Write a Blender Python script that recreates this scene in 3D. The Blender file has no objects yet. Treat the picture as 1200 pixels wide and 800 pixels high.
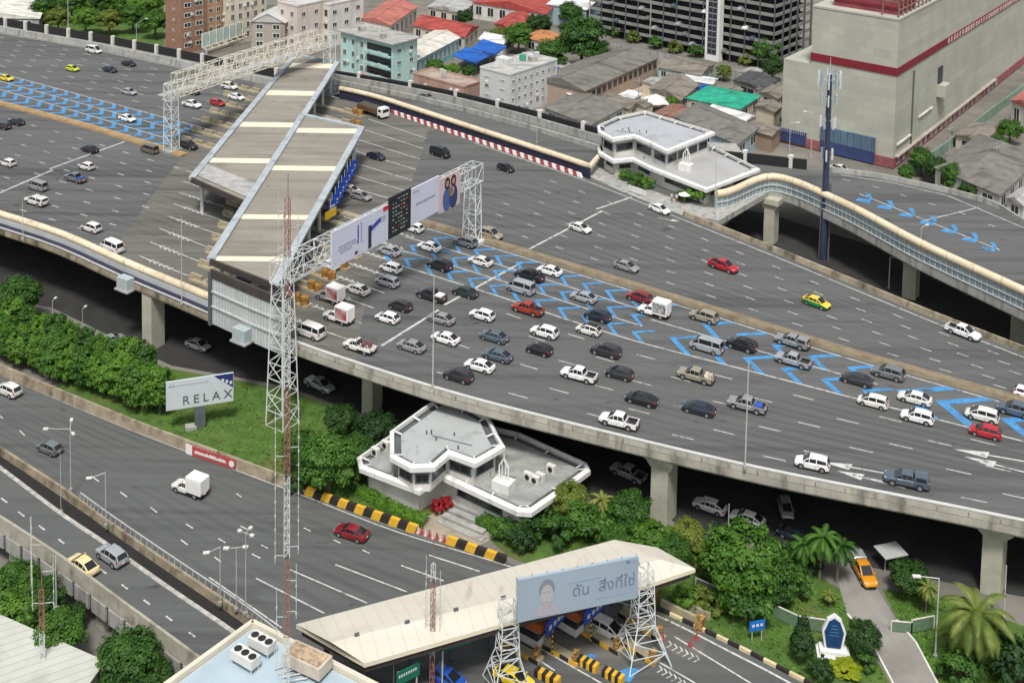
import bpy, math, random
from mathutils import Vector, Matrix
random.seed(7)
R = math.radians
scene = bpy.context.scene
COL = scene.collection

# ------------------------------------------------------------------ camera
F = 1430.0; PCX, PCY = 600.0, -180.0
PITCH = R(4.8); ROLL = R(1.03); CAMZ = 100.5
_fw = Vector((0, math.cos(PITCH), -math.sin(PITCH)))
_up0 = Vector((0, math.sin(PITCH), math.cos(PITCH))); _rt0 = Vector((1, 0, 0))
_rt = _rt0*math.cos(ROLL) + _up0*math.sin(ROLL)
_up = _up0*math.cos(ROLL) - _rt0*math.sin(ROLL)
CAM = Vector((0, 0, CAMZ))

def U(px, py, z=0.0):
    d = _rt*((px-PCX)/F) + _up*(-(py-PCY)/F) + _fw
    t = (z-CAMZ)/d.z
    p = CAM + d*t
    return Vector((p.x, p.y, z))
def PR(p):
    q = Vector(p)-CAM
    k = q.dot(_fw)
    return (PCX+F*q.dot(_rt)/k, PCY-F*q.dot(_up)/k)
def ZAT(p, py):
    """height above plan point p that shows at picture row py"""
    lo, hi = -5.0, 95.0
    for _ in range(40):
        m = (lo+hi)/2
        if PR((p[0], p[1], m))[1] > py: lo = m
        else: hi = m
    return (lo+hi)/2

cam_d = bpy.data.cameras.new('camera'); cam = bpy.data.objects.new('camera', cam_d); COL.objects.link(cam)
M = Matrix((( _rt.x, _up.x, -_fw.x, CAM.x), (_rt.y, _up.y, -_fw.y, CAM.y), (_rt.z, _up.z, -_fw.z, CAM.z), (0, 0, 0, 1)))
cam.matrix_world = M
cam_d.sensor_fit = 'HORIZONTAL'; cam_d.sensor_width = 36; cam_d.lens = F/1200*36
cam_d.shift_y = -(400-PCY)/1200; cam_d.clip_start = 1; cam_d.clip_end = 6000
scene.camera = cam

# ------------------------------------------------------------------ light
SUN_EL, SUN_ROT = R(61), R(182)
w = bpy.data.worlds.new('World'); scene.world = w; w.use_nodes = True
nt = w.node_tree; bgn = nt.nodes['Background']
sky = nt.nodes.new('ShaderNodeTexSky'); sky.sky_type = 'NISHITA'; sky.sun_disc = False
sky.sun_elevation = SUN_EL; sky.sun_rotation = SUN_ROT; sky.air_density = 1.0; sky.dust_density = 3.0; sky.ozone_density = 1.0
hs = nt.nodes.new('ShaderNodeHueSaturation'); hs.inputs['Saturation'].default_value = 0.3
nt.links.new(sky.outputs[0], hs.inputs['Color']); nt.links.new(hs.outputs[0], bgn.inputs[0])
bgn.inputs[1].default_value = 0.095
sd = bpy.data.lights.new('sun', 'SUN'); so = bpy.data.objects.new('sun', sd); COL.objects.link(so)
sd.energy = 2.3; sd.angle = R(11); sd.color = (1.0, 0.96, 0.9)
# nishita: rotation measured clockwise from +Y
sdir = Vector((math.sin(SUN_ROT)*math.cos(SUN_EL), math.cos(SUN_ROT)*math.cos(SUN_EL), math.sin(SUN_EL)))
so.rotation_euler = sdir.to_track_quat('Z', 'Y').to_euler(); so.location = (0, 100, 300)
vs = scene.view_settings
vs.view_transform = 'Standard'; vs.look = 'None'; vs.gamma = 1; vs.use_curve_mapping = False; vs.exposure = 0.6
scene.cycles.use_denoising = True
scene.cycles.max_bounces = 6; scene.cycles.diffuse_bounces = 3; scene.cycles.glossy_bounces = 2
scene.cycles.transmission_bounces = 2; scene.cycles.transparent_max_bounces = 6
scene.cycles.caustics_reflective = False; scene.cycles.caustics_refractive = False

# ------------------------------------------------------------------ materials
MATS = {}
def mat(name, col, rough=0.7, var=0.15, scale=1.0, metal=0.0, bump=0.0, coat=0.0, spec=0.4, dark=None, aniso=None, rot=0.0, detail=6, amt=0.5, stains=None, lines=None, fade=None, coords='Object', trans=0.0):
    """principled surface whose colour wanders with noise; stains = (colour, scale xyz, lo, hi) for weathering"""
    if name in MATS: return MATS[name]
    m = bpy.data.materials.new(name); m.use_nodes = True
    nt = m.node_tree; N = nt.nodes; L = nt.links
    b = N['Principled BSDF']
    b.inputs['Roughness'].default_value = rough; b.inputs['Metallic'].default_value = metal
    b.inputs['Specular IOR Level'].default_value = spec
    b.inputs['Coat Weight'].default_value = coat; b.inputs['Coat Roughness'].default_value = 0.08
    tc = N.new('ShaderNodeTexCoord'); mp = N.new('ShaderNodeMapping')
    mp.inputs['Rotation'].default_value = (0, 0, rot)
    if aniso: mp.inputs['Scale'].default_value = aniso
    L.new(tc.outputs[coords], mp.inputs[0])
    no = N.new('ShaderNodeTexNoise'); no.inputs['Scale'].default_value = scale; no.inputs['Detail'].default_value = detail
    no.inputs['Roughness'].default_value = 0.65
    L.new(mp.outputs[0], no.inputs['Vector'])
    cr = N.new('ShaderNodeValToRGB')
    d = dark if dark else tuple(c*(1-var) for c in col)
    lt = tuple(min(1, c*(1+var)) for c in col)
    cr.color_ramp.elements[0].color = (*d, 1); cr.color_ramp.elements[0].position = 0.32
    cr.color_ramp.elements[1].color = (*lt, 1); cr.color_ramp.elements[1].position = 0.68
    L.new(no.outputs[0], cr.inputs[0])
    out = cr.outputs[0]
    for st_ in ([] if not stains else stains if isinstance(stains, list) else [stains]):
        sc, ssc, lo, hi = st_
        mp2 = N.new('ShaderNodeMapping'); mp2.inputs['Scale'].default_value = ssc; mp2.inputs['Rotation'].default_value = (0, 0, rot)
        L.new(tc.outputs[coords], mp2.inputs[0])
        n2 = N.new('ShaderNodeTexNoise'); n2.inputs['Scale'].default_value = 1.0; n2.inputs['Detail'].default_value = 5
        L.new(mp2.outputs[0], n2.inputs['Vector'])
        mr = N.new('ShaderNodeMapRange'); mr.inputs[1].default_value = lo; mr.inputs[2].default_value = hi
        L.new(n2.outputs[0], mr.inputs[0])
        mx = N.new('ShaderNodeMix'); mx.data_type = 'RGBA'
        mx.inputs['B'].default_value = (*sc, 1)
        L.new(mr.outputs[0], mx.inputs['Factor']); L.new(out, mx.inputs['A'])
        out = mx.outputs['Result']
    if lines:                                   # sheet seams: thin darker lines
        lrot, sp, dk = lines[:3]
        m3 = N.new('ShaderNodeMapping'); m3.inputs['Rotation'].default_value = (0, 0, lrot); L.new(tc.outputs[coords], m3.inputs[0])
        sx = N.new('ShaderNodeSeparateXYZ'); L.new(m3.outputs[0], sx.inputs[0])
        dv = N.new('ShaderNodeMath'); dv.operation = 'DIVIDE'; dv.inputs[1].default_value = sp; L.new(sx.outputs[0], dv.inputs[0])
        fr = N.new('ShaderNodeMath'); fr.operation = 'FRACT'; L.new(dv.outputs[0], fr.inputs[0])
        lt_ = N.new('ShaderNodeMath'); lt_.operation = 'LESS_THAN'; lt_.inputs[1].default_value = lines[3] if len(lines) > 3 else .14; L.new(fr.outputs[0], lt_.inputs[0])
        ml = N.new('ShaderNodeMath'); ml.operation = 'MULTIPLY'; ml.inputs[1].default_value = dk; L.new(lt_.outputs[0], ml.inputs[0])
        m4 = N.new('ShaderNodeMix'); m4.data_type = 'RGBA'; m4.inputs['B'].default_value = (col[0]*.35, col[1]*.35, col[2]*.35, 1); L.new(ml.outputs[0], m4.inputs['Factor']); L.new(out, m4.inputs['A']); out = m4.outputs['Result']
    L.new(out, b.inputs['Base Color'])
    if bump:
        bm = N.new('ShaderNodeBump'); bm.inputs['Strength'].default_value = bump; bm.inputs['Distance'].default_value = 0.05
        L.new(no.outputs[0], bm.inputs['Height']); L.new(bm.outputs[0], b.inputs['Normal'])
    if trans:
        b.inputs['Subsurface Weight'].default_value = 0
        tr = N.new('ShaderNodeBsdfTranslucent'); ms = N.new('ShaderNodeMixShader'); ms.inputs[0].default_value = trans
        L.new(out, tr.inputs[0]); L.new(b.outputs[0], ms.inputs[1]); L.new(tr.outputs[0], ms.inputs[2])
        L.new(ms.outputs[0], N['Material Output'].inputs[0])
    if fade:                                    # thin film: only noisy patches of it remain
        n3 = N.new('ShaderNodeTexNoise'); n3.inputs['Scale'].default_value = 1.0; n3.inputs['Detail'].default_value = 4
        m5 = N.new('ShaderNodeMapping'); m5.inputs['Scale'].default_value = fade[1]; m5.inputs['Rotation'].default_value = (0, 0, rot); L.new(tc.outputs[coords], m5.inputs[0]); L.new(m5.outputs[0], n3.inputs['Vector'])
        mr3 = N.new('ShaderNodeMapRange'); mr3.inputs[1].default_value = .35; mr3.inputs[2].default_value = .7; mr3.inputs[4].default_value = fade[0]; L.new(n3.outputs[0], mr3.inputs[0])
        tp = N.new('ShaderNodeBsdfTransparent'); m6 = N.new('ShaderNodeMixShader'); L.new(mr3.outputs[0], m6.inputs[0]); L.new(tp.outputs[0], m6.inputs[1]); L.new(b.outputs[0], m6.inputs[2]); L.new(m6.outputs[0], N['Material Output'].inputs[0])
    MATS[name] = m
    return m

# ------------------------------------------------------------------ mesh builder
def wloc(o):
    v = Vector((0, 0, 0))
    while o is not None:
        v += o.location; o = o.parent
    return v

class MB:
    def __init__(s): s.v = []; s.f = []; s.m = []
    def face(s, pts, m=0):
        i = len(s.v); s.v += [tuple(p) for p in pts]; s.f.append(tuple(range(i, i+len(pts)))); s.m.append(m); return s
    def mesh(s, vs, fs, m=0):
        i = len(s.v); s.v += [tuple(p) for p in vs]
        for f in fs: s.f.append(tuple(i+k for k in f)); s.m.append(m)
        return s
    def hexa(s, b, t, m=0, mt=None):
        """b, t: 4 bottom and 4 top corners, anticlockwise"""
        i = len(s.v); s.v += [tuple(p) for p in b]+[tuple(p) for p in t]
        F_ = [(3, 2, 1, 0), (4, 5, 6, 7), (0, 1, 5, 4), (1, 2, 6, 5), (2, 3, 7, 6), (3, 0, 4, 7)]
        for k, f in enumerate(F_):
            s.f.append(tuple(i+q for q in f)); s.m.append(mt if (mt is not None and k == 1) else m)
        return s
    def box(s, c, d, rz=0.0, m=0, mt=None):
        """c = centre of the bottom face, d = full size"""
        ca, sa = math.cos(rz), math.sin(rz); hx, hy = d[0]/2, d[1]/2
        pl = [(c[0]+x*ca-y*sa, c[1]+x*sa+y*ca) for x, y in ((-hx, -hy), (hx, -hy), (hx, hy), (-hx, hy))]
        return s.hexa([(x, y, c[2]) for x, y in pl], [(x, y, c[2]+d[2]) for x, y in pl], m, mt)
    def prism(s, pl, z0, z1, m=0, mt=None, bottom=True):
        n = len(pl)
        a = sum(pl[i][0]*pl[(i+1) % n][1]-pl[(i+1) % n][0]*pl[i][1] for i in range(n))
        if a < 0: pl = pl[::-1]
        i = len(s.v); s.v += [(p[0], p[1], z0) for p in pl]+[(p[0], p[1], z1) for p in pl]
        s.f.append(tuple(range(i+n, i+2*n))); s.m.append(m if mt is None else mt)
        if bottom: s.f.append(tuple(reversed(range(i, i+n)))); s.m.append(m)
        for k in range(n):
            j = (k+1) % n
            s.f.append((i+k, i+j, i+n+j, i+n+k)); s.m.append(m)
        return s
    def bar(s, p, q, w, h=None, m=0):
        p, q = Vector(p), Vector(q); h = h or w
        d = (q-p)
        if d.length < 1e-6: return s
        d.normalize(); up = Vector((0, 0, 1)) if abs(d.z) < 0.95 else Vector((1, 0, 0))
        x = d.cross(up).normalized()*(w/2); y = x.cross(d).normalized()*(h/2)
        return s.hexa([p-x-y, p+x-y, p+x+y, p-x+y], [q-x-y, q+x-y, q+x+y, q-x+y], m)
    def tube(s, p, q, r0, r1=None, n=8, m=0, caps=True):
        p, q = Vector(p), Vector(q); r1 = r0 if r1 is None else r1
        d = (q-p).normalized(); up = Vector((0, 0, 1)) if abs(d.z) < 0.95 else Vector((1, 0, 0))
        x = d.cross(up).normalized(); y = x.cross(d)
        i = len(s.v)
        for c, r in ((p, r0), (q, r1)):
            for k in range(n):
                a = 2*math.pi*k/n; s.v.append(tuple(c+x*(r*math.cos(a))+y*(r*math.sin(a))))
        for k in range(n):
            j = (k+1) % n; s.f.append((i+j, i+k, i+n+k, i+n+j)); s.m.append(m)
        if caps:
            s.f.append(tuple(i+k for k in range(n))); s.m.append(m)
            s.f.append(tuple(i+n+k for k in reversed(range(n)))); s.m.append(m)
        return s
    def sweep(s, path, prof, m=0, ms=None, caps=True):
        """closed profile of (outward offset, z); path of plan points (x, y[, z added]); outward = right-hand side of travel"""
        n = len(path); k = len(prof); i0 = len(s.v)
        for i in range(n):
            a = Vector(path[max(i-1, 0)][:2]); b = Vector(path[min(i+1, n-1)][:2])
            t = (b-a).normalized(); nr = Vector((t.y, -t.x)); dz = path[i][2] if len(path[i]) > 2 else 0
            for o, z in prof:
                s.v.append((path[i][0]+nr.x*o, path[i][1]+nr.y*o, z+dz))
        for i in range(n-1):
            for j in range(k):
                jj = (j+1) % k
                s.f.append((i0+i*k+j, i0+(i+1)*k+j, i0+(i+1)*k+jj, i0+i*k+jj)); s.m.append(ms[j] if ms else m)
        if caps:
            s.f.append(tuple(i0+j for j in range(k))); s.m.append(ms[0] if ms else m)
            s.f.append(tuple(i0+(n-1)*k+j for j in reversed(range(k)))); s.m.append(ms[0] if ms else m)
        return s
    def strip(s, a, b, m=0):
        """ribbon between two equally long lists of points"""
        i = len(s.v); n = len(a)
        for p, q in zip(a, b): s.v += [tuple(p), tuple(q)]
        for k in range(n-1):
            s.f.append((i+2*k, i+2*k+2, i+2*k+3, i+2*k+1)); s.m.append(m)
        return s
    def build(s, name, mats, parent=None, loc=None, smooth=False, fix=True):
        me = bpy.data.meshes.new(name)
        off = wloc(parent) if parent is not None else Vector(loc or (0, 0, 0))
        me.from_pydata([(x-off.x, y-off.y, z-off.z) for x, y, z in s.v], [], s.f)
        if not isinstance(mats, (list, tuple)): mats = [mats]
        for m in mats: me.materials.append(m)
        me.polygons.foreach_set('material_index', s.m)
        if fix:
            import bmesh
            bm = bmesh.new(); bm.from_mesh(me); bmesh.ops.recalc_face_normals(bm, faces=bm.faces); bm.to_mesh(me); bm.free()
        if smooth:
            me.polygons.foreach_set('use_smooth', [True]*len(me.polygons))
            me.set_sharp_from_angle(angle=R(smooth if smooth is not True else 40))
        me.update()
        o = bpy.data.objects.new(name, me); COL.objects.link(o)
        if parent is not None: o.parent = parent
        else: o.location = off
        return o

def tag(o, label=None, cat=None, group=None, kind=None):
    if label: o['label'] = label
    if cat: o['category'] = cat
    if group: o['group'] = group
    if kind: o['kind'] = kind
    return o
def thing(name, label, cat, loc, group=None, rz=0.0):
    o = bpy.data.objects.new(name, None); COL.objects.link(o)
    o.location = loc; o.rotation_euler = (0, 0, rz); o.empty_display_size = 0.5
    return tag(o, label, cat, group)
def kids(o): return [c for c in ALLKIDS.get(o.name, ())]
def copy_tree(o, loc, rz, label, group=None, sc=None):
    """a copy of a thing, its parts and their sub-parts, sharing mesh data"""
    r = o.copy(); COL.objects.link(r); r.location = loc; r.rotation_euler = (0, 0, rz)
    if sc: r.scale = sc if isinstance(sc, (tuple, list)) else (sc, sc, sc)
    r['label'] = label
    if group: r['group'] = group
    for ch in list(o.children):
        c = ch.copy(); COL.objects.link(c); c.parent = r
        for g in list(ch.children):
            d = g.copy(); COL.objects.link(d); d.parent = c
    return r
def struct(o): o['kind'] = 'structure'; return o
def lerp(a, b, t): return a+(b-a)*t
# ------------------------------------------------------------------ roads
ZD = 10.5                                   # surface of the elevated road
E = Vector((0.8358, -0.5490)); NV = Vector((0.5490, 0.8358)); EANG = math.atan2(E.y, E.x)
def UV(p): q = Vector(p[:2]); return (q.dot(E), q.dot(NV))
def XY(u, v): q = E*u+NV*v; return (q.x, q.y)
def uvpx(px, py, z=ZD): return UV(U(px, py, z))
class Curve:
    def __init__(s, segs, sm=8.0):
        s.p = sorted(uvpx(x, y, z) for z, pts in segs for x, y in pts); s.sm = sm
    def raw(s, u):
        P = s.p; k = 0
        while k < len(P)-2 and u > P[k+1][0]: k += 1
        (a, b), (c, d) = P[k], P[k+1]
        return b+(d-b)*(u-a)/(c-a)
    def __call__(s, u):
        return sum(s.raw(u+d*s.sm)*w for d, w in ((-1, .15), (-.5, .2), (0, .3), (.5, .2), (1, .15)))
    def at(s, u, z=0, off=0):
        x, y = XY(u, s(u)+off); return (x, y, z)
near = Curve([(12.8, [(-200, 190), (-90, 221), (0, 249), (75, 272), (150, 307), (242, 344)]), (11.3, [(342, 400), (507, 454), (600, 479), (775, 522), (900, 551), (1150, 599), (1200, 610), (1400, 652)])])
far = Curve([(ZD, [(-200, -4), (-100, 18), (0, 38), (100, 55), (215, 79), (430, 123), (683, 208), (735, 228), (808, 258), (900, 294), (1107, 380), (1200, 415), (1400, 495)])])
med = Curve([(ZD, [(-200, 70), (-100, 96), (0, 122), (100, 148), (175, 171), (205, 180), (505, 264), (560, 280), (600, 292), (750, 338), (900, 384), (950, 401), (1075, 437), (1190, 469), (1400, 530)])])
bluehi = lambda u: med(u)-1.6              # white line beside the median
blueB = Curve([(ZD, [(430, 300), (473, 312), (600, 352), (642, 367), (745, 400), (900, 440), (1000, 466), (1137, 501), (1200, 517), (1400, 570)])], sm=3)
U0, U1 = -372.0, near.p[-1][0]+70
us = [lerp(U0, U1, i/110) for i in range(111)]

asphalt = mat('asphalt', (0.104, 0.108, 0.106), 0.85, 0.15, 1.0, aniso=(0.02, 0.42, 1), rot=-EANG, bump=0.1, stains=[((0.06, 0.063, 0.063), (0.012, 0.45, 1), 0.48, 0.7), ((0.1, 0.105, 0.102), (0.03, 0.03, 1), .5, .72), ((0.045, 0.046, 0.046), (0.3, 0.6, 1), .66, .76)])
asphalt_side = mat('pale_side_asphalt', (.15, .152, .148), .9, .15, .5, stains=((.1, .1, .1), (.2, .2, 1), .5, .72))
asphalt_low = mat('lower_asphalt', (0.096, 0.102, 0.1), 0.85, 0.15, 1.0, aniso=(0.02, 0.4, 1), rot=R(35), bump=0.1, stains=[((0.055, 0.059, 0.058), (0.012, 0.4, 1), 0.48, 0.7), ((0.095, 0.1, 0.097), (0.03, 0.03, 1), .5, .72), ((0.042, 0.044, 0.044), (0.3, 0.6, 1), .66, .76)])
tollslab = mat('toll_slab', (0.135, 0.131, 0.117), 0.85, 0.13, 1.0, aniso=(0.05, 0.45, 1), rot=-EANG, stains=[((0.09, 0.087, 0.078), (0.015, 0.38, 1), 0.46, 0.68), ((.06, .06, .055), (.1, .8, 1), .6, .75)])
white_paint = mat('white_road_paint', (0.5, 0.5, 0.485), 0.7, 0.2, 1.3, stains=((0.14, 0.145, 0.14), (1.6, 1.6, 1), 0.52, 0.72))
blue_paint = mat('blue_road_paint', (0.06, 0.25, 0.52), 0.65, 0.15, 0.8, stains=[((0.07, 0.14, 0.22), (1.3, 1.3, 1), 0.5, 0.72), ((.075, .085, .09), (.5, .5, 1), .6, .72)])
concrete = mat('weathered_concrete', (0.36, 0.345, 0.29), 0.85, 0.2, 0.35, bump=0.1, stains=((0.13, 0.12, 0.1), (0.7, 0.7, 0.12), 0.5, 0.72))
concrete_g = mat('grey_concrete', (0.33, 0.33, 0.31), 0.85, 0.2, 0.35, stains=((0.14, 0.135, 0.12), (0.8, 0.8, 0.1), 0.52, 0.75))
concrete_d = mat('stained_brown_concrete', (0.29, 0.245, 0.175), 0.9, 0.3, 0.5, stains=((0.1, 0.085, 0.06), (0.6, 0.6, 0.3), 0.5, 0.68))
pier_m = mat('pier_concrete', (0.40, 0.39, 0.32), 0.85, 0.14, 0.4)
cream_tube = mat('cream_noise_cap', (0.66, 0.56, 0.4), 0.6, 0.09, 0.3, stains=[((0.46, 0.38, 0.26), (0.15, 0.15, 1), 0.5, 0.75), ((.3, .25, .18), (.9, .9, .9), .62, .76)], lines=(-EANG, 5.0, .5, .035))
panel_grey = mat('grey_barrier_panel', (0.5, 0.52, 0.52), 0.5, 0.1, 0.4)
panel_blue = mat('blue_grey_barrier_panel', (0.33, 0.42, 0.45), 0.4, 0.15, 0.6)
dark_m = mat('dark_void_metal', (0.02, 0.02, 0.022), 0.6, 0.2)
navy_m = mat('navy_panel_gap_shade', (0.03, 0.03, 0.06), 0.6, 0.2)
kerb_red = mat('red_barrier_paint', (0.33, 0.06, 0.07), 0.6, 0.15, 0.8)
kerb_white = mat('white_barrier_paint', (0.75, 0.72, 0.68), 0.6, 0.1, 0.8)
steel = mat('galvanised_steel', (0.55, 0.57, 0.56), 0.45, 0.12, 0.8, metal=0.3)
steel_w = mat('white_painted_steel', (0.56, 0.59, 0.58), 0.45, 0.06, 0.8)
steel_d = mat('dark_grey_steel', (0.1, 0.11, 0.12), 0.5, 0.15, 0.8)

# ground: one sheet out to the horizon
def grid(x0, x1, y0, y1, nx, ny, z):
    m = MB()
    for i in range(nx):
        for j in range(ny):
            m.face([(lerp(x0, x1, a/nx), lerp(y0, y1, b/ny), z) for a, b in ((i, j), (i+1, j), (i+1, j+1), (i, j+1))])
    return m
ground_m = mat('city_ground', (0.17, 0.16, 0.14), 0.95, 0.3, 0.06, stains=((0.09, 0.09, 0.07), (0.05, 0.05, 1), 0.5, 0.7), bump=0.2)
struct(grid(-2500, 2500, -300, 4000, 8, 8, 0).build('ground', ground_m))

# elevated road deck
slab = MB()
N_ = len(us)
top_n = [near.at(u, ZD, -0.35) for u in us]; top_f = [far.at(u, ZD, 0.5) for u in us]
bot_n = [(p[0], p[1], 9.55) for p in top_n]; bot_f = [(p[0], p[1], 9.55) for p in top_f]
slab.strip(top_n, top_f, 0); slab.strip(bot_n, bot_f, 1); slab.strip(top_n, bot_n, 1); slab.strip(top_f, bot_f, 1)
deck = struct(slab.build('elevated_road', [asphalt, concrete]))
g = MB()
for fr in (0.09, 0.2, 0.35, 0.5, 0.65, 0.8, 0.94):
    a = []; b = []
    path = [XY(u, lerp(near(u), far(u), fr)) for u in us]
    g.sweep(path, [(-1, 8.4), (1, 8.4), (1, 9.54), (-1, 9.54)])
struct(g.build('road_girders', concrete_g, deck))

def ribbon(m, vf, u0, u1, wd, z, mi=0, step=4.0):
    n = max(1, int(abs(u1-u0)/step)+1); A = []; B = []
    for i in range(n+1):
        u = lerp(u0, u1, i/n); v = vf(u)
        x, y = XY(u, v-wd/2); A.append((x, y, z)); x, y = XY(u, v+wd/2); B.append((x, y, z))
    m.strip(A, B, mi)
def band(m, v0, v1, u0, u1, z, mi=0, step=4.0):
    n = max(1, int(abs(u1-u0)/step)+1)
    m.strip([(*XY(lerp(u0, u1, i/n), v0(lerp(u0, u1, i/n))), z) for i in range(n+1)],
            [(*XY(lerp(u0, u1, i/n), v1(lerp(u0, u1, i/n))), z) for i in range(n+1)], mi)
mixv = lambda a, b, t: (lambda u: a(u)+(b(u)-a(u))*t)

# concrete apron around the toll gates (between slanted cuts)
def cut(pts):
    P = sorted((uvpx(x, y)[1], uvpx(x, y)[0]) for x, y in pts)
    def f(v):
        k = 0
        while k < len(P)-2 and v > P[k+1][0]: k += 1
        (a, b), (c, d) = P[k], P[k+1]
        return b+(d-b)*(v-a)/(c-a)
    return f
cutR = cut([(520, 125), (501, 154), (490, 190), (478, 225), (430, 350), (422, 383), (418, 420)])
cutL = cut([(320, 70), (300, 97), (235, 160), (194, 208), (140, 283), (110, 330)])
m = MB(); K = 26
for i in range(K):
    q = []
    for s in (i/K, (i+1)/K):
        # walk along v at fixed fraction of the width
        ul = ur = uvpx(330, 230)[0]
        for _ in range(12):
            v = lerp(near(ul)+0.45, far(ul)-0.3, s); ul = cutL(v)
            v = lerp(near(ur)+0.45, far(ur)-0.3, s); ur = cutR(v)
        row = []
        for k in range(13):
            u = lerp(ul, ur, k/12); row.append((*XY(u, lerp(near(u)+0.45, far(u)-0.3, s)), ZD+0.006))
        q.append(row)
    m.strip(q[0], q[1])
struct(m.build('toll_apron', tollslab, deck))

# tyre wear along the lanes: thin dark film, patchy
tw = mat('tyre_wear', (.035, .036, .037), .8, .2, 1.0, rot=-EANG, fade=(.14, (.02, .12, 1)))
ty = MB()
def wear(lo, hi, n, u0, u1, z=ZD+.009):
    for k in range(n):
        for s in (.3, .7):
            vf = mixv(lo, hi, (k+s)/n)
            ribbon(ty, vf, u0, u1, .85, z, 0, 5)
_ur, _ul = uvpx(440, 300)[0], uvpx(175, 235)[0]
wear(lambda u: near(u)+0.9, blueB, 7, _ur, U1); wear(blueB, bluehi, 3, _ur, uvpx(765, 372)[0]); wear(lambda u: med(u)+.9, lambda u: far(u)-1, 7, uvpx(470, 215)[0], U1)
wear(lambda u: near(u)+2, lambda u: med(u)-1.2, 9, U0, uvpx(250, 250)[0]); wear(lambda u: med(u)+1, lambda u: far(u)-1, 9, U0, uvpx(250, 140)[0])
struct(ty.build('tyre_wear', tw, deck))
# painted markings
ZM = ZD+0.014
mk = MB()
def dashes(vf, u0, u1, gap, ln, wd, ph=0.0):
    u = u0+ph*gap
    while u < u1:
        ribbon(mk, vf, u, u+ln, wd, ZM, 0, 3); u += gap
uR = uvpx(446, 405)[0]
nearIn = lambda u: near(u)+0.9; farIn = lambda u: far(u)-1.0
for k in range(1, 7):
    f = k/7.0
    dashes(mixv(nearIn, blueB, f), uvpx(480, 430)[0]+((k*37) % 11), U1, 11.6, 2.9, 0.17, 0)
for k in range(1, 7):
    dashes(mixv(lambda u: med(u)+0.9, farIn, k/7.0), uvpx(560, 250)[0]+((k*5) % 7), U1, 7.6, 1.7, 0.17)
ribbon(mk, lambda u: far(u)-0.9, uvpx(560, 165)[0], U1, 0.22, ZM)
ribbon(mk, lambda u: far(u)-0.9, U0, uvpx(215, 82)[0], 0.22, ZM)
ribbon(mk, bluehi, uvpx(500, 268)[0], U1, 0.22, ZM)
ribbon(mk, blueB, uvpx(455, 306)[0], U1, 0.26, ZM)
# stop lines
def crossline(p, q, wd=0.45):
    a = U(*p, ZM); b = U(*q, ZM); d = (b-a).normalized(); n = Vector((-d.y, d.x, 0))*wd/2
    mk.face([a-n, b-n, b+n, a+n])
crossline((616, 294), (706, 247)); crossline((699, 245), (740, 231)); crossline((447, 405), (514, 363)); crossline((521, 357), (612, 307))
crossline((-5, 228), (62, 199)); crossline((58, 198), (146, 166)); 
# left half, near carriageway dashes
uL = uvpx(150, 230)[0]
for k in range(1, 9):
    f = k/9.0
    dashes(mixv(lambda u: near(u)+2.0, lambda u: med(u)-1.2, f), U0+((k*3) % 8), uvpx(lerp(112, 205, f), lerp(300, 190, f))[0], 8.0, 1.9, 0.2)
# left half, far carriageway dashes
blueL = [Curve([(ZD, p)], sm=3) for p in ([(-120, 52), (15, 90), (130, 121), (242, 151), (300, 167)], [(-120, 62), (28, 103), (240, 161), (300, 178)], [(-120, 70), (0, 105), (90, 131), (190, 161), (290, 190)])]
for b in blueL: ribbon(mk, b, U0, uvpx(235, 160)[0], 0.24, ZM)
for k in range(1, 7):
    dashes(mixv(blueL[0], lambda u: far(u)-0.9, k/7.0), U0+((k*5) % 9), uvpx(lerp(200, 225, k/7), lerp(140, 85, k/7))[0], 9.0, 2.6, 0.2)
# solid lane lines towards the booths, both sides
for k in range(1, 9):
    f = k/9.0
    vf = mixv(lambda u: near(u)+1.0, lambda u: med(u)-1.2, f)
    ua = uvpx(lerp(165, 215, f), lerp(310, 190, f))[0]
    ribbon(mk, vf, ua, ua+22, 0.2, ZM)
    ub = uvpx(lerp(400, 470, f), lerp(390, 265, f))[0]
    ribbon(mk, vf, ub-14, ub+ (0 if f > .62 else 4), 0.22, ZM)
for k in range(1, 8):
    f = k/8.0
    vf = mixv(lambda u: med(u)+1, lambda u: far(u)-1.2, f)
    ub = uvpx(lerp(470, 480, f), lerp(235, 150, f))[0]
    ribbon(mk, vf, ub-16, ub+4, 0.22, ZM)
    ua = uvpx(lerp(215, 240, f), lerp(165, 95, f))[0]
    ribbon(mk, vf, ua, ua+16, 0.2, ZM)
# slow-zone zigzags in front of the islands
for k in range(1, 9):
    f = k/9.0
    vf = mixv(lambda u: near(u)+1.0, lambda u: med(u)-1.2, f)
    for u_s, dr in ((uvpx(lerp(352, 430, f), lerp(372, 275, f))[0], 1), (uvpx(lerp(232, 240, f), lerp(330, 215, f))[0]-9, -1)):
        for j in range(5):
            u = u_s+j*1.25; v = vf(u)
            for sgn in (1, -1):
                a = XY(u+dr*0.9, v); b = XY(u+dr*1.3, v); c = XY(u+dr*0.4, v+sgn*0.5); d = XY(u, v+sgn*0.5)
                mk.face([(*a, ZM+0.008), (*b, ZM+0.008), (*c, ZM+0.008), (*d, ZM+0.008)])
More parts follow.
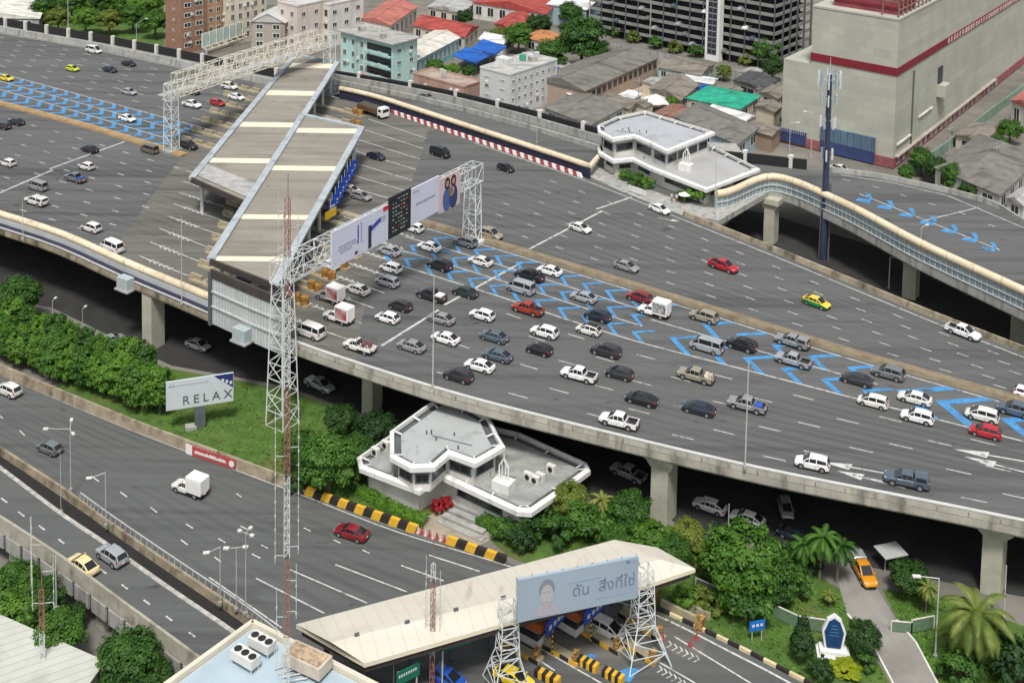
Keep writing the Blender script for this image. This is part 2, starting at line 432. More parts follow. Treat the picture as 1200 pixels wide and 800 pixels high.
# direction arrows in the lane nearest to the camera and on the far side
def arrow(px, py, ln, wd, sgn=-1, z=ZM, skew=0.0):
    u, v = uvpx(px, py)
    dv = (near(u+4)-near(u-4))/8+skew
    P = lambda a, b: (*XY(u+a*sgn, v+dv*a*sgn+b), z)
    mk.face([P(0, -wd/2*.35), P(-ln, -wd/2*.3), P(-ln, wd/2*.3), P(0, wd/2*.35)])
    mk.face([P(0, -wd), P(ln*.62, 0), P(0, wd)])
arrow(997, 547, 5.5, 0.75, -1, skew=0.02); arrow(1011, 559, 5.0, 0.75, -1, skew=-0.12)
arrow(1158, 533, 6.5, 0.8, -1, skew=0.03); arrow(1166, 544, 6.0, 0.8, -1, skew=-0.14)
arrow(787, 258, 2.6, 0.6, 1, skew=0.1)
struct(mk.build('road_markings', white_paint, deck))

bl = MB()
CZ = [0.0]
def chevron(u, v, h, a, th, dirn, slope, full=1.0):
    CZ[0] = (CZ[0]+.002) % .012           # overlapping arms never share a plane
    P = lambda du, dv: (*XY(u+du*dirn, v+dv+slope*du*dirn), ZM+0.008+CZ[0])
    for s in (1, -1):
        bl.face([P(0, 0), P(-a*full, s*h*full), P(-a*full-th, s*h*full), P(-th, 0)])
def lanechev(lo, hi, u0, u1, gap, dirn, th=1.2, k=1.15, ph=0.0):
    u = u0+ph*gap
    while u < u1:
        v0, v1 = lo(u), hi(u); c = (v0+v1)/2; sl = ((lo(u+3)+hi(u+3))-(lo(u-3)+hi(u-3)))/12
        h = (v1-v0)/2-0.25
        chevron(u, c, h, h*k, th, dirn, sl); u += gap
u3 = uvpx(765, 372)[0]; u2 = uvpx(1030, 448)[0]
M1 = mixv(blueB, bluehi, 0.66); M2 = mixv(blueB, bluehi, 0.33)
for lo, hi, ph in ((blueB, M2, 0.0), (M2, M1, 0.4), (M1, bluehi, 0.7)):
    lanechev(lo, hi, uvpx(470, 285)[0], u3, 4.5, -1, .9, ph=ph)
ribM = mixv(blueB, bluehi, 0.52)
lanechev(blueB, ribM, u3+5, u2, 5.8, -1, 1.25); lanechev(ribM, bluehi, u3+7, u2-4, 5.8, -1, 1.25)
for px_, py_ in ((1050, 456), (1096, 469), (1172, 490), (1245, 511)):
    u = uvpx(px_, py_)[0]; v0, v1 = blueB(u), bluehi(u); chevron(u, (v0+v1)/2, (v1-v0)/2-.25, ((v1-v0)/2-.25)*1.15, 1.8, -1, ((blueB(u+3)+bluehi(u+3))-(blueB(u-3)+bluehi(u-3)))/12)
for lo, hi, ph in ((blueL[1], blueL[0], 0), (blueL[2], blueL[1], .3), (lambda u: med(u)+1.2, blueL[2], .6)):
    lanechev(lo, hi, U0, uvpx(228, 160)[0], 4.6, 1, 1.5, ph=ph)
struct(bl.build('blue_lane_chevrons', blue_paint, deck))
mk = MB()
ribbon(mk, M1, uvpx(480, 275)[0], u3, 0.24, ZM+.026); ribbon(mk, M2, uvpx(470, 292)[0], u3, 0.24, ZM+.026); ribbon(mk, ribM, u3, u2, 0.24, ZM+.026)
struct(mk.build('blue_lane_lines', white_paint, deck))

# ---- barriers of the elevated road
uC0, uC1 = uvpx(246, 372, 10)[0], uvpx(340, 408, 10)[0]
path = [near.at(u)[:2] for u in [lerp(uC1, U1, i/50) for i in range(51)]]
o = MB().sweep(path, [(-0.35, ZD), (-0.25, 11.28), (0.12, 11.28), (0.22, ZD), (0.3, 9.56), (0.2, 9.3), (-0.3, 9.5)]).build('concrete_parapet', concrete, smooth=25)
tag(o, 'long stained concrete parapet along the near edge of the elevated road', 'parapet wall')
for i in range(80):
    u = uC1+2+i*3.4
    if u > U1-2: break
    x, y = XY(u, near(u)-0.27); MB().box((x, y, 9.5), (0.06, 0.12, 1.6), EANG).build('panel_joint', concrete_d, o)
MB().sweep(path, [(-0.28, 11.29), (-0.26, 11.42), (0.16, 11.42), (0.18, 11.29)]).build('coping', mat('pale_coping', (.5, .5, .48), .8, .12, .5), o)
def tube_prof(r, zc, off=0.0, n=10):
    return [(off+r*math.cos(a), zc+r*math.sin(a)) for a in [2*math.pi*i/n for i in range(n)]]
nb = thing('noise_barrier', 'cream capped noise barrier along the near edge left of the toll canopy', 'noise barrier', (*near.at(U0)[:2], ZD))
pth = [near.at(lerp(U0, uC0, i/40))[:2] for i in range(41)]
MB().sweep(pth, tube_prof(0.62, 12.55)).build('cap', cream_tube, nb, smooth=60)
MB().sweep(pth, [(-0.3, ZD), (0.35, ZD), (0.5, 12.3), (-0.1, 12.3)]).build('panel', panel_grey, nb)
MB().sweep(pth, [(0.36, 10.3), (0.95, 10.3), (0.95, 11.05), (0.42, 11.05)]).build('gap_shade_band', navy_m, nb)  # solid strip where a gap lies, its shade put into the colour
MB().sweep(pth, [(0.96, 10.55), (1.3, 10.55), (1.3, 10.75), (0.96, 10.75)]).build('rail', steel, nb)
MB().sweep(pth, [(-0.3, 9.3), (1.25, 9.3), (1.35, 9.6), (1.35, 10.29), (-0.3, 10.29)]).build('edge_beam', concrete_d, nb)
# left far wall: concrete parapet and a dark fence with white posts behind
pth = [far.at(lerp(U0, uvpx(372, 108)[0], i/30))[:2] for i in range(31)]
o = tag(MB().sweep(pth, [(-0.6, ZD), (-0.45, 12.2), (0.1, 12.2), (0.3, ZD)]).build('concrete_parapet', concrete_g, smooth=25), 'long grey concrete wall along the far edge of the road at upper left', 'parapet wall')
pth = [far.at(lerp(U0, uvpx(365, 106)[0], i/30), 0, 7.5)[:2] for i in range(31)]
side_m = mat('side_road_concrete', (0.22, 0.22, 0.21), 0.9, 0.2, 0.4)
fr_ = thing('roadside_fence', 'dark board fence with white concrete posts behind the far wall at upper left', 'fence', (*pth[0], ZD))
MB().sweep(pth, [(-0.1, 9.5), (-0.1, 12.4), (0.1, 12.4), (0.1, 9.5)]).build('panel', dark_m, fr_)
white_conc = mat('white_concrete', (0.6, 0.59, 0.54), 0.8, 0.15, 0.6)
def posts(path_f, u0, u1, gap, parent, z0, h, wdt, mm, name='post'):
    u = u0
    while u < u1:
        x, y = path_f(u); MB().box((x, y, z0), (wdt, wdt, h), EANG).build(name, mm, parent); u += gap
posts(lambda u: far.at(u, 0, 7.2)[:2], U0, uvpx(362, 106)[0], 9.0, fr_, 9.5, 3.3, 0.9, white_conc)
b = MB(); band(b, lambda u: far(u)+0.35, lambda u: far(u)+7.4, U0, uvpx(385, 112)[0], 10.0, 0)
struct(b.build('side_road', side_m))
# median
o = MB(); 
pth = [med.at(lerp(uvpx(495, 261)[0], U1, i/60))[:2] for i in range(61)]
tag(o.sweep(pth, [(-.95, ZD), (-.8, ZD+.55), (.7, ZD+.6), (.9, ZD)]).build('median_barrier', mat('tan_median', (0.22, 0.18, 0.12), 0.9, 0.2, 0.8, stains=((0.16, 0.12, 0.08), (0.4, 0.4, 1), .5, .7)), smooth=20), 'tan concrete median barrier beside the blue lanes right of the toll gates', 'median barrier')
o = MB(); pth = [med.at(lerp(U0, uvpx(215, 183)[0], i/40))[:2] for i in range(41)]
ochre = mat('ochre_median', (0.5, 0.32, 0.13), 0.8, 0.15, 0.6)
o.sweep(pth, [(-0.9, ZD), (-0.8, ZD+.4), (0.8, ZD+.4), (0.9, ZD)])
o = tag(o.build('median_barrier', mat('brown_median', (0.3, 0.2, 0.1), 0.9, 0.25, 0.6), smooth=20), 'brown median strip with ochre edges left of the toll gates', 'median barrier')
e_ = MB(); e_.sweep(pth, [(-1.3, ZD), (-1.25, ZD+.3), (-0.95, ZD+.3), (-.95, ZD)]); e_.build('ochre_edge', ochre, o)
# far parapet right of the red and white kerb
uK0, uK1 = uvpx(455, 135)[0], uvpx(683, 208)[0]
pth = [far.at(lerp(uvpx(800, 253)[0], U1, i/40), 0, 0.6)[:2] for i in range(41)]
tag(MB().sweep(pth, [(-0.5, 9.5), (-0.4, 11.4), (0.0, 11.4), (0.3, 9.5)]).build('concrete_parapet', concrete_d, smooth=25), 'long brown stained parapet along the far edge of the elevated road at right', 'parapet wall')
# red/white kerb + cream tube barrier towards the toll gate, far side
k_ = thing('striped_barrier', 'low red and white striped crash barrier along the far road edge', 'crash barrier', (*far.at(uK0)[:2], ZD))
n = 52
for i in range(n):
    a, b = lerp(uK0, uK1, i/n), lerp(uK0, uK1, (i+1)/n); sk = 0.5
    mm = kerb_red if i % 2 == 0 else kerb_white
    p, q = Vector(far.at(a, ZD, .1)), Vector(far.at(b, ZD, .1)); d_ = (q-p).normalized(); r_ = Vector((d_.y, -d_.x, 0)); s_ = d_*-.55+Vector((0, 0, .85)); MB().hexa([p-r_*.1, p+r_*.35, q+r_*.35, q-r_*.1], [p+s_-r_*.1, p+s_+r_*.2, q+s_+r_*.2, q+s_-r_*.1]).build('striped_block', mm, k_)
nb2 = thing('noise_barrier', 'cream capped noise barrier behind the red and white striped crash barrier', 'noise barrier', (*far.at(uK0)[:2], ZD))
pth = [far.at(lerp(uvpx(392, 116)[0], uvpx(688, 209)[0], i/40), 0, 1.6)[:2] for i in range(41)]
x, y = U(702, 182, 13.0)[:2]; pth.append((x, y))
MB().sweep(pth, tube_prof(0.62, 12.75)).build('cap', cream_tube, nb2, smooth=60)
MB().sweep(pth[:-1], [(-0.2, 9.5), (-0.2, 12.4), (0.2, 12.4), (0.3, 9.5)]).build('panel', navy_m, nb2)

# ---- side road behind the far edge, running into the ramp on the right
def smooth_path(pts, n=60):
    P = [Vector(p) for p in pts]; P = [2*P[0]-P[1]]+P+[2*P[-1]-P[-2]]; out = []
    segs = len(P)-3
    for i in range(n+1):
        t = i/n*segs; k = min(int(t), segs-1); t -= k
        a, b, c, d = P[k:k+4]
        out.append(tuple(0.5*((2*b)+(c-a)*t+(2*a-5*b+4*c-d)*t*t+(3*b-a-3*c+d)*t**3)))
    return out
sf = smooth_path([U(x, y, ZD)[:2] for x, y in ((382, 90), (500, 110), (600, 133), (700, 160), (790, 181), (890, 192), (995, 204), (1047, 212), (1152, 237), (1200, 263), (1310, 320), (1480, 410))], 66)
sn = smooth_path([U(x, y, ZD)[:2] for x, y in ((380, 102), (500, 131), (600, 160), (690, 190), (770, 225), (838, 243), (905, 222), (985, 252), (1080, 303), (1200, 360), (1310, 415), (1480, 500))], 66)
m = MB(); A = [(x, y, ZD-0.05) for x, y in sn]; B = [(x, y, ZD-0.05) for x, y in sf]
m.strip(A, B, 0); m.strip([(x, y, 8.6) for x, y in sn], [(x, y, 8.6) for x, y in sf], 1); m.strip(A, [(x, y, 8.6) for x, y in sn], 1); m.strip(B, [(x, y, 8.6) for x, y in sf], 1)
ramp = struct(m.build('side_ramp', [asphalt, concrete_g]))
mk = MB()
def pxline(p, q, wd, z, mm=None, tgt=None):
    a = U(*p, z); b = U(*q, z); d = (b-a).normalized(); nn = Vector((-d.y, d.x, 0))*wd/2
    (tgt or mk).face([a-nn, b-nn, b+nn, a+nn], mm or 0)
ZS = ZD-0.03
for a, b in (((1007, 227), (1172, 293)), ((1085, 258), (1147, 243)), ((985, 205), (1040, 213)), ((1040, 213), (1110, 229)), ((1110, 229), (1200, 267))): pxline(a, b, .25, ZS)
for x, y in ((992, 211), (1026, 219), (1059, 229), (1092, 239), (1128, 250), (1162, 264)): pxline((x-4, y-1), (x+4, y+1.2), .22, ZS)
struct(mk.build('ramp_markings', white_paint, ramp))
bl2 = MB()
for x, y in ((1019, 233), (1044, 241), (1069, 250), (1094, 259), (1119, 269), (1143, 279), (1165, 290)):
    P = lambda dx, dy: U(x+dx, y+dy, ZS+.01)
    bl2.face([P(0, 5), P(-17, 2), P(-13, -1), P(2, 1.5)]); bl2.face([P(0, 1), P(4, 1), P(1, -6), P(-5, -6)])
struct(bl2.build('ramp_chevrons', blue_paint, ramp))
mid = [(lerp(a[0], b[0], .5), lerp(a[1], b[1], .5)) for a, b in zip(sf, sn)]
struct(MB().strip([(x, y, ZD-.03) for x, y in mid[:27]], [(x, y, ZD-.03) for x, y in sf[:27]]).build('upper_lane', asphalt_side, ramp))
tag(MB().sweep(mid[:27], [(-0.2, ZD), (-0.2, ZD+1.2), (0.3, ZD+1.2), (0.3, ZD)]).build('concrete_parapet', concrete_g), 'low concrete wall in the middle of the side road behind the cream barrier', 'parapet wall')
# far walls of the side road
k0 = 27
w1 = thing('roadside_fence', 'dark fence with pale posts behind the side road at the apartment blocks', 'fence', (*sf[0], ZD))
MB().sweep(sf[:34], [(0.4, 9), (0.4, 12.6), (-0.2, 12.6), (-0.2, 9)]).build('panel', dark_m, w1)
for i in range(2, 34, 3): MB().box((sf[i][0], sf[i][1], 9), (1.0, 1.0, 4.2), EANG).build('post', white_conc, w1)
inner = [(lerp(a[0], b[0], .2), lerp(a[1], b[1], .2)) for a, b in zip(sf, sn)]
o = tag(MB().sweep(inner[:27], [(-0.2, ZD), (-0.2, ZD+1.7), (0.3, ZD+1.7), (0.3, ZD)]).build('concrete_parapet', concrete_g), 'weathered grey concrete wall along the side road behind the cream capped barrier', 'parapet wall')
o = tag(MB().sweep(sf[34:], [(0.2, 9), (0.1, 11.5), (-0.3, 11.5), (-0.3, 9)]).build('concrete_parapet', concrete_g), 'grey concrete parapet on the far side of the curved ramp at right', 'parapet wall')
# ramp noise barrier, near side
kk = [i for i in range(67) if PR((sn[i][0], sn[i][1], ZD))[0] > 836 and i > 28]
pr = [sn[i] for i in kk]
nb3 = thing('noise_barrier', 'cream capped noise barrier with blue grey panels along the curved ramp', 'noise barrier', (*pr[0], ZD))
MB().sweep(pr, tube_prof(0.75, 13.3, 0.3)).build('cap', cream_tube, nb3, smooth=60)
MB().sweep(pr, [(0.05, 10.5), (0.4, 10.5), (0.5, 12.9), (0.1, 12.9)]).build('panel', panel_blue, nb3)
fm = MB()
for i in range(0, len(pr)-1):
    a, b = Vector(pr[i]), Vector(pr[i+1]); n = int((b-a).length/1.6)+1
    for q in range(n):
        p = a.lerp(b, q/n); d = (b-a).normalized(); r = Vector((d.y, -d.x))
        fm.box((p.x+r.x*.55, p.y+r.y*.55, 10.4), (0.16, 0.16, 2.4), EANG)
fm.sweep(pr, [(0.5, 11.6), (0.75, 11.6), (0.75, 11.75), (0.5, 11.75)]); fm.sweep(pr, [(0.5, 10.35), (0.8, 10.35), (0.8, 10.5), (0.5, 10.5)])
fm.build('panel_frame', steel, nb3)
MB().sweep(pr, [(-0.4, 8.4), (0.5, 8.4), (0.7, 8.7), (0.7, 10.3), (-0.4, 10.3)]).build('edge_beam', concrete_g, nb3)

# piers
def pier(px, py, z1, wd, label, group=None, cap=None, rz=EANG, dp=None, back=0.0):
    b = U(px, py, 0); t = thing('road_pier', label, 'pier', b, group)
    MB().box((b.x, b.y, 0), (wd, dp or wd*1.2, z1-(1.4 if cap else 0)), rz).build('shaft', pier_m, t)
    if cap:
        q = [(-cap/2, 0), (cap/2, 0)]
        ca, sa = math.cos(rz), math.sin(rz)
        def C(x, y, z): return (b.x+x*ca-y*sa, b.y+x*sa+y*ca, z)
        h = (dp or wd*1.2)/2
        w2 = wd/2+.15
        MB().hexa([C(-w2, -h, z1-2.2), C(w2, -h, z1-2.2), C(w2, h+.1, z1-2.2), C(-w2, h+.1, z1-2.2)], [C(-cap/2, -h-.3, z1-1.1), C(cap/2, -h-.3, z1-1.1), C(cap/2, h+.5, z1-1.1), C(-cap/2, h+.5, z1-1.1)]).box((b.x, b.y, z1-1.1), (cap, 2*h+1.0, 1.1), rz).build('cap', pier_m, t)
    return t
pier(180, 405, 9.5, 2.3, 'tall pale concrete pier left under the elevated road by the lawn')
pier(436, 484, 9.5, 2.0, 'pale concrete pier behind the trees left of the white office')
pier(777, 606, 9.5, 2.4, 'pale concrete pier with flared cap right of the white office', cap=4.0)
pier(1163, 690, 9.5, 2.3, 'big concrete pier with square cap at the lower right', cap=4.6)
pier(903, 283, 9.4, 2.2, 'concrete pier carrying the highest bend of the curved ramp', cap=4)
pier(1067, 347, 9.4, 2.4, 'concrete pier in the middle of the curved ramp', cap=4)
pier(1194, 398, 9.4, 2.4, 'concrete pier under the low end of the curved ramp at right edge', cap=4)
pier(845, 262, 9.4, 2.2, 'concrete pier of the ramp beside the upper white office')
for x, y, l in ((300, 425, 'second'), (560, 520, 'third'), (700, 560, 'fourth'), (890, 600, 'fifth'), (1010, 640, 'sixth')):
    pass

# ---- lower road (ground level) and its ramp
ZL = 0.05
lf_px = [(-160, 365), (-80, 402), (0, 437), (150, 500), (290, 553), (360, 579), (470, 621), (590, 657), (690, 690), (775, 717), (870, 763), (945, 802), (1090, 885)]
ln_px = [(-160, 420), (-80, 478), (0, 531), (75, 580), (130, 620), (205, 672), (290, 730), (350, 778), (440, 850), (560, 960), (760, 1100)]
lf = smooth_path([U(x, y, ZL)[:2] for x, y in lf_px]); ln = smooth_path([U(x, y, ZL)[:2] for x, y in ln_px])
m = MB(); m.strip([(x, y, ZL) for x, y in ln], [(x, y, ZL) for x, y in lf]); lowroad = struct(m.build('lower_road', asphalt_low))
tw2 = mat('lower_tyre_wear', (.035, .036, .037), .8, .2, 1.0, rot=R(35), fade=(.14, (.02, .12, 1))); ty = MB()
for k in range(6):
    for s_ in (.3, .7):
        f = (k+s_)/6; w2_ = .018; ty.strip([(lerp(p[0], q[0], f-w2_), lerp(p[1], q[1], f-w2_), ZL+.008) for p, q in zip(lf, ln)], [(lerp(p[0], q[0], f+w2_), lerp(p[1], q[1], f+w2_), ZL+.008) for p, q in zip(lf, ln)])
struct(ty.build('tyre_wear', tw2, lowroad))
ZLM = ZL+.014
mk = MB()
a = [(lerp(p[0], q[0], .022), lerp(p[1], q[1], .022), ZLM) for p, q in zip(lf, ln)]; b = [(lerp(p[0], q[0], .03), lerp(p[1], q[1], .03), ZLM) for p, q in zip(lf, ln)]
mk.strip(a, b)
for x, y, dx, dy in ((0, 487, 3, 3), (26, 507, 3, 3), (112, 561, 4, 3), (145, 579, 4, 3), (180, 597, 4, 3), (216, 635, 4, 3), (222, 616, 4, 2.5), (260, 633, 4, 2.5), (286, 618, 4, 2), (255, 655, 4, 3), (300, 651, 5, 2.5), (360, 620, 4, 2), (395, 634, 4, 2), (429, 646, 4, 2), (280, 580, 3, 2), (310, 640, 4, 2)):
    pxline((x-dx, y-dy), (x+dx, y+dy), .18, ZLM)
for a, b in (((300, 677), (380, 718)), ((340, 667), (430, 706)), ((393, 661), (477, 693)), ((470, 662), (520, 680)), ((503, 650), (562, 669)), ((245, 676), (330, 735)),
             ((626, 755), (705, 800)), ((700, 733), (815, 800)), ((790, 745), (880, 800)), ((728, 748), (760, 765)), ((590, 745), (650, 785))): pxline(a, b, .2, ZLM)
for (x0, y0, x1, y1) in ((783, 754, 815, 771), (772, 783, 800, 800)):
    for i in range(6):
        x = lerp(x0, x1, i/5); y = lerp(y0, y1, i/5)
        P = lambda dx, dy: U(x+dx, y+dy, ZLM+.004)
        mk.face([P(0, -4), P(2, -3.4), P(5, 1), P(3, 1)]); mk.face([P(5, 1), P(3, 1), P(-3, 4), P(-1, 4.4)])
struct(mk.build('lower_road_markings', white_paint, lowroad))
bb = MB()
for x, y, s in ((690, 770, 1), (735, 789, 1.6)):
    bb.face([U(x-9*s, y-1*s, ZLM), U(x+2*s, y-5*s, ZLM), U(x+9*s, y-3*s, ZLM), U(x+2*s, y+6*s, ZLM), U(x-6*s, y+4*s, ZLM)])
struct(bb.build('blue_lane_patches', blue_paint, lowroad))
ap = MB()
ap.face([U(*p, ZL+.006) for p in ((757, 722), (775, 719), (830, 747), (822, 769), (800, 772), (760, 745))]); ap.face([U(*p, ZL+.006) for p in ((650, 745), (755, 725), (760, 745), (705, 790), (640, 770))])
struct(ap.build('lower_toll_apron', tollslab, lowroad))
# wall along the far side up to the striped kerb
i1 = max(i for i in range(61) if PR((*lf[i], ZL))[0] < 352)
far_low = lf[:i1+1]
low_wall_prof = [(-0.35, 0), (-0.2, 1.5), (0.15, 1.5), (0.4, 0)]
tag(MB().sweep(far_low, low_wall_prof).build('concrete_parapet', concrete_d, smooth=25), 'tan stained concrete wall between the lower road and the tall hedge', 'parapet wall')
# near side wall with hand rail
i2 = max(i for i in range(61) if PR((*ln[i], ZL))[0] < 345)
nlw = thing('concrete_parapet', 'concrete wall with steel handrail between the lower road and the ramp', 'parapet wall', (*ln[0], 0))
MB().sweep(ln[:i2], [(-0.3, 0.0), (-0.2, 1.0), (0.15, 1.0), (0.3, 0.0)]).build('wall', concrete_d, nlw)
MB().sweep(ln[20:i2], [(-0.07, 1.95), (0.07, 1.95), (0.07, 2.07), (-0.07, 2.07)]).build('handrail', steel, nlw)
for i in range(20, i2):
    for q in (0, .5):
        p = Vector(ln[i]).lerp(Vector(ln[i+1]), q); MB().box((p.x, p.y, 1.0), (.1, .1, .97)).build('rail_post', steel, nlw)
# red sponsor banner on the wall
red_banner = mat('red_banner', (0.4, 0.07, 0.07), 0.6, 0.1, 1)
bp = [U(x, y, 0) for x, y in ((219, 531), (277, 550))]
ba, bb_ = Vector((bp[0].x, bp[0].y)), Vector((bp[1].x, bp[1].y)); dd = (bb_-ba).normalized(); rr = Vector((dd.y, -dd.x))
mbn = MB(); q0 = ba+rr*.15; q1 = bb_+rr*.15; q2 = ba+(bb_-ba)*.13+rr*.15
bn = thing('banner', 'long red banner with a white end panel on the concrete wall', 'banner', (q0.x, q0.y, 0))
wh_b = mat('banner_white', (0.75, 0.72, 0.7), 0.6, 0.05)
def slabbar(p, q, z0, z1, th=0.08):
    d = (q-p).normalized(); r = Vector((d.y, -d.x))*th
    return MB().hexa([(p.x, p.y, z0), (p.x+r.x, p.y+r.y, z0), (q.x+r.x, q.y+r.y, z0), (q.x, q.y, z0)], [(p.x, p.y, z1), (p.x+r.x, p.y+r.y, z1), (q.x+r.x, q.y+r.y, z1), (q.x, q.y, z1)])
slabbar(q2, q1, .1, 1.5).build('red_panel', red_banner, bn); slabbar(q0, q2, .1, 1.5).build('white_panel', wh_b, bn)
ltr = MB()
for i in range(34):
    t = .2+.62*i/34; p = ba.lerp(bb_, t)+rr*.27; h = random.uniform(.25, .5); ltr.box((p.x, p.y, .6), (.22, .03, h), math.atan2(dd.y, dd.x))
ltr.build('lettering', wh_b, bn)
p = ba.lerp(bb_, .93)+rr*.27
MB().tube((p.x, p.y, .8), (p.x+rr.x*.05, p.y+rr.y*.05, .8), .45, n=14).build('round_emblem', wh_b, bn)
# yellow and black striped barrier blocks
yel = mat('barrier_yellow', (0.62, 0.36, 0.03), 0.6, 0.12, 0.8); blk = mat('barrier_black', (0.025, 0.022, 0.02), 0.6, 0.2)
for pxs, lab in ((((359, 577), (488, 622)), 'yellow and black striped barrier in front of the white office hedge'), (((524, 634), (592, 658)), 'short yellow and black striped barrier beside the paved steps')):
    a = U(*pxs[0], 0); b = U(*pxs[1], 0); n = int((b-a).length/1.3)
    t = thing('striped_barrier', lab, 'crash barrier', a, 'yellow and black road barriers'); d = (b-a).normalized(); r = Vector((d.y, -d.x, 0))
    for i in range(n):
        p = a.lerp(b, i/n); q = a.lerp(b, (i+1)/n); s = d*0.35
        MB().hexa([p, p+r*.6, q+r*.6, q], [p+s+Vector((0, 0, 1.0)), p+s+r*.5+Vector((0, 0, 1.0)), q+s+r*.5+Vector((0, 0, 1.0)), q+s+Vector((0, 0, 1.0))]).build('striped_block', yel if i % 2 == 0 else blk, t)
for i in range(8):
    x = 490+i*4.4; y = 624+i*1.5; c = U(x, y, 0)
    t = tag(MB().box((c.x, c.y, 0), (.5, .5, .12), .5).tube((c.x, c.y, .12), (c.x, c.y, .95), .22, .05, 8).build('traffic_cone', kerb_red if i % 2 else mat('cone_pale', (.6, .45, .4), .6, .1), loc=c), 'small red or pale traffic cone in the row between the two yellow black barriers', 'traffic cone', 'cones across the driveway mouth')

# leftmost ramp
gap_m = mat('gap_shade_paint', (.02, .02, .02), .95, .2)  # near-black colour paints in the shade of the gap
struct(MB().face([U(x, y, .02) for x, y in ((-120, 452), (0, 533), (130, 622), (290, 733), (350, 780), (330, 830), (200, 760), (90, 680), (-120, 560))]).build('gap_painted_shade', gap_m))  # sheet of painted shade between lower road and ramp
ZR = 5.0
rf_px = [(-120, 455), (-60, 502), (0, 546), (72, 600), (127, 637), (200, 688), (275, 739), (318, 772), (380, 830), (480, 920)]
rn_px = [(-120, 540), (-60, 568), (0, 604), (75, 653), (150, 708), (232, 768), (290, 812), (380, 885), (480, 970)]
rf = smooth_path([U(x, y, ZR)[:2] for x, y in rf_px]); rn = smooth_path([U(x, y, ZR+0.95)[:2] for x, y in rn_px])
m = MB(); A = [(x, y, ZR) for x, y in rn]; B = [(x, y, ZR) for x, y in rf]; A2 = [(x, y, ZR-.8) for x, y in rn]; B2 = [(x, y, ZR-.8) for x, y in rf]
m.strip(A, B); m.strip(A2, B2, 1); m.strip(A, A2, 1); m.strip(B, B2, 1); rl = struct(m.build('exit_ramp', [asphalt_low, concrete_g]))
mk = MB()
for x, y in ((5, 586), (25, 602), (49, 618), (72, 634), (96, 652), (121, 669), (146, 687), (172, 705), (198, 724), (225, 743)): pxline((x-3.6, y-2.7), (x+3.6, y+2.7), .2, ZR+.014)
a = [(lerp(p[0], q[0], .1), lerp(p[1], q[1], .1), ZR+.014) for p, q in zip(rf, rn)]; b = [(lerp(p[0], q[0], .14), lerp(p[1], q[1], .14), ZR+.014) for p, q in zip(rf, rn)]
struct(mk.build('ramp_markings', white_paint, rl))
t = thing('concrete_parapet', 'rough grey concrete parapet with hanging panels along the lower left ramp', 'parapet wall', (*rn[0], ZR))
MB().sweep(rn, [(-.2, ZR), (-.15, ZR+.95), (.15, ZR+.95), (.2, ZR), (.25, ZR-.9), (-.2, ZR-.9)]).build('wall', mat('rough_tan_concrete', (.34, .32, .26), .9, .2, .6, stains=((.18, .165, .13), (.5, .5, .4), .5, .7)), t)
for i in range(6, 58, 2):
    for q in (0,):
        p = Vector(rn[i]); d = (Vector(rn[i+1])-Vector(rn[i])).normalized(); r = Vector((d.y, -d.x)); p = p+r*.1; e2 = (Vector(rn[i+2])-Vector(rn[i]))*.84
        if PR((p.x, p.y, ZR))[0] < -10 or PR((p.x, p.y, ZR))[0] > 260: continue
        slabbar(p, p+e2, ZR-2.7, ZR-.92, .25).build('hanging_panel', concrete_g, t)
g = MB(); g.sweep([(lerp(p[0], q[0], .12), lerp(p[1], q[1], .12)) for p, q in zip(rn, rf)], [(-.8, ZR-3.0), (.6, ZR-3.0), (.6, ZR-.85), (-.8, ZR-.85)]); struct(g.build('ramp_girder', gap_m, rl))  # girder wears the same painted gap shade
tag(MB().sweep(rf, [(-.1, ZR-.8), (-.05, ZR+.1), (.45, ZR+.1), (.45, ZR-.8)]).build('kerb_wall', mat('worn_pale_kerb', (.36, .35, .32), .9, .35, 1.2)), 'low worn pale kerb on the inner side of the lower left ramp', 'parapet wall')
for px, py, l in ((126, 730, 'concrete pier of the lower left ramp between two trees'), (24, 660, 'concrete pier of the lower left ramp hidden by the leftmost tree')):
    b = U(px, py, 0); t = thing('road_pier', l, 'pier', b); MB().box((b.x, b.y, 0), (1.6, 2.0, ZR-1.2), R(-40)).build('shaft', pier_m, t)
# ------------------------------------------------------------------ vehicles
PAINT = {'white': (0.78, 0.78, 0.77), 'silver': (0.42, 0.44, 0.46), 'grey': (0.2, 0.215, 0.23), 'black': (0.012, 0.012, 0.015), 'navy': (0.015, 0.022, 0.04),
         'slate': (0.11, 0.15, 0.19), 'red': (0.4, 0.015, 0.025), 'maroon': (0.2, 0.012, 0.018), 'beige': (0.38, 0.34, 0.26), 'olive': (0.17, 0.15, 0.11), 'yellow': (0.75, 0.55, 0.03),
         'lime': (0.5, 0.56, 0.03), 'cream': (0.72, 0.58, 0.3), 'green': (0.01, 0.2, 0.06), 'orange': (0.62, 0.26, 0.015), 'blue': (0.02, 0.08, 0.4), 'darkgreen': (0.02, 0.035, 0.033), 'rust': (0.3, 0.035, 0.015), 'pearl': (.66, .65, .61), 'charcoal': (.028, .029, .032), 'titanium': (.33, .34, .34)}
VARY = {'white': ('white', 'pearl', 'white'), 'black': ('black', 'charcoal', 'black'), 'silver': ('silver', 'titanium', 'silver')}
def paint(c):
    mt = 0.35 if c in ('silver', 'titanium', 'grey', 'slate', 'olive', 'beige') else 0.0
    return mat('car_paint_'+c, PAINT[c], 0.32, 0.04, 0.5, metal=mt, coat=0.7)
glass = mat('car_glass', (0.015, 0.018, 0.022), 0.06, 0.1, 1, spec=0.6)
trim = mat('black_trim', (0.02, 0.02, 0.02), 0.6, 0.1, 1)
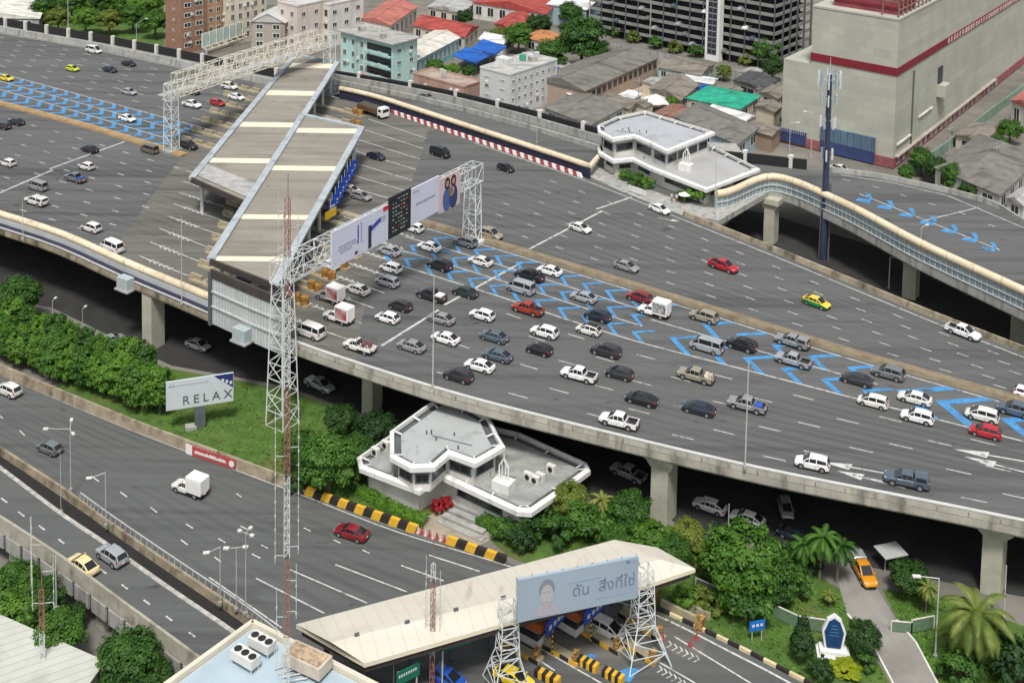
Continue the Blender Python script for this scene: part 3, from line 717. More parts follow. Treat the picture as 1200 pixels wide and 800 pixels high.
tyre = mat('tyre_rubber', (0.016, 0.016, 0.016), 0.85, 0.15, 1)
rim = mat('alloy_rim', (0.4, 0.41, 0.42), 0.35, 0.1, 1, metal=0.6)
lamp_f = mat('headlamp_lens', (0.6, 0.62, 0.64), 0.15, 0.1, 1); lamp_r = mat('tail_lamp_lens', (0.4, 0.015, 0.015), 0.25, 0.1, 1)
plate_m = mat('number_plate', (0.7, 0.7, 0.68), 0.5, 0.05, 1)
bed_m = mat('black_bed_liner', (0.03, 0.03, 0.032), 0.8, 0.2, 1)
box_white = mat('white_cargo_box', (0.76, 0.76, 0.74), 0.5, 0.05, .8)

def loft(mb, st, ring, ms=None, caps=True):
    """st = stations, ring(station) -> half ring of (y, z) from bottom to top; mirrored"""
    rows = []; 
    for s in st:
        h = ring(s); full = [(s[0], y, z) for y, z in h]+[(s[0], -y, z) for y, z in reversed(h)]
        rows.append(full)
    k = len(rows[0]); i0 = len(mb.v)
    for r in rows: mb.v += r
    for i in range(len(rows)-1):
        for j in range(k):
            jj = (j+1) % k
            mb.f.append((i0+i*k+j, i0+i*k+jj, i0+(i+1)*k+jj, i0+(i+1)*k+j)); mb.m.append(ms(i, j, k) if ms else 0)
    if caps:
        mb.f.append(tuple(i0+j for j in reversed(range(k)))); mb.m.append(ms(0, 0, k) if ms else 0)
        b = i0+(len(rows)-1)*k; mb.f.append(tuple(b+j for j in range(k))); mb.m.append(ms(len(rows)-2, 0, k) if ms else 0)

KINDS = {}
def spec(name, L, hw, body, green, wheels, wr=0.33, belt=0.93):
    KINDS[name] = dict(L=L, hw=hw, body=body, green=green, wheels=wheels, wr=wr, belt=belt)
# body station: x, half width factor, z bottom, z top ; green: x, top z, half width (roof)
spec('sedan', 4.6, .89, [(-2.3, .80, .42, .78), (-2.2, .93, .28, .98), (-1.85, .985, .2, 1.01), (-.9, 1, .19, .97), (.9, 1, .19, .95), (1.5, .98, .2, .9), (2.0, .94, .22, .80), (2.22, .85, .28, .68), (2.3, .7, .36, .58)],
     [(-1.95, 1.0, .72), (-1.05, 1.42, .6), (-.25, 1.48, .62), (.4, 1.44, .62), (1.3, .93, .74)], (-1.36, 1.38), .32)
spec('hatchback', 4.05, .87, [(-2.02, .84, .4, .85), (-1.95, .95, .28, 1.0), (-1.5, .99, .2, 1.02), (-.6, 1, .19, .98), (.8, 1, .19, .95), (1.4, .98, .2, .9), (1.8, .93, .24, .78), (1.97, .82, .3, .66), (2.03, .66, .38, .56)],
     [(-1.98, 1.02, .74), (-1.55, 1.44, .6), (-.5, 1.53, .62), (.3, 1.49, .62), (1.22, .94, .74)], (-1.25, 1.27), .31)
spec('suv', 4.7, .93, [(-2.35, .86, .48, .98), (-2.27, .95, .36, 1.12), (-1.8, .99, .26, 1.13), (-.6, 1, .25, 1.1), (.9, 1, .25, 1.08), (1.5, .98, .26, 1.03), (2.05, .94, .3, .95), (2.27, .85, .36, .82), (2.35, .7, .44, .7)],
     [(-2.3, 1.13, .8), (-1.95, 1.66, .66), (-.6, 1.78, .68), (.35, 1.72, .68), (1.25, 1.08, .8)], (-1.38, 1.42), .38, 1.08)
spec('mpv', 4.4, .89, [(-2.2, .86, .42, .9), (-2.12, .95, .3, 1.05), (-1.7, .99, .22, 1.06), (-.6, 1, .21, 1.03), (.9, 1, .21, 1.0), (1.5, .98, .22, .93), (1.95, .93, .26, .82), (2.13, .83, .3, .7), (2.2, .68, .38, .6)],
     [(-2.15, 1.06, .76), (-1.85, 1.58, .64), (-.6, 1.68, .66), (.5, 1.6, .66), (1.55, .97, .76)], (-1.33, 1.35), .33, 1.0)
spec('van', 5.1, .93, [(-2.55, .9, .42, 1.1), (-2.5, .97, .3, 1.22), (-2.0, 1, .24, 1.22), (0, 1, .24, 1.2), (1.4, 1, .24, 1.18), (1.95, .98, .26, 1.1), (2.35, .92, .3, .95), (2.5, .84, .36, .78), (2.56, .72, .42, .62)],
     [(-2.53, 1.22, .85), (-2.38, 1.98, .74), (-1.2, 2.1, .76), (1.0, 2.06, .76), (2.1, 1.12, .82)], (-1.5, 1.6), .34, 1.18)
spec('pickup', 5.3, .92, [(-.98, .99, .36, 1.1), (-.6, 1, .32, 1.1), (.8, 1, .3, 1.08), (1.5, .99, .3, 1.06), (2.2, .96, .32, 1.0), (2.52, .88, .38, .88), (2.65, .74, .46, .72)],
     [(-.98, 1.1, .8), (-.78, 1.7, .67), (-.1, 1.78, .68), (.5, 1.74, .68), (1.4, 1.08, .8)], (-1.62, 1.6), .39, 1.08)
spec('small_truck', 5.3, .9, [(-.15, .99, .36, 1.08), (.3, 1, .32, 1.08), (1.0, 1, .3, 1.08), (1.6, .99, .3, 1.05), (2.2, .96, .32, .98), (2.52, .88, .38, .86), (2.65, .74, .46, .72)],
     [(-.15, 1.08, .8), (.0, 1.68, .67), (.3, 1.74, .68), (.65, 1.72, .68), (1.45, 1.06, .8)], (-1.6, 1.62), .37, 1.06)

def car_meshes(kind, col, sidecol=None):
    S = KINDS[kind]; hw = S['hw']; P = []
    b = MB()
    def ring(s):
        x, f, zb, zt = s; w = hw*f; zm = (zb+zt)/2
        return [(w*.88, zb), (w*.985, zb+.1), (w, zm), (w*.975, zt-.09), (w*.9, zt-.015), (w*.5, zt+.02)]
    sm = 1 if sidecol else 0
    loft(b, S['body'], ring, lambda i, j, k: (2 if j in (k-1,) else (sm if j in (0, 1, 2, k-2, k-3, k-4) else 0)))
    # sill and bumper trim
    L = S['L']; x0 = S['body'][0][0]; xf = S['body'][-1][0]
    b.box((0, 0, S['body'][2][2]-.03), (L*.5, hw*1.96, .14), m=2)
    b.box((xf-.03, 0, .36), (.1, hw*1.1, .17), m=2)
    G = S['green']; nb = S['belt']
    def gring(i):
        x, zt, wr = G[i]
        if i in (0, len(G)-1): return [(wr+.06, zt-.02), (wr, zt), (wr*.75, zt+.02)]
        wb = hw*.9
        return [(wb, nb), (wr+.02, zt-.07), (wr*.8, zt)]
    rows = []
    for i in range(len(G)):
        h = gring(i); rows.append([(G[i][0], y, z) for y, z in h]+[(G[i][0], -y, z) for y, z in reversed(h)])
    ws, rw, sl, sr = MB(), MB(), MB(), MB(); last = len(G)-2
    for i in range(len(G)-1):
        a, c = rows[i], rows[i+1]
        for j in range(5):
            q = [a[j], a[j+1], c[j+1], c[j]]
            if j in (0, 4):
                t = sl if j == 0 else sr
                # inset glass, painted frame behind
                b.face(q, 0)
                ctr = [sum(p[d] for p in q)/4 for d in range(3)]
                n_ = Vector((0, 1 if j == 0 else -1, .35)).normalized()*.012
                gl = [tuple(ctr[d]+(p[d]-ctr[d])*(.9 if d != 2 else .8)+n_[d] for d in range(3)) for p in q]
                t.face(gl)
            elif j in (1, 2, 3) and i in (0, last):
                if j == 2:
                    b.face(q, 0); (rw if i == 0 else ws).face([tuple(p[d]+(.012 if d == 2 else (.012 if i else -.012) if d == 0 else 0) for d in range(3)) for p in ([(p[0], p[1]*1.12, p[2]) for p in q])])
                else: b.face(q, 0)
            else: b.face(q, 0)
    # wheel arches, mirrors, door seams
    wr = S['wr']
    for wx in S['wheels']:
        for s in (1, -1):
            pts = [(wx+(wr+.075)*math.cos(a), s*(hw+.004), wr+(wr+.075)*math.sin(a)) for a in [math.pi*k/8 for k in range(9)]]
            b.face(pts+[(wx-wr-.075, s*(hw+.004), .2), (wx+wr+.075, s*(hw+.004), .2)], 2)
    mx = G[-1][0]-.28
    for s in (1, -1): b.box((mx, s*(hw+.07), nb-.02), (.12, .2, .14), m=0)
    if kind in ('sedan', 'hatchback', 'suv', 'mpv', 'pickup', 'van'):
        xm = G[2][0]+.12
        for s in (1, -1): b.box((xm, s*(hw*.995), .36), (.025, .02, nb-.45), m=2); b.box((xm-.35, s*(hw*1.0), nb-.2), (.18, .03, .04), m=2)
    mats = [paint(col), paint(sidecol or col), trim]
    P.append(('body', b, mats, 38))
    P.append(('windscreen', ws, glass, 0))
    if rw.f: P.append(('rear_window', rw, glass, 0))
    P.append(('side_window', sl, glass, 0)); P.append(('side_window', sr, glass, 0))
    for wx in S['wheels']:
        for s in (1, -1):
            w_ = MB(); y0, y1 = s*(hw-.2), s*(hw+.015)
            w_.tube((wx, y0, wr), (wx, y1, wr), wr, n=16, m=0); w_.tube((wx, y1-s*.02, wr), (wx, y1+s*.008, wr), wr*.62, n=12, m=1)
            P.append(('wheel', w_, [tyre, rim], 40))
    zl = S['body'][-2][3]; fx = S['body'][-2][0]
    for s in (1, -1):
        h = MB(); h.hexa([(fx-.3, s*hw*.62, zl-.08), (fx+.03, s*hw*.55, zl-.1), (fx-.02, s*hw*.84, zl-.1), (fx-.3, s*hw*.93, zl-.08)], [(fx-.3, s*hw*.62, zl+.06), (fx+.02, s*hw*.55, zl+.02), (fx-.03, s*hw*.82, zl+.02), (fx-.3, s*hw*.91, zl+.06)])
        P.append(('headlight', h, lamp_f, 0))
    if kind in ('pickup', 'small_truck'): tx, tz = -L/2, .95
    else: tx, tz = S['body'][1][0], S['body'][1][3]-.05
    for s in (1, -1):
        h = MB(); h.box((tx+.04, s*hw*.8, tz-.2), (.2, hw*.3, .2)); P.append(('tail_light', h, lamp_r, 0))
    h = MB(); h.box((x0 if kind not in ('pickup', 'small_truck') else -L/2-.01, 0, .62), (.06, .36, .13)); P.append(('number_plate', h, plate_m, 0))
    if kind == 'pickup':
        d = MB(); x1, xr = -1.02, -L/2; w = hw*.985
        d.hexa([(xr, -w, .45), (x1, -w, .45), (x1, w, .45), (xr, w, .45)], [(xr, -w, .7), (x1, -w, .7), (x1, w, .7), (xr, w, .7)], 0, 1)
        for s in (1, -1): d.box(((xr+x1)/2, s*(w-.05), .7), (x1-xr, .1, .4))
        d.box((xr+.05, 0, .7), (.1, 2*w-.2, .38)); d.box((x1-.05, 0, .7), (.1, 2*w-.2, .4))
        for s in (1, -1): d.box(((xr+x1)/2, s*(w-.13), .71), (x1-xr-.2, .05, .36), m=1)
        wx = S['wheels'][0]
        for s in (1, -1):
            d.face([(wx+(wr+.075)*math.cos(a), s*(w+.012), wr+(wr+.075)*math.sin(a)) for a in [math.pi*k/8 for k in range(9)]]+[(wx-wr-.075, s*(w+.012), .3), (wx+wr+.075, s*(w+.012), .3)], 1)
        d.box((xr-.06, 0, .42), (.14, 1.6, .14), m=1)
        P.append(('cargo_bed', d, [paint(col), bed_m], 0))
    if kind == 'small_truck':
        d = MB(); d.box((-1.4, 0, .42), (2.5, .9, .2)); d.box((-2.6, 0, .45), (.1, 1.6, .12)); P.append(('chassis', d, trim, 0))
    return P
VP = {}; VMESH = {}
def vehicle(kind, col, label, px, py, z=ZD, d=None, group=None, extra=None, sidecol=None, name=None, cat=None, lift=0.75, sc=1.0):
    p = U(px, py, z+lift); p = Vector((p.x, p.y, z+0.012))
    if d is None:
        u, v = UV(p); s = (v-near(u))/(med(u)-near(u))
        if s < 1:
            sl = lerp((near(u+4)-near(u-4))/8, (med(u+4)-med(u-4))/8, s); dirn = -1
        else:
            s = (v-med(u))/(far(u)-med(u)); sl = lerp((med(u+4)-med(u-4))/8, (far(u+4)-far(u-4))/8, s); dirn = 1
        dv = (E+NV*sl)*dirn
    else:
        q = U(px+d[0]*.3, py+d[1]*.3, z+lift)-U(px-d[0]*.3, py-d[1]*.3, z+lift); dv = q
    rz = math.atan2(dv.y, dv.x)
    name = name or {'small_truck': 'box_truck', 'pickup': 'pickup_truck', 'mpv': 'people_carrier', 'sedan': 'sedan_car', 'hatchback': 'hatchback_car', 'suv': 'suv_car', 'van': 'passenger_van'}[kind]
    cat = cat or {'small_truck': 'truck', 'pickup': 'pickup truck', 'van': 'van'}.get(kind, 'car')
    if col in VARY: col = VARY[col][(int(px)*7+int(py)) % 3]
    key = (kind, col, sidecol, extra)
    if key in VP:
        o = copy_tree(VP[key], p, rz, label, group); o['category'] = cat
        for gk in ('group',):
            if not group and gk in o: del o[gk]
    else:
        o = thing(name, label, cat, p, group, rz); VP[key] = o
        for nm, mb, mm, sm in car_meshes(kind, col, sidecol):
            mk_ = (kind, nm, len([c for c in o.children if c.name.split('.')[0] == nm]))
            ck = mk_+((col, sidecol) if isinstance(mm, list) and mm[0] in [paint(col)] else ())
            if ck in VMESH:
                c = bpy.data.objects.new(nm, VMESH[ck]); COL.objects.link(c); c.parent = o
            else:
                c = mb.build(nm, mm, None, smooth=sm, fix=True) if sm else mb.build(nm, mm, None)
                c.parent = o; VMESH[ck] = c.data
        if extra: EXTRA[extra](o, hwof(kind), col)
    if sc != 1.0: o.scale = (sc, sc, sc)
    return o
def hwof(k): return KINDS[k]['hw']
def addp(o, nm, mb, mm, smooth=False):
    c = mb.build(nm, mm, None, smooth=smooth); c.parent = o; return c
def ex_canopy(o, hw, col):
    b = MB(); loft(b, [(-2.6, 0), (-2.5, 1), (-1.1, 1), (-1.0, 0)], lambda s: [(hw*.95, 1.1), (hw*(.82 if s[1] else .84), 1.62+.1*s[1]), (hw*.6, 1.68+.1*s[1])])
    c = addp(o, 'bed_canopy', b, paint(col), 30)
    for s in (1, -1): addp(o, 'canopy_window', MB().hexa([(-2.35, s*hw*.935, 1.2), (-1.15, s*hw*.935, 1.2), (-1.15, s*hw*.99, 1.2), (-2.35, s*hw*.99, 1.2)], [(-2.35, s*hw*.82, 1.6), (-1.15, s*hw*.82, 1.6), (-1.15, s*hw*.875, 1.6), (-2.35, s*hw*.875, 1.6)]), glass)
    addp(o, 'canopy_window', MB().box((-2.62, 0, 1.22), (.05, hw*1.4, .38)), glass)
def cargo(sidemat, h=2.05, ln=2.55):
    def f(o, hw, col):
        b = MB(); b.box((-2.65+ln/2+.02, 0, .72), (ln, 1.84, h), m=0); b.box((-2.65+ln/2+.02, 0, .72+h), (ln-.1, 1.74, .05), m=0)
        c = addp(o, 'cargo_box', b, box_white)
        for s in (1, -1):
            dd_ = addp(o, 'rear_door', MB().box((-2.65, s*.44, .8), (.04, .84, h-.15)), box_white)
        for s in (1, -1):
            addp(o, 'side_panel', MB().box((-2.65+ln/2+.02, s*.93, 1.0), (ln*.9, .02, h*.75)), sidemat)
    return f
pink_ad = mat('red_pink_advert', (0.22, 0.025, 0.035), 0.5, 0.5, .8, dark=(0.5, 0.36, 0.36), detail=1)
dark_ad = mat('dark_photo_advert', (0.05, 0.05, 0.06), 0.5, 0.5, 2.5, dark=(0.5, 0.5, 0.48), detail=2)
white_ad = mat('plain_white_panel', (0.72, 0.72, 0.7), 0.5, 0.03, 1)
def ex_taxi(o, hw, col): addp(o, 'roof_sign', MB().box((.1, 0, 1.48), (.18, .5, .16)), mat('taxi_sign', (.75, .7, .3), .4, .05))
def ex_load(o, hw, col):
    b = MB(); random.seed(5)
    for i in range(9): b.box((random.uniform(-2.4, -1.3), random.uniform(-.5, .5), .72+random.uniform(0, .25)), (random.uniform(.3, .6), random.uniform(.3, .5), random.uniform(.2, .4)), random.random())
    addp(o, 'cargo_load', b, mat('mixed_cargo', (.5, .45, .38), .8, .4, 3))
def ex_wload(o, hw, col):
    b = MB(); b.box((-1.8, 0, .75), (1.2, 1.3, .5)); addp(o, 'cargo_load', b, box_white)
def ex_bload(o, hw, col):
    b = MB(); b.box((-1.7, .1, .75), (1.0, 1.1, .42), .1); addp(o, 'cargo_load', b, paint('blue'))
def ex_cage(o, hw, col):
    b = MB(); b.box((-1.35, 0, .7), (2.6, 1.85, .35)); addp(o, 'cargo_bed', b, box_white)
    c = MB()
    for x in (-2.6, -2.0, -1.4, -.8, -.15):
        for y in (-.88, .88): c.bar((x, y, 1.05), (x, y, 2.3), .05)
    for z in (1.4, 1.85, 2.3):
        for y in (-.88, .88): c.bar((-2.6, y, z), (-.15, y, z), .05)
        for x in (-2.6, -.15): c.bar((x, -.88, z), (x, .88, z), .05)
    addp(o, 'cage', c, steel_d)
    d = MB(); random.seed(3)
    for i in range(8): d.box((random.uniform(-2.3, -.5), random.uniform(-.5, .5), 1.06), (.5, .45, random.uniform(.2, .6)), random.random())
    addp(o, 'cargo_load', d, mat('dark_red_cargo', (.2, .07, .06), .8, .4, 3))
def ex_blackroof(o, hw, col): addp(o, 'black_roof', MB().hexa([(-1.5, -.5, 1.49), (.28, -.5, 1.49), (.28, .5, 1.49), (-1.5, .5, 1.49)], [(-1.4, -.46, 1.56), (.2, -.46, 1.54), (.2, .46, 1.54), (-1.4, .46, 1.56)]), trim)
EXTRA = dict(canopy=ex_canopy, silvercanopy=lambda o, hw, col: ex_canopy(o, hw, 'silver'), box=cargo(white_ad), pinkbox=cargo(pink_ad, 2.15), darkbox=cargo(dark_ad), taxi=ex_taxi, load=ex_load, wload=ex_wload, bload=ex_bload, cage=ex_cage, blackroof=ex_blackroof)
V = vehicle
# upper left, far carriageway
V('van', 'white', 'white van driving beside the far concrete wall at upper left', 110, 59)
V('hatchback', 'lime', 'yellow green hatchback on the open lanes at upper left', 85, 80)
V('sedan', 'black', 'upper black car of a pair right of the yellow green hatchback', 151, 74)
V('sedan', 'navy', 'dark navy sedan just behind and below the upper black car', 129, 81)
V('sedan', 'silver', 'silver sedan in the lane above the blue lanes, upper left', 151, 107)
V('sedan', 'yellow', 'yellow taxi cut by the left picture edge above the blue lanes', 7, 91, extra='taxi', name='taxi_car', cat='taxi')
V('sedan', 'white', 'white sedan driving over the blue lane markings left of the gantry', 149, 138)
V('suv', 'black', 'black SUV at the end of the blue lanes beside the gantry foot', 221, 170)
V('pickup', 'white', 'white pickup waiting left of a red car at the upper toll gates', 225, 122)
V('hatchback', 'red', 'red hatchback waiting at the upper toll gates', 255, 120)
V('suv', 'white', 'white SUV in the farthest queue under the lattice gantry', 269, 101)
V('sedan', 'white', 'white sedan half hidden by the upper canopy edge, right of the red hatchback', 277, 113)
V('hatchback', 'black', 'black hatchback under the lattice gantry beam above the white pickup', 226, 107)
# upper left, near carriageway
V('van', 'olive', 'olive silver van leaving the gates beside the brown median', 175, 175, sc=.9)
V('sedan', 'black', 'black sedan below the brown median, left of the olive van', 105, 174)
V('sedan', 'navy', 'dark car at the left picture edge, right one of a close pair', 19, 142)
V('hatchback', 'black', 'black hatchback cut off at the left edge beside a dark car', 4, 147)
V('hatchback', 'white', 'white hatchback at the left picture edge below the dark pair', 9, 190)
V('hatchback', 'white', 'white hatchback directly below the black sedan on the left lanes', 101, 194)
V('pickup', 'grey', 'grey blue pickup with load below the white hatchback on the left lanes', 88, 208, extra='bload')
V('van', 'silver', 'silver van beside the white covered pickup at the left', 44, 218, sc=.92)
V('pickup', 'white', 'white pickup with canopy next to the silver van at the left', 42, 235, extra='canopy')
V('mpv', 'white', 'white people carrier alone in the lane above the cream barrier', 107, 266)
V('van', 'white', 'white van hugging the cream barrier left of the toll canopy', 131, 289)
# far carriageway, right half
V('sedan', 'navy', 'dark blue sedan just past the canopy end on the far lanes', 441, 182)
V('van', 'black', 'black van near the red and white striped barrier', 516, 179)
V('hatchback', 'black', 'black hatchback right of the black van on the far lanes', 593, 196)
V('sedan', 'white', 'white sedan at the road edge in front of the upper white office', 773, 244)
V('sedan', 'white', 'white sedan driving over the white stop line', 680, 266)
V('sedan', 'silver', 'silver sedan alone in the middle of the far lanes', 734, 311)
V('pickup', 'red', 'bright red pickup on the open far lanes', 848, 311)
V('sedan', 'yellow', 'yellow and green taxi on the right far lanes', 957, 353, extra='taxi', sidecol='green', name='taxi_car', cat='taxi')
V('pickup', 'white', 'white pickup with black bed near the far parapet at right', 1129, 388)
V('suv', 'beige', 'beige SUV beside the median at the foot of the billboard gantry', 575, 274)
V('sedan', 'silver', 'silver car leaving a booth behind the billboards', 423, 229)
V('hatchback', 'white', 'white hatchback coming out under the canopy beside the blue signs', 412, 222)
# near carriageway: blue lanes
V('suv', 'white', 'white SUV directly below the advertising panels, topmost of the blue lanes', 484, 266, sc=.92)
V('hatchback', 'white', 'white car peeking out under the left advertising panel', 386, 309)
V('suv', 'grey', 'dark grey SUV under the far foot of the billboard gantry', 545, 283)
V('sedan', 'white', 'white sedan below the white SUV in the blue lanes', 503, 288)
V('sedan', 'silver', 'silver sedan second row from the booths, left end of the blue lanes', 456, 293)
V('suv', 'black', 'black SUV in the blue lanes below the black LED panel', 515, 310)
V('sedan', 'white', 'white sedan crossing the stop line in the blue lanes', 563, 305)
V('mpv', 'white', 'white people carrier beside a silver one left of the black SUV', 458, 313, sc=.95)
V('mpv', 'silver', 'silver people carrier right below the white one near the booths', 454, 329)
V('sedan', 'darkgreen', 'dark green sedan by the stop line, right of the black loaded pickup', 545, 341)
V('pickup', 'black', 'black pickup carrying white goods next to the dark green sedan', 505, 345, extra='wload')
V('pickup', 'black', 'black pickup with empty bed ahead of the white car under the median', 620, 322)
V('sedan', 'white', 'white sedan behind the black pickup beside the tan median', 644, 316)
V('van', 'silver', 'silver van with white roof beside the red pickup', 610, 337)
V('pickup', 'rust', 'rust red pickup right of the silver van', 618, 361)
V('sedan', 'silver', 'silver sedan in the middle blue lane above the navy SUV', 684, 347)
V('suv', 'navy', 'navy SUV between the silver sedan and the black roofed hatchback', 700, 369, sc=.93)
V('hatchback', 'white', 'small white hatchback with black roof on the blue lane edge', 690, 385, extra='blackroof')
V('suv', 'maroon', 'maroon SUV beside the tan median ahead of the white box truck', 749, 347, sc=.92)
V('small_truck', 'white', 'white box truck with a dark photo on its side in the blue lanes', 766, 364, extra='darkbox')
V('suv', 'beige', 'beige SUV behind the white box truck beside the median', 825, 370)
V('van', 'silver', 'silver van with white roof behind the big blue chevron', 828, 405)
V('suv', 'black', 'black SUV right beside the silver van in the blue lanes', 869, 403)
V('pickup', 'silver', 'silver covered pickup near the median, right of the black SUV', 928, 399, extra='canopy')
V('pickup', 'silver', 'silver pickup with open black bed below the covered silver one', 929, 421)
V('sedan', 'black', 'long black sedan in the blue lanes at right', 1004, 443)
V('suv', 'grey', 'dark grey SUV with white tailgate object beside the median at right', 1041, 436)
V('mpv', 'white', 'white people carrier on the blue lane border below the black sedan', 1023, 469, sc=.95)
V('sedan', 'white', 'white sedan behind the dark SUV in the right blue lane', 1072, 465)
V('suv', 'white', 'white SUV on the blue lane border below the white sedan', 1075, 487)
V('mpv', 'white', 'white people carrier beside the red hatchback at the right edge', 1151, 485)
V('suv', 'slate', 'dark blue SUV cut by the right picture edge in the blue lane', 1190, 479)
V('hatchback', 'white', 'white hatchback cut by the right edge beside the median', 1206, 461)
V('hatchback', 'red', 'dark red hatchback beside the blue lane near the right edge', 1155, 504)
# near carriageway: grey lanes
V('sedan', 'white', 'white sedan beside the red sided box truck near the booths', 419, 338)
V('small_truck', 'silver', 'truck with red pink box, the upper of two near the booths', 386, 347, extra='pinkbox')
V('small_truck', 'white', 'white truck with red pink box, the lower of two near the booths', 396, 371, extra='pinkbox')
V('hatchback', 'black', 'black hatchback in the second row, left of the stop line', 469, 357)
V('hatchback', 'white', 'white hatchback below the black hatchback near the booths', 454, 371)
V('sedan', 'silver', 'silver sedan just beyond the stop line below the loaded black pickup', 517, 372)
V('suv', 'white', 'white SUV right of the silver sedan past the stop line', 565, 368, sc=.9)
V('sedan', 'white', 'white sedan behind the lamp post in the grey lanes', 522, 395)
V('sedan', 'slate', 'blue grey sedan in front of a white one, right of the lamp post', 579, 393)
V('van', 'white', 'white minibus at the lowest booth beside the silver cladding', 363, 388)
V('sedan', 'silver', 'silver sedan on the left end of the white stop line', 482, 404)
V('small_truck', 'white', 'small white truck with a black cage at the near parapet', 421, 405, extra='cage')
V('suv', 'black', 'black SUV against the near parapet by the lamp post', 537, 439, sc=.95)
V('sedan', 'white', 'white sedan right beside the black SUV at the near parapet', 562, 427)
V('sedan', 'slate', 'blue grey sedan above the white one near the parapet', 583, 415)
V('suv', 'white', 'white SUV with spare wheel on its back in the middle lanes', 638, 388, sc=.95)
V('hatchback', 'black', 'black hatchback below the white SUV with spare wheel', 632, 408)
V('suv', 'black', 'large black SUV below the black roofed white hatchback', 710, 410)
V('pickup', 'white', 'white pickup with black bed between two black cars', 678, 438)
V('hatchback', 'black', 'black hatchback behind the white pickup under the large SUV', 726, 436)
V('sedan', 'black', 'black sedan behind the lone white pickup, upper of two dark cars', 752, 466)
V('sedan', 'navy', 'dark navy sedan in the centre of the right grey lanes', 819, 477)
V('pickup', 'beige', 'beige pickup with assorted load below the silver van', 815, 439, extra='load')
V('pickup', 'silver', 'silver pickup with blue goods behind a lamp post', 875, 473, extra='bload')
V('pickup', 'white', 'white pickup with empty bed nearest the parapet, above the white office', 725, 492)
V('suv', 'white', 'white SUV driving on the arrows beside the near parapet', 952, 541)
V('pickup', 'slate', 'slate blue pickup with canopy behind the lane arrows', 1062, 561, extra='canopy')
# lower road
dl = (-20, -8)
V('suv', 'white', 'white SUV at the left edge of the lower road', 10, 456, 0.06, (-20, -9), extra='canopy' if False else None)
V('hatchback', 'grey', 'dark hatchback with pale roof on the lower road', 58, 523, .06, (-20, -9))
V('small_truck', 'white', 'white box truck alone on the lower road', 222, 571, .06, (-20, -7.5), extra='box')
V('sedan', 'maroon', 'dark red sedan in front of the yellow black barrier on the lower road', 412, 622, .06, (-20, -6.5))
V('suv', 'silver', 'silver SUV on the lower left ramp', 131, 649, ZR+.02, (-20, -14), sc=.95)
V('sedan', 'cream', 'pale yellow taxi behind the parapet of the lower left ramp', 97, 660, ZR+.02, (-20, -14.5), sidecol='cream', extra='taxi', name='taxi_car', cat='taxi')
V('mpv', 'white', 'white people carrier coming out under the lower toll canopy', 712, 735, .06, (20, 10))
V('sedan', 'yellow', 'bright yellow taxi at the lattice foot under the lower canopy', 602, 792, .06, (20, 10), extra='taxi', sidecol='yellow', name='taxi_car', cat='taxi')
V('hatchback', 'blue', 'bright blue car below the green signs at the lower canopy', 525, 793, .06, (20, 10))
# below the elevated road
Gd = 'cars parked in the dark below the elevated road'
V('sedan', 'silver', 'silver car in the dark beside the left bridge pier', 130, 397, .012, (20, -6))
V('sedan', 'white', 'white car in shade under the road just right of the pier', 832, 591, .012, (-20, -7))
V('sedan', 'white', 'white car in shade under the road by the thin pole', 876, 606, .012, (-20, -7))
V('hatchback', 'silver', 'silver hatchback parked nose out in shade left of the palms', 921, 594, .012, (3, 12))
V('pickup', 'silver', 'grey pickup parked in deep shade left of the road pier', 736, 553, .012, (-20, -9))
V('sedan', 'silver', 'grey car parked in deep shade above the RELAX board', 232, 403, .012, (20, 7))
V('pickup', 'silver', 'pale pickup parked in shade behind the lattice tower', 375, 450, .012, (20, 9), extra='wload')
V('sedan', 'navy', 'dark car parked in shade left of the palm trees', 932, 625, .012, (-20, -8))
V('hatchback', 'white', 'white car in shade between the round tree and the palms', 992, 600, .012, (-20, -4)) if False else None
V('pickup', 'orange', 'orange yellow pickup with silver canopy on the driveway', 1012, 668, .03, (9, 16), extra='silvercanopy')
V('sedan', 'grey', 'dark sedan on the side road in front of the pink low building', 500, 113, ZD-.04, (20, 5))
V('sedan', 'black', 'black car parked by the left wall of the department store', 910, 137, .012, (20, 5))
V('suv', 'grey', 'dark SUV parked below the black roofed shack by the store', 902, 122, .012, (20, 6))
V('pickup', 'white', 'white pickup parked on the pale ground behind the ramp at the store front', 985, 198, .012, (20, 6))
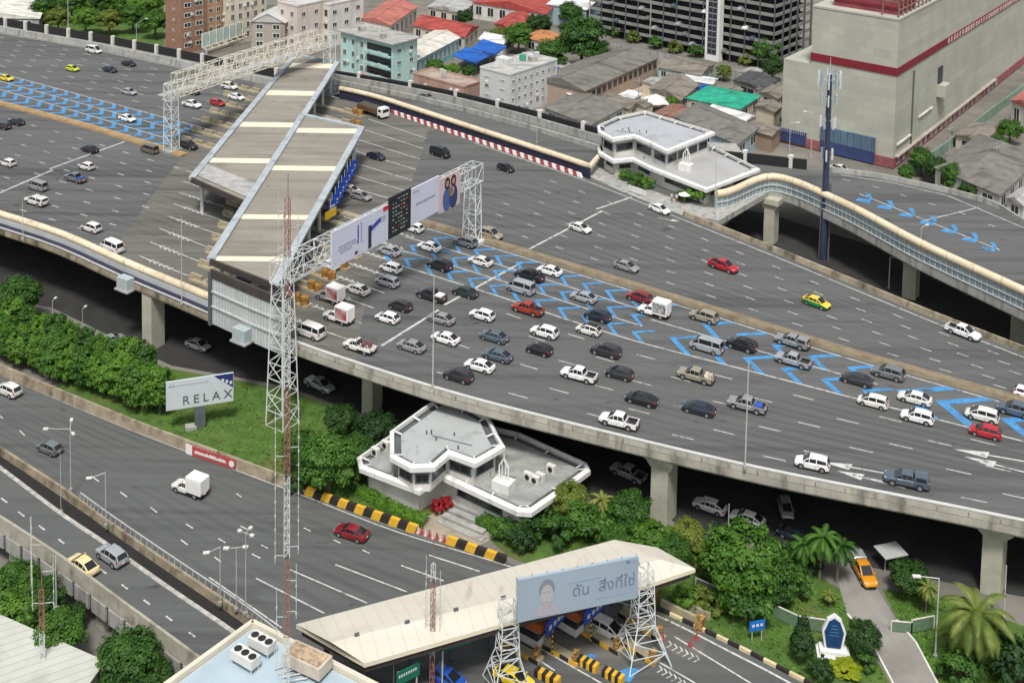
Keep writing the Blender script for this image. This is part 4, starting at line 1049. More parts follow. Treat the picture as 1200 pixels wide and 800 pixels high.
# long tipper truck
def tipper():
    p = U(437, 129, ZD+1.3); p.z = ZD+.012; u, v = UV(p); dv = E+NV*((far(u+4)-far(u-4))/8); rz = math.atan2(dv.y, dv.x)
    t = thing('tipper_truck', 'long tipper truck with white cab beside the cream barrier at the toll', 'truck', p, None, rz)
    addp(t, 'chassis', MB().box((0, 0, .6), (9, 1.0, .3)), trim)
    c = MB(); loft(c, [(2.9, 0), (3.0, 1), (4.2, 1), (4.55, 0)], lambda s: [(1.15, .6), (1.2, 1.6), (1.15, 2.6+.1*s[1]), (.9, 2.7+.1*s[1])])
    cb = addp(t, 'cab', c, paint('white'), 30); w = MB().hexa([(4.56, -1, 1.7), (4.6, -1, 1.7), (4.6, 1, 1.7), (4.56, 1, 1.7)], [(4.5, -.9, 2.5), (4.54, -.9, 2.5), (4.54, .9, 2.5), (4.5, .9, 2.5)]).build('windscreen', glass, None); w.parent = cb
    for s in (1, -1): w = MB().box((3.7, s*1.19, 1.75), (.9, .06, .6)).build('side_window', glass, None); w.parent = cb
    b = MB(); b.hexa([(-4.5, -1.15, 1.0), (2.7, -1.15, 1.0), (2.7, 1.15, 1.0), (-4.5, 1.15, 1.0)], [(-4.5, -1.25, 2.2), (2.7, -1.25, 2.2), (2.7, 1.25, 2.2), (-4.5, 1.25, 2.2)])
    for i in range(7): b.box((-4.3+i*1.1, 0, 1.0), (.12, 2.56, 1.2))
    addp(t, 'tipper_body', b, mat('brown_tipper', (.14, .08, .04), .7, .3, 1))
    addp(t, 'load', MB().hexa([(-4.4, -1.1, 2.2), (2.6, -1.1, 2.2), (2.6, 1.1, 2.2), (-4.4, 1.1, 2.2)], [(-3.5, -.6, 2.7), (1.8, -.6, 2.6), (1.8, .6, 2.6), (-3.5, .6, 2.7)]), mat('soil_load', (.07, .065, .055), .9, .3, 1))
    for x in (-3.4, -2.2, 3.5):
        for s in (1, -1): addp(t, 'wheel', MB().tube((x, s*.85, .5), (x, s*1.18, .5), .5, n=14), tyre, 40)
    for s in (1, -1): addp(t, 'headlight', MB().box((4.52, s*.9, .85), (.1, .35, .2)), lamp_f)
tipper()
# ------------------------------------------------------------------ buildings
E1 = Vector((math.cos(R(-41)), math.sin(R(-41)))); E2 = Vector((math.cos(R(52)), math.sin(R(52))))
def wallm(n, c, st=True, rough=.85): return mat('wall_'+n, c, rough, .07, .25, stains=((c[0]*.62, c[1]*.6, c[2]*.56), (.35, .35, .06), .52, .8) if st else None)
def roofm(n, c, ax=(1.2, .15, 1), var=.22): return mat('roof_'+n, c, .8, var, .5, stains=((c[0]*.55, c[1]*.53, c[2]*.5), (.12, .4, .2), .5, .72))
pane = mat('window_pane', (.03, .036, .042), .12, .4, .4, spec=.5)
frame_w = mat('window_frame_white', (.6, .6, .57), .6, .05, 1)
flat_grey = roofm('flat_grey', (.36, .36, .35)); flat_white = roofm('flat_white', (.48, .48, .47), var=.1); asb = roofm('old_asbestos', (.16, .155, .14)); asb2 = roofm('brown_asbestos', (.2, .18, .15))
_wc = {}
def windows(parent, p0, p1, z0, z1, nc, nr, fw=.6, fh=.55, mf=None, mp=None, name='window', depth=.12, skip=()):
    """a grid of framed windows on the wall from plan point p0 to p1 (outside on the right-hand side)"""
    p0, p1 = Vector(p0[:2]), Vector(p1[:2]); d = p1-p0; L = d.length; d.normalize(); n = Vector((d.y, -d.x)); ang = math.atan2(d.y, d.x)
    cw, chh = L/nc, (z1-z0)/nr; ww, wh = cw*fw, chh*fh
    key = (round(ww, 2), round(wh, 2), round(ang, 3), (mf or frame_w).name, (mp or pane).name, depth)
    if key not in _wc:
        a = MB()
        t = min(.18, ww*.1)
        a.box((n.x*depth*.3, n.y*depth*.3, 0), (ww+2*t, depth, t), ang); a.box((n.x*depth*.3, n.y*depth*.3, wh-t), (ww+2*t, depth, t), ang)
        for s in (-1, 0, 1):
            a.box((d.x*s*ww/2+n.x*depth*.3, d.y*s*ww/2+n.y*depth*.3, t), (t*(1 if s else .7), depth, wh-2*t), ang)
        b = MB(); b.box((n.x*.02, n.y*.02, .02), (ww, .06, wh-.04), ang)
        A = a.build(name, mf or frame_w, None); B = b.build('pane', mp or pane, None); _wc[key] = (A.data, B.data)
        bpy.data.objects.remove(A); bpy.data.objects.remove(B)
    A, B = _wc[key]; off = wloc(parent)
    for i in range(nc):
        for j in range(nr):
            if (i, j) in skip: continue
            c = p0+d*(cw*(i+.5)); z = z0+chh*j+(chh-wh)/2
            o = bpy.data.objects.new(name, A); COL.objects.link(o); o.parent = parent; o.location = (c.x-off.x, c.y-off.y, z-off.z)
            q = bpy.data.objects.new('pane', B); COL.objects.link(q); q.parent = o
def corners(px, py, L1, L2, z=0.0, rot=0.0):
    b = U(px, py, z); B = Vector((b.x, b.y)); rm = Matrix.Rotation(rot, 2)
    return B-(rm@E1)*L1, B, B+(rm@E2)*L2, B-(rm@E1)*L1+(rm@E2)*L2   # left, near, right, far
def block(name, label, px, py, L1, L2, h, wm, rm, par=.5, cat='building', z=0.0, rot=0.0, wl=None, wr=None, over=0.0, group=None):
    A, B, C, D = corners(px, py, L1, L2, z, rot)
    t = thing(name, label, cat, (B.x, B.y, z), group)
    pl = [tuple(A), tuple(B), tuple(C), tuple(D)]
    MB().prism(pl, z, z+h).build('wall', wm, t)
    if over: MB().prism(inset(pl, -over), z+h+.003, z+h+.35).build('roof', rm, t)
    else:
        MB().prism(inset(pl, .3), z+h+.003, z+h+.02).build('roof', rm, t)
        if par:
            m = MB(); loop = pl+[pl[0]]
            for i in range(4):
                a, b = Vector(loop[i]), Vector(loop[i+1]); m.bar((a.x, a.y, z+h+par/2), (b.x, b.y, z+h+par/2), .25, par)
            m.build('parapet', wm, t)
    rn = random.Random(int(px)+int(py)*7); dw = (B-A).normalized(); dn = Vector((dw.y, -dw.x)); en = (C-B).normalized(); em = Vector((en.y, -en.x))
    for k in range(rn.randint(3, 6) if h > 8 else 2):
        if rn.random() < .5: q = lerp(A, B, rn.uniform(.1, .9))+dn*.3; a_ = math.atan2(dw.y, dw.x)
        else: q = lerp(B, C, rn.uniform(.1, .9))+em*.3; a_ = math.atan2(en.y, en.x)
        MB().box((q.x, q.y, z+rn.uniform(1.5, h-1.5)), (.95, .5, .7), a_).build('air_conditioner', frame_w, t)
    for k in range(rn.randint(2, 4)):
        q = A+(B-A)*rn.uniform(.15, .8)+(C-B)*rn.uniform(.2, .8); zz_ = z+h+(.35 if over else .02)
        if k % 2: MB().tube((q.x, q.y, zz_), (q.x, q.y, zz_+1.5), .6, n=10).build('water_tank', steel, t)
        else: MB().box((q.x, q.y, zz_), (rn.uniform(1, 2.4), rn.uniform(1, 2), rn.uniform(.6, 1.6)), rn.random()).build('roof_unit', concrete_g, t)
    if wl: windows(t, A, B, z+wl.get('z0', 1), z+h-wl.get('zt', .6), wl['nc'], wl['nr'], wl.get('fw', .5), wl.get('fh', .5), wl.get('mf'), wl.get('mp'))
    if wr: windows(t, B, C, z+wr.get('z0', 1), z+h-wr.get('zt', .6), wr['nc'], wr['nr'], wr.get('fw', .5), wr.get('fh', .5), wr.get('mf'), wr.get('mp'))
    return t, (A, B, C, D)
def inset(pl, d):
    P = [Vector(p[:2]) for p in pl]; n = len(P)
    a = sum(P[i].x*P[(i+1) % n].y-P[(i+1) % n].x*P[i].y for i in range(n))
    if a < 0: P = P[::-1]
    out = []
    for i in range(n):
        p, q, r = P[i-1], P[i], P[(i+1) % n]
        d1 = (q-p).normalized(); d2 = (r-q).normalized(); n1 = Vector((-d1.y, d1.x)); n2 = Vector((-d2.y, d2.x))
        k = (n1+n2); k = k/max(k.length_squared/2, .35) if k.length > .01 else n1
        out.append(tuple(q+k*d))
    return out
def hip(name, label, pts, ze, hr, wm, rm, gable=False, z=0.0, ri=.5, cat='house', win=0, over=.4, flip=False, group=None):
    """house from three eave corners (left, near, right) given as picture points at eave height"""
    A, B, C = [Vector(U(x, y, ze)[:2]) for x, y in pts]
    if len(pts) == 3 and flip: pass
    D = A+C-B
    t = thing(name, label, cat, (B.x, B.y, z), group)
    ev = [A, B, C, D]; wl_ = inset([tuple(p) for p in ev], over)
    MB().prism(wl_, z, ze-.05).build('wall', wm, t)
    m = MB(); lab, lbc = (B-A).length, (C-B).length
    alongA = (lab >= lbc) != flip
    if alongA: m1, m2 = (A+D)/2, (B+C)/2; sh = lbc/2
    else: m1, m2 = (A+B)/2, (D+C)/2; sh = lab/2
    d = (m2-m1).normalized(); L = (m2-m1).length; k = 0 if gable else min(sh*ri*2*.5+sh*.2, L*.45)
    r1, r2 = m1+d*k, m2-d*k
    v = [(*p, ze) for p in ev]+[(*r1, ze+hr), (*r2, ze+hr)]+[(*p, ze-.18) for p in ev]
    if alongA: fs = [(0, 1, 5, 4), (2, 3, 4, 5), (1, 2, 5), (3, 0, 4)]
    else: fs = [(1, 2, 5, 4), (3, 0, 4, 5), (0, 1, 4), (2, 3, 5)]
    fs += [(6, 7, 1, 0), (7, 8, 2, 1), (8, 9, 3, 2), (9, 6, 0, 3), (9, 8, 7, 6)]
    m.mesh(v, fs)
    rf_ = m.build('roof', rm, t); MB().bar((*r1, ze+hr+.05), (*r2, ze+hr+.05), .35, .15).build('ridge_cap', rm, rf_)
    if win:
        windows(t, wl_[0], wl_[1], z+.9, ze-.3, win, 1, .5, .7)
        windows(t, wl_[1], wl_[2], z+.9, ze-.3, max(1, int(win*lbc/max(lab, 1))), 1, .5, .7)
    return t
brick = mat('red_brown_brick', (.29, .165, .11), .85, .2, 1.5)
tanw = wallm('tan_orange', (.42, .26, .15)); creamw = wallm('cream', (.6, .53, .42)); whitew = wallm('white', (.62, .6, .57)); pinkw = wallm('pink_white', (.6, .53, .48)); tealw = wallm('pale_teal', (.42, .62, .59)); tealw2 = wallm('bright_teal', (.22, .52, .55)); greyw = wallm('grey_beige', (.36, .33, .28)); pinkbr = wallm('pink_brown', (.42, .27, .22))
whitea = wallm('grimy_white', (.56, .57, .57)); lightbl = wallm('light_blue_grey', (.32, .42, .5))
# upper left blocks
t, q = block('brick_apartment', 'red brown brick apartment block with pale window surrounds at upper left', 213, 64, 9, 9, 21, brick, flat_grey, wl=None, wr=dict(nc=2, nr=6, fw=.55, fh=.5))
windows(t, q[0], q[1], 2, 19, 1, 5, .12, .2)
t, q = block('tan_apartment', 'tan orange apartment block with cream windows beside the brick block', 234, 57, 3, 15, 20, tanw, flat_grey, wr=dict(nc=5, nr=6, fw=.5, fh=.55))
t, q = block('classical_block', 'cream classical block with dense rows of windows behind the gantry', 268, 54, 3, 16, 18, creamw, flat_grey, wr=dict(nc=5, nr=5, fw=.4, fh=.62))
t, q = block('white_terrace', 'tall pinkish white building right of the grey gabled house', 348, 62, 10, 22, 15, pinkw, flat_white, wl=dict(nc=2, nr=3, fw=.3, fh=.4), wr=dict(nc=4, nr=3, fw=.28, fh=.35))
t, q = block('white_terrace', 'white building with brown balconies behind the gantry end', 385, 56, 8, 16, 14, whitew, flat_white, wl=dict(nc=3, nr=3, fw=.5, fh=.5, mf=mat('brown_timber', (.2, .12, .06), .7)), wr=dict(nc=3, nr=3, fw=.35, fh=.4))
def gable_front(name, label, px, py, w_, dpt, he, hr, wm, rm, ang, z=0.0):
    b = U(px, py, z); B = Vector((b.x, b.y)); d = Vector((math.cos(ang), math.sin(ang))); n = Vector((-d.y, d.x))
    A, Bq, C, D = B-d*w_/2, B+d*w_/2, B+d*w_/2+n*dpt, B-d*w_/2+n*dpt
    t = thing(name, label, 'house', (B.x, B.y, z)); MB().prism([tuple(x) for x in (A, Bq, C, D)], z, z+he).build('wall', wm, t)
    r = MB(); m1, m2 = (A+Bq)/2-n*.4, (C+D)/2; o = d*.5
    r.mesh([(*(A-o-n*.4), z+he), (*(Bq+o-n*.4), z+he), (*(C+o), z+he), (*(D-o), z+he), (*m1, z+he+hr), (*m2, z+he+hr)], [(0, 4, 5, 3), (1, 2, 5, 4), (0, 1, 4), (2, 3, 5), (3, 2, 1, 0)])
    r.build('roof', rm, t); windows(t, A, Bq, z+he*.1, z+he*.98, 2, 3, .4, .6)
    g_ = MB(); g_.bar((*(A-o-n*.45), z+he), (*(m1-n*.05), z+he+hr), .3, .3); g_.bar((*(Bq+o-n*.45), z+he), (*(m1-n*.05), z+he+hr), .3, .3); g_.build('gable_trim', frame_w, t)
    return t
gable_front('gabled_house', 'grey beige gabled house with white trim between the cream and white blocks', 314, 60, 11, 12, 9.5, 3, greyw, flat_white, R(-4))
# old shed cut by the upper left corner
hip('market_shed', 'pale roofed open shed cut by the upper left corner', ((-60, 20), (47, 22), (60, -10)), 5, 2, wallm('shed_grey', (.3, .32, .32)), roofm('pale_shed', (.6, .6, .55)), gable=True, win=3)
# teal apartment block
t, q = block('teal_apartment', 'pale teal four storey apartment block with grey overhanging roof', 460, 101, 23, 10.5, 12.4, tealw, roofm('warm_grey', (.33, .33, .31)), over=1.0)
A, B, C, D = q; d = (B-A).normalized(); n = Vector((d.y, -d.x))
mid = A+d*11.5
windows(t, A, mid, 1, 11.8, 3, 3, .35, .5)
for k in range(3):
    z = 1.4+k*3.6
    bb0 = mid+d*.4; bb1 = B-d*.6
    rec = MB(); rec.hexa([(*(bb0+n*.03), z), (*(bb1+n*.03), z), (*(bb1+n*.06), z), (*(bb0+n*.06), z)][::1], [(*(bb0+n*.03), z+2.6), (*(bb1+n*.03), z+2.6), (*(bb1+n*.06), z+2.6), (*(bb0+n*.06), z+2.6)]).build('balcony_opening', pane, t)
    bal = MB(); bal.hexa([(*(bb0), z-.3), (*bb0+n*1.3, z-.3) if False else (*(bb0+n*1.3), z-.3), (*(bb1+n*1.3), z-.3), (*bb1, z-.3)], [(*bb0, z), (*(bb0+n*1.3), z), (*(bb1+n*1.3), z), (*bb1, z)])
    bal.bar((*(bb0+n*1.3), z+.5), (*(bb1+n*1.3), z+.5), .12, .95)
    bal.build('balcony', tealw, t)
    ac = MB(); c = lerp(bb0, bb1, .55)+n*.6; ac.box((c.x, c.y, z), (.9, .5, .8), math.atan2(d.y, d.x)); ac.build('air_conditioner', frame_w, t)
windows(t, B, C, 1, 11.8, 2, 3, .3, .35)
aw = MB(); p0 = A+d*11+n*.1; p1 = B
for k in range(8):
    pass
st_ = [mat('awning_red', (.4, .05, .05), .7, .1), mat('awning_green', (.05, .18, .14), .7, .1)]
for k in range(6):
    a = lerp(p0, p1, k/6); b = lerp(p0, p1, (k+1)/6)
    aw = MB(); aw.hexa([(*(a+n*.1), 2.0), (*(a+n*2.2), 1.2), (*(b+n*2.2), 1.2), (*(b+n*.1), 2.0)], [(*(a+n*.1), 2.1), (*(a+n*2.2), 1.3), (*(b+n*2.2), 1.3), (*(b+n*.1), 2.1)]); aw.build('awning', st_[k % 2], t)
hip('teal_shed', 'bright teal walled shed with pale roof right of the apartment block', ((455, 62), (487, 72), (540, 44)), 5.5, 1.2, tealw2, roofm('cream_sheet', (.55, .53, .48)), gable=True, win=4)
t, q = block('low_flat_building', 'low pink brown building with a bare flat roof beside the side road', 543, 122, 20, 8, 4.6, pinkbr, roofm('pinkish_slab', (.36, .29, .24)))
t, q = block('white_apartment', 'grimy white four storey apartment block with small square windows', 597, 138, 11, 21.5, 11.5, whitea, roofm('cluttered_grey', (.4, .4, .38)), wl=dict(nc=2, nr=4, fw=.3, fh=.22), wr=dict(nc=8, nr=4, fw=.36, fh=.36))
A, B, C, D = q; sc_ = lerp(A, C, .5); tw = MB()
tw.box((lerp(A, D, .35).x+2, lerp(A, D, .35).y, 11.5), (4, 3, 1.6), R(-41)); tw.build('roof_room', whitea, t)
MB().tube((sc_.x+1, sc_.y+4, 11.5), (sc_.x+1, sc_.y+4, 13.2), .9, n=12).build('water_tank', mat('green_tank', (.05, .3, .2), .5), t)
MB().tube((sc_.x+5, sc_.y+8, 11.5), (sc_.x+5, sc_.y+8, 13.0), .9, n=12).build('water_tank', steel, t)
# houses in the middle background
red = roofm('red_sheet', (.33, .06, .05)); org = roofm('orange_tile', (.45, .19, .08)); grn = roofm('green_sheet', (.02, .31, .2)); tarp = roofm('blue_tarp', (.01, .1, .42)); wsheet = roofm('white_sheet', (.66, .68, .68))
hip('red_roofed_house', 'long red roofed house behind the teal shed', ((483, 30), (545, 44), (562, 31)), 5, 1.8, creamw, red, gable=True, win=5)
hip('red_roofed_house', 'large red roofed hall at the top edge left of the trees', ((553, 3), (640, 17), (672, -12)), 6, 2.5, whitew, red, gable=True, win=6)
hip('red_roofed_house', 'small red roofed house between the red hall and the orange roof', ((578, 28), (600, 39), (625, 22)), 4.5, 1.5, creamw, red, gable=True, win=2)
hip('red_roofed_house', 'red and pink roofed row house above the teal apartment block', ((420, 22), (458, 30), (490, 8)), 7, 1.5, pinkw, roofm('faded_red', (.4, .14, .11)), gable=True, win=3)
hip('orange_roofed_house', 'small house with a clear orange hipped roof amid the trees', ((614, 44), (646, 52), (662, 42)), 5, 1.6, whitew, org, win=2)
hip('white_hall', 'large white roofed hall at the top edge behind the trees', ((640, 5), (688, 12), (712, -10)), 7, 1.0, lightbl, wsheet, gable=True)
def tarp_(pts, z, label):
    P = [U(x, y, z) for x, y in pts]; c = sum(P, Vector())/4; t = thing('tarpaulin_shelter', label, 'shelter', (c.x, c.y, 0))
    m = MB(); m.hexa([(p.x, p.y, z) for p in P], [(p.x, p.y, z+.12+(.5 if i in (1, 3) else 0)) for i, p in enumerate(P)]); m.build('tarpaulin', tarp, t)
    for p in P: MB().tube((p.x, p.y, 0), (p.x, p.y, z), .08, n=6).build('pole', steel_d, t)
tarp_(((530, 66), (558, 76), (574, 66), (546, 57)), 4, 'bright blue tarpaulin shelter, left and lower of two by the white apartment')
tarp_(((552, 57), (580, 66), (594, 55), (566, 48)), 4.5, 'bright blue tarpaulin shelter, upper of two by the white apartment')
tarp_(((645, 86), (654, 91), (664, 86), (655, 81)), 4, 'small blue tarpaulin shelter at the right corner of the white apartment')
hip('warehouse', 'long dark roofed warehouse with a row of windows behind the hipped house', ((628, 92), (686, 107), (772, 68)), 6.5, 2.0, wallm('warehouse', (.38, .3, .24)), asb, gable=True, win=0)
P = [Vector(U(x, y, 6.5)[:2]) for x, y in ((628, 92), (686, 107), (772, 68))]
for o in list(bpy.data.objects):
    if o.get('label', '').startswith('long dark roofed warehouse'): windows(o, inset([tuple(P[0]), tuple(P[1]), tuple(P[2]), tuple(P[0]+P[2]-P[1])], .4)[1], inset([tuple(P[0]), tuple(P[1]), tuple(P[2]), tuple(P[0]+P[2]-P[1])], .4)[2], 3.2, 6.2, 14, 1, .6, .6, mat('dark_shutter', (.12, .07, .05), .7)) 
hip('hipped_house', 'dark grey house with hipped roof left of the upper white office', ((637, 126), (692, 147), (734, 124)), 4.5, 2.2, wallm('dim_white', (.45, .44, .42)), asb, win=3)
hip('white_shed', 'small white roofed shed between the apartment and the warehouse', ((648, 99), (668, 112), (684, 105)), 4.5, .6, whitew, wsheet, gable=True)
hip('teal_house', 'small pale teal house with brown roof below the parking garage', ((770, 79), (822, 89), (838, 76)), 4, 1.2, tealw, asb2, gable=True, win=4)
hip('shack', 'brown roofed low house behind the white pyramid tent', ((760, 104), (798, 118), (820, 99)), 4, 1.5, creamw, asb2, gable=True, win=2)
hip('shack', 'white roofed lean-to between the teal house and the green roof', ((794, 92), (836, 99), (842, 92)), 3.4, .4, creamw, wsheet, gable=True)
hip('green_roofed_house', 'house with a vivid green sheet roof behind the dark roofs', ((803, 115), (868, 128), (893, 112)), 4.5, 1.8, creamw, grn, win=3)
hip('shack', 'large dark grey roofed house right behind the upper white office', ((790, 137), (864, 170), (891, 149)), 5, 2, lightbl, asb, win=3)
hip('shack', 'pale white roofed shack between the green roof and the dark roof', ((828, 128), (874, 142), (886, 136)), 4, .6, creamw, wsheet, gable=True)
hip('shack', 'low rusty roofed shack left of the dark grey roof', ((765, 132), (795, 144), (818, 132)), 4, .6, pinkw, roofm('rusty', (.22, .12, .09)), gable=True)
hip('shack', 'dark shack with black roof left of the beige department store', ((858, 94), (893, 106), (912, 94)), 4, .8, greyw, roofm('black', (.07, .07, .075)), gable=True, win=1)
hip('shack', 'tiny white roofed stall in front of the parking garage trees', ((880, 92), (900, 98), (908, 92)), 3.5, .5, creamw, wsheet, gable=True)
hip('shack', 'beige roofed stall at the left foot of the department store', ((884, 124), (908, 132), (918, 124)), 4, .7, creamw, asb2, gable=True)
hip('shack', 'small flat brown shack under the left wall of the department store', ((872, 150), (905, 160), (916, 150)), 4.5, .5, wallm('shack_brown', (.3, .22, .16)), asb2, gable=True)
hip('shack', 'grey lean-to behind the hipped house near the warehouse wall', ((700, 118), (738, 128), (752, 118)), 3.5, .5, creamw, asb2, gable=True, win=1)
c = U(768, 131, 0); t = thing('pyramid_tent', 'small white pyramid tent behind the upper white office', 'tent', c)
m = MB(); s = 3.4; m.mesh([(c.x-s, c.y-s, 3), (c.x+s, c.y-s, 3), (c.x+s, c.y+s, 3), (c.x-s, c.y+s, 3), (c.x, c.y, 5)], [(0, 1, 4), (1, 2, 4), (2, 3, 4), (3, 0, 4), (3, 2, 1, 0)]); m.build('canopy', wsheet, t)
for dx in (-1, 1):
    for dy in (-1, 1): MB().tube((c.x+dx*s*.95, c.y+dy*s*.95, 0), (c.x+dx*s*.95, c.y+dy*s*.95, 3), .09, n=6).build('pole', steel_w, t)
hip('grey_roofed_house', 'large grey roofed house among trees under the right picture edge', ((1094, 196), (1172, 229), (1222, 184)), 5, 2.6, wallm('dim_white', (.45, .44, .42)), asb, win=3)
hip('red_roofed_house', 'brown red roofed white house cut by the right picture edge', ((1184, 118), (1212, 130), (1240, 105)), 8, 1.5, whitew, roofm('faded_red', (.4, .14, .11)), gable=True, win=2)
hip('shack', 'small pale roofed house at the right edge beyond the ramp', ((1178, 232), (1200, 242), (1225, 224)), 4, 1, whitew, flat_grey, gable=True, win=1)
# wall of the garage compound
cw_ = [U(x, y, 0)[:2] for x, y in ((705, 60), (780, 74), (850, 91), (905, 103))]
tag(MB().sweep(cw_, [(-.15, 0), (-.15, 3), (.15, 3), (.15, 0)]).build('boundary_wall', concrete_g), 'stained grey boundary wall in front of the parking garage', 'wall')

# parking garage
A, B, C, D = corners(906, 84, 72, 26)
t = thing('parking_garage', 'dark open multi storey parking garage with pale parapets at the top', 'building', (B.x, B.y, 0))
d1, d2 = (B-A).normalized(), (C-B).normalized(); n1 = Vector((d1.y, -d1.x)); n2 = Vector((d2.y, -d2.x))
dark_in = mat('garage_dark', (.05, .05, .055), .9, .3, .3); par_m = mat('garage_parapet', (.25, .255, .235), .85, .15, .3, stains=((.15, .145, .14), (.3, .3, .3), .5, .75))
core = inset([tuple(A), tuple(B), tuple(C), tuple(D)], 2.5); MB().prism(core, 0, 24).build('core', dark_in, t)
for k in range(9):
    z = k*2.9
    MB().prism([tuple(A), tuple(B), tuple(C), tuple(D)], z+2.45, z+2.75).build('floor_slab', dark_in, t)
    m = MB()
    m.bar((*(A+n1*.1), z+3.15), (*(B+n1*.1), z+3.15), .25, 1.05); m.bar((*(B+n2*.1), z+3.15), (*(C+n2*.1), z+3.15), .25, 1.05)
    m.build('parapet', par_m, t)
for k in range(15):
    p = lerp(A, B, k/14)+n1*.35; MB().box((p.x, p.y, 0), (.3, .3, 25), math.atan2(d1.y, d1.x)).build('column', steel_d if k % 5 else greyw, t)
for k in range(1, 6):
    p = lerp(B, C, k/5)+n2*.35; MB().box((p.x, p.y, 0), (.5, .5, 25), math.atan2(d2.y, d2.x)).build('column', steel_d, t)
p = Vector(U(849, 66, 0)[:2]); tt = (p-A).dot(d1); p = A+d1*tt+n1*1.2
MB().box((p.x, p.y, 0), (5.2, 2.4, 26), math.atan2(d1.y, d1.x)).build('stair_tower', wallm('clean_white', (.72, .72, .7), False), t)
a, b = p-d1*1.7+n1*1.22, p+d1*1.7+n1*1.22
windows(t, a, b, 2, 25, 2, 12, .86, .86, steel_d)
for i in range(26):   # cars glimpsed on the decks
    k = i % 7; s = ((i*37) % 100)/100; q = lerp(A, B, .03+.94*s)-n1*1.0
    cm = MB(); loft(cm, [(-2.1, 0), (-1.9, 1), (-.2, 2), (.7, 1.8), (1.9, 1), (2.1, 0)], lambda s_: [(.8, .35), (.85, .6), (.6, .75+.35*s_[1])])
    o = cm.build('parked_car', paint(['white', 'silver', 'black', 'grey', 'slate', 'silver'][i % 6]), None, smooth=40)
    o.location = (q.x, q.y, k*2.9+2.76); o.rotation_euler = (0, 0, math.atan2(n1.y, n1.x)); tag(o, 'car parked nose out behind the parapets of the dark parking garage', 'car', 'cars on the parking garage decks')

# department store
B = Vector(U(1046, 198, 0)[:2]); e1 = Vector((math.cos(R(-39)), math.sin(R(-39)))); e2 = Vector((math.cos(R(54)), math.sin(R(54))))
mallm = mat('beige_cladding', (.40, .385, .325), .8, .1, .12, aniso=(1, 1, 2.5), stains=((.3, .26, .22), (.06, .06, .18), .56, .75))
def cladding():
    m = bpy.data.materials.new('beige_stone_cladding'); m.use_nodes = True; N = m.node_tree.nodes; L = m.node_tree.links; b = N['Principled BSDF']; b.inputs['Roughness'].default_value = .8
    tc = N.new('ShaderNodeTexCoord'); sx = N.new('ShaderNodeSeparateXYZ'); L.new(tc.outputs['Object'], sx.inputs[0])
    ad = N.new('ShaderNodeMath'); ad.operation = 'SUBTRACT'; L.new(sx.outputs[0], ad.inputs[0]); L.new(sx.outputs[1], ad.inputs[1])
    cx = N.new('ShaderNodeCombineXYZ'); L.new(ad.outputs[0], cx.inputs[0]); L.new(sx.outputs[2], cx.inputs[1])
    br = N.new('ShaderNodeTexBrick'); br.inputs['Scale'].default_value = 1; br.inputs['Brick Width'].default_value = 5.5; br.inputs['Row Height'].default_value = 1.9; br.inputs['Mortar Size'].default_value = .05
    br.inputs['Color1'].default_value = (.51, .515, .44, 1); br.inputs['Color2'].default_value = (.45, .45, .385, 1); br.inputs['Mortar'].default_value = (.43, .41, .34, 1)
    L.new(cx.outputs[0], br.inputs['Vector'])
    no = N.new('ShaderNodeTexNoise'); no.inputs['Scale'].default_value = .15; no.inputs['Detail'].default_value = 6; L.new(tc.outputs['Object'], no.inputs['Vector'])
    mx = N.new('ShaderNodeMix'); mx.data_type = 'RGBA'; mx.blend_type = 'MULTIPLY'; mx.inputs['Factor'].default_value = .35; L.new(br.outputs[0], mx.inputs['A']); L.new(no.outputs[0], mx.inputs['B'])
    L.new(mx.outputs['Result'], b.inputs['Base Color']); return m
clad = cladding(); redband = mat('dark_red_band', (.19, .015, .025), .6, .1, .4); redfade = mat('faded_red_band', (.26, .09, .09), .7, .3, .6)
Lr = 150
t = thing('department_store', 'huge windowless beige department store with dark red bands at upper right', 'building', (B.x, B.y, 0))
up_ = [B-e1*22, B, B+e2*Lr, B+e2*Lr-e1*22]
MB().prism([tuple(p) for p in up_], 21.8, 36.2).build('upper_wall', clad, t)
lo_ = [B-e1*29.5, B, B+e2*Lr, B+e2*Lr-e1*29.5]
lo2 = [tuple(p) for p in lo_]; MB().prism(lo2, 2.6, 21.78, bottom=False).build('lower_wall', clad, t)
MB().prism(inset([tuple(p) for p in lo_], -.3), .2, 2.59).build('red_plinth', redfade, t)
MB().prism(inset([tuple(p) for p in up_], -.2), 22.8, 24.7).build('red_band', redband, t)
MB().prism(inset([tuple(p) for p in up_], -.12), 36.21, 36.7).build('roof_edge', clad, t)
n1 = Vector((e1.y, -e1.x)); n2 = Vector((e2.y, -e2.x))
def wallbox(p, q, z0, z1, th, nr): 
    return MB().hexa([(*p, z0), (*(p+nr*th), z0), (*(q+nr*th), z0), (*q, z0)], [(*p, z1), (*(p+nr*th), z1), (*(q+nr*th), z1), (*q, z1)])
bglass = mat('blue_curtain_glass', (.085, .145, .21), .3, .35, .5, aniso=(1, 1, .2)); bluep = mat('deep_blue_panel', (.04, .06, .15), .4, .2, .5)
gl = wallbox(B-e1*18.5, B-e1*4.5, 3.2, 6.7, .5, n1).build('glass_facade', bglass, t)
for k in range(9): 
    p = B-e1*(18.5-14*k/8)+n1*.55; MB().box((p.x, p.y, 3.2), (.12, .15, 3.5), R(-39)).build('mullion', steel_d, gl)
wallbox(B-e1*18.5, B-e1*4.5, .3, 3.15, .6, n1).build('blue_panel', bluep, t); wallbox(B-e1*29.3, B-e1*22.5, .6, 3.9, .5, n1).build('blue_panel', bluep, t)
m = MB()
for k in range(14): 
    p = B-e1*(29.3-k*.5); m.box((p.x+n1.x*.8, p.y+n1.y*.8, 3.3), (.09, .1, 1.1), R(-39))
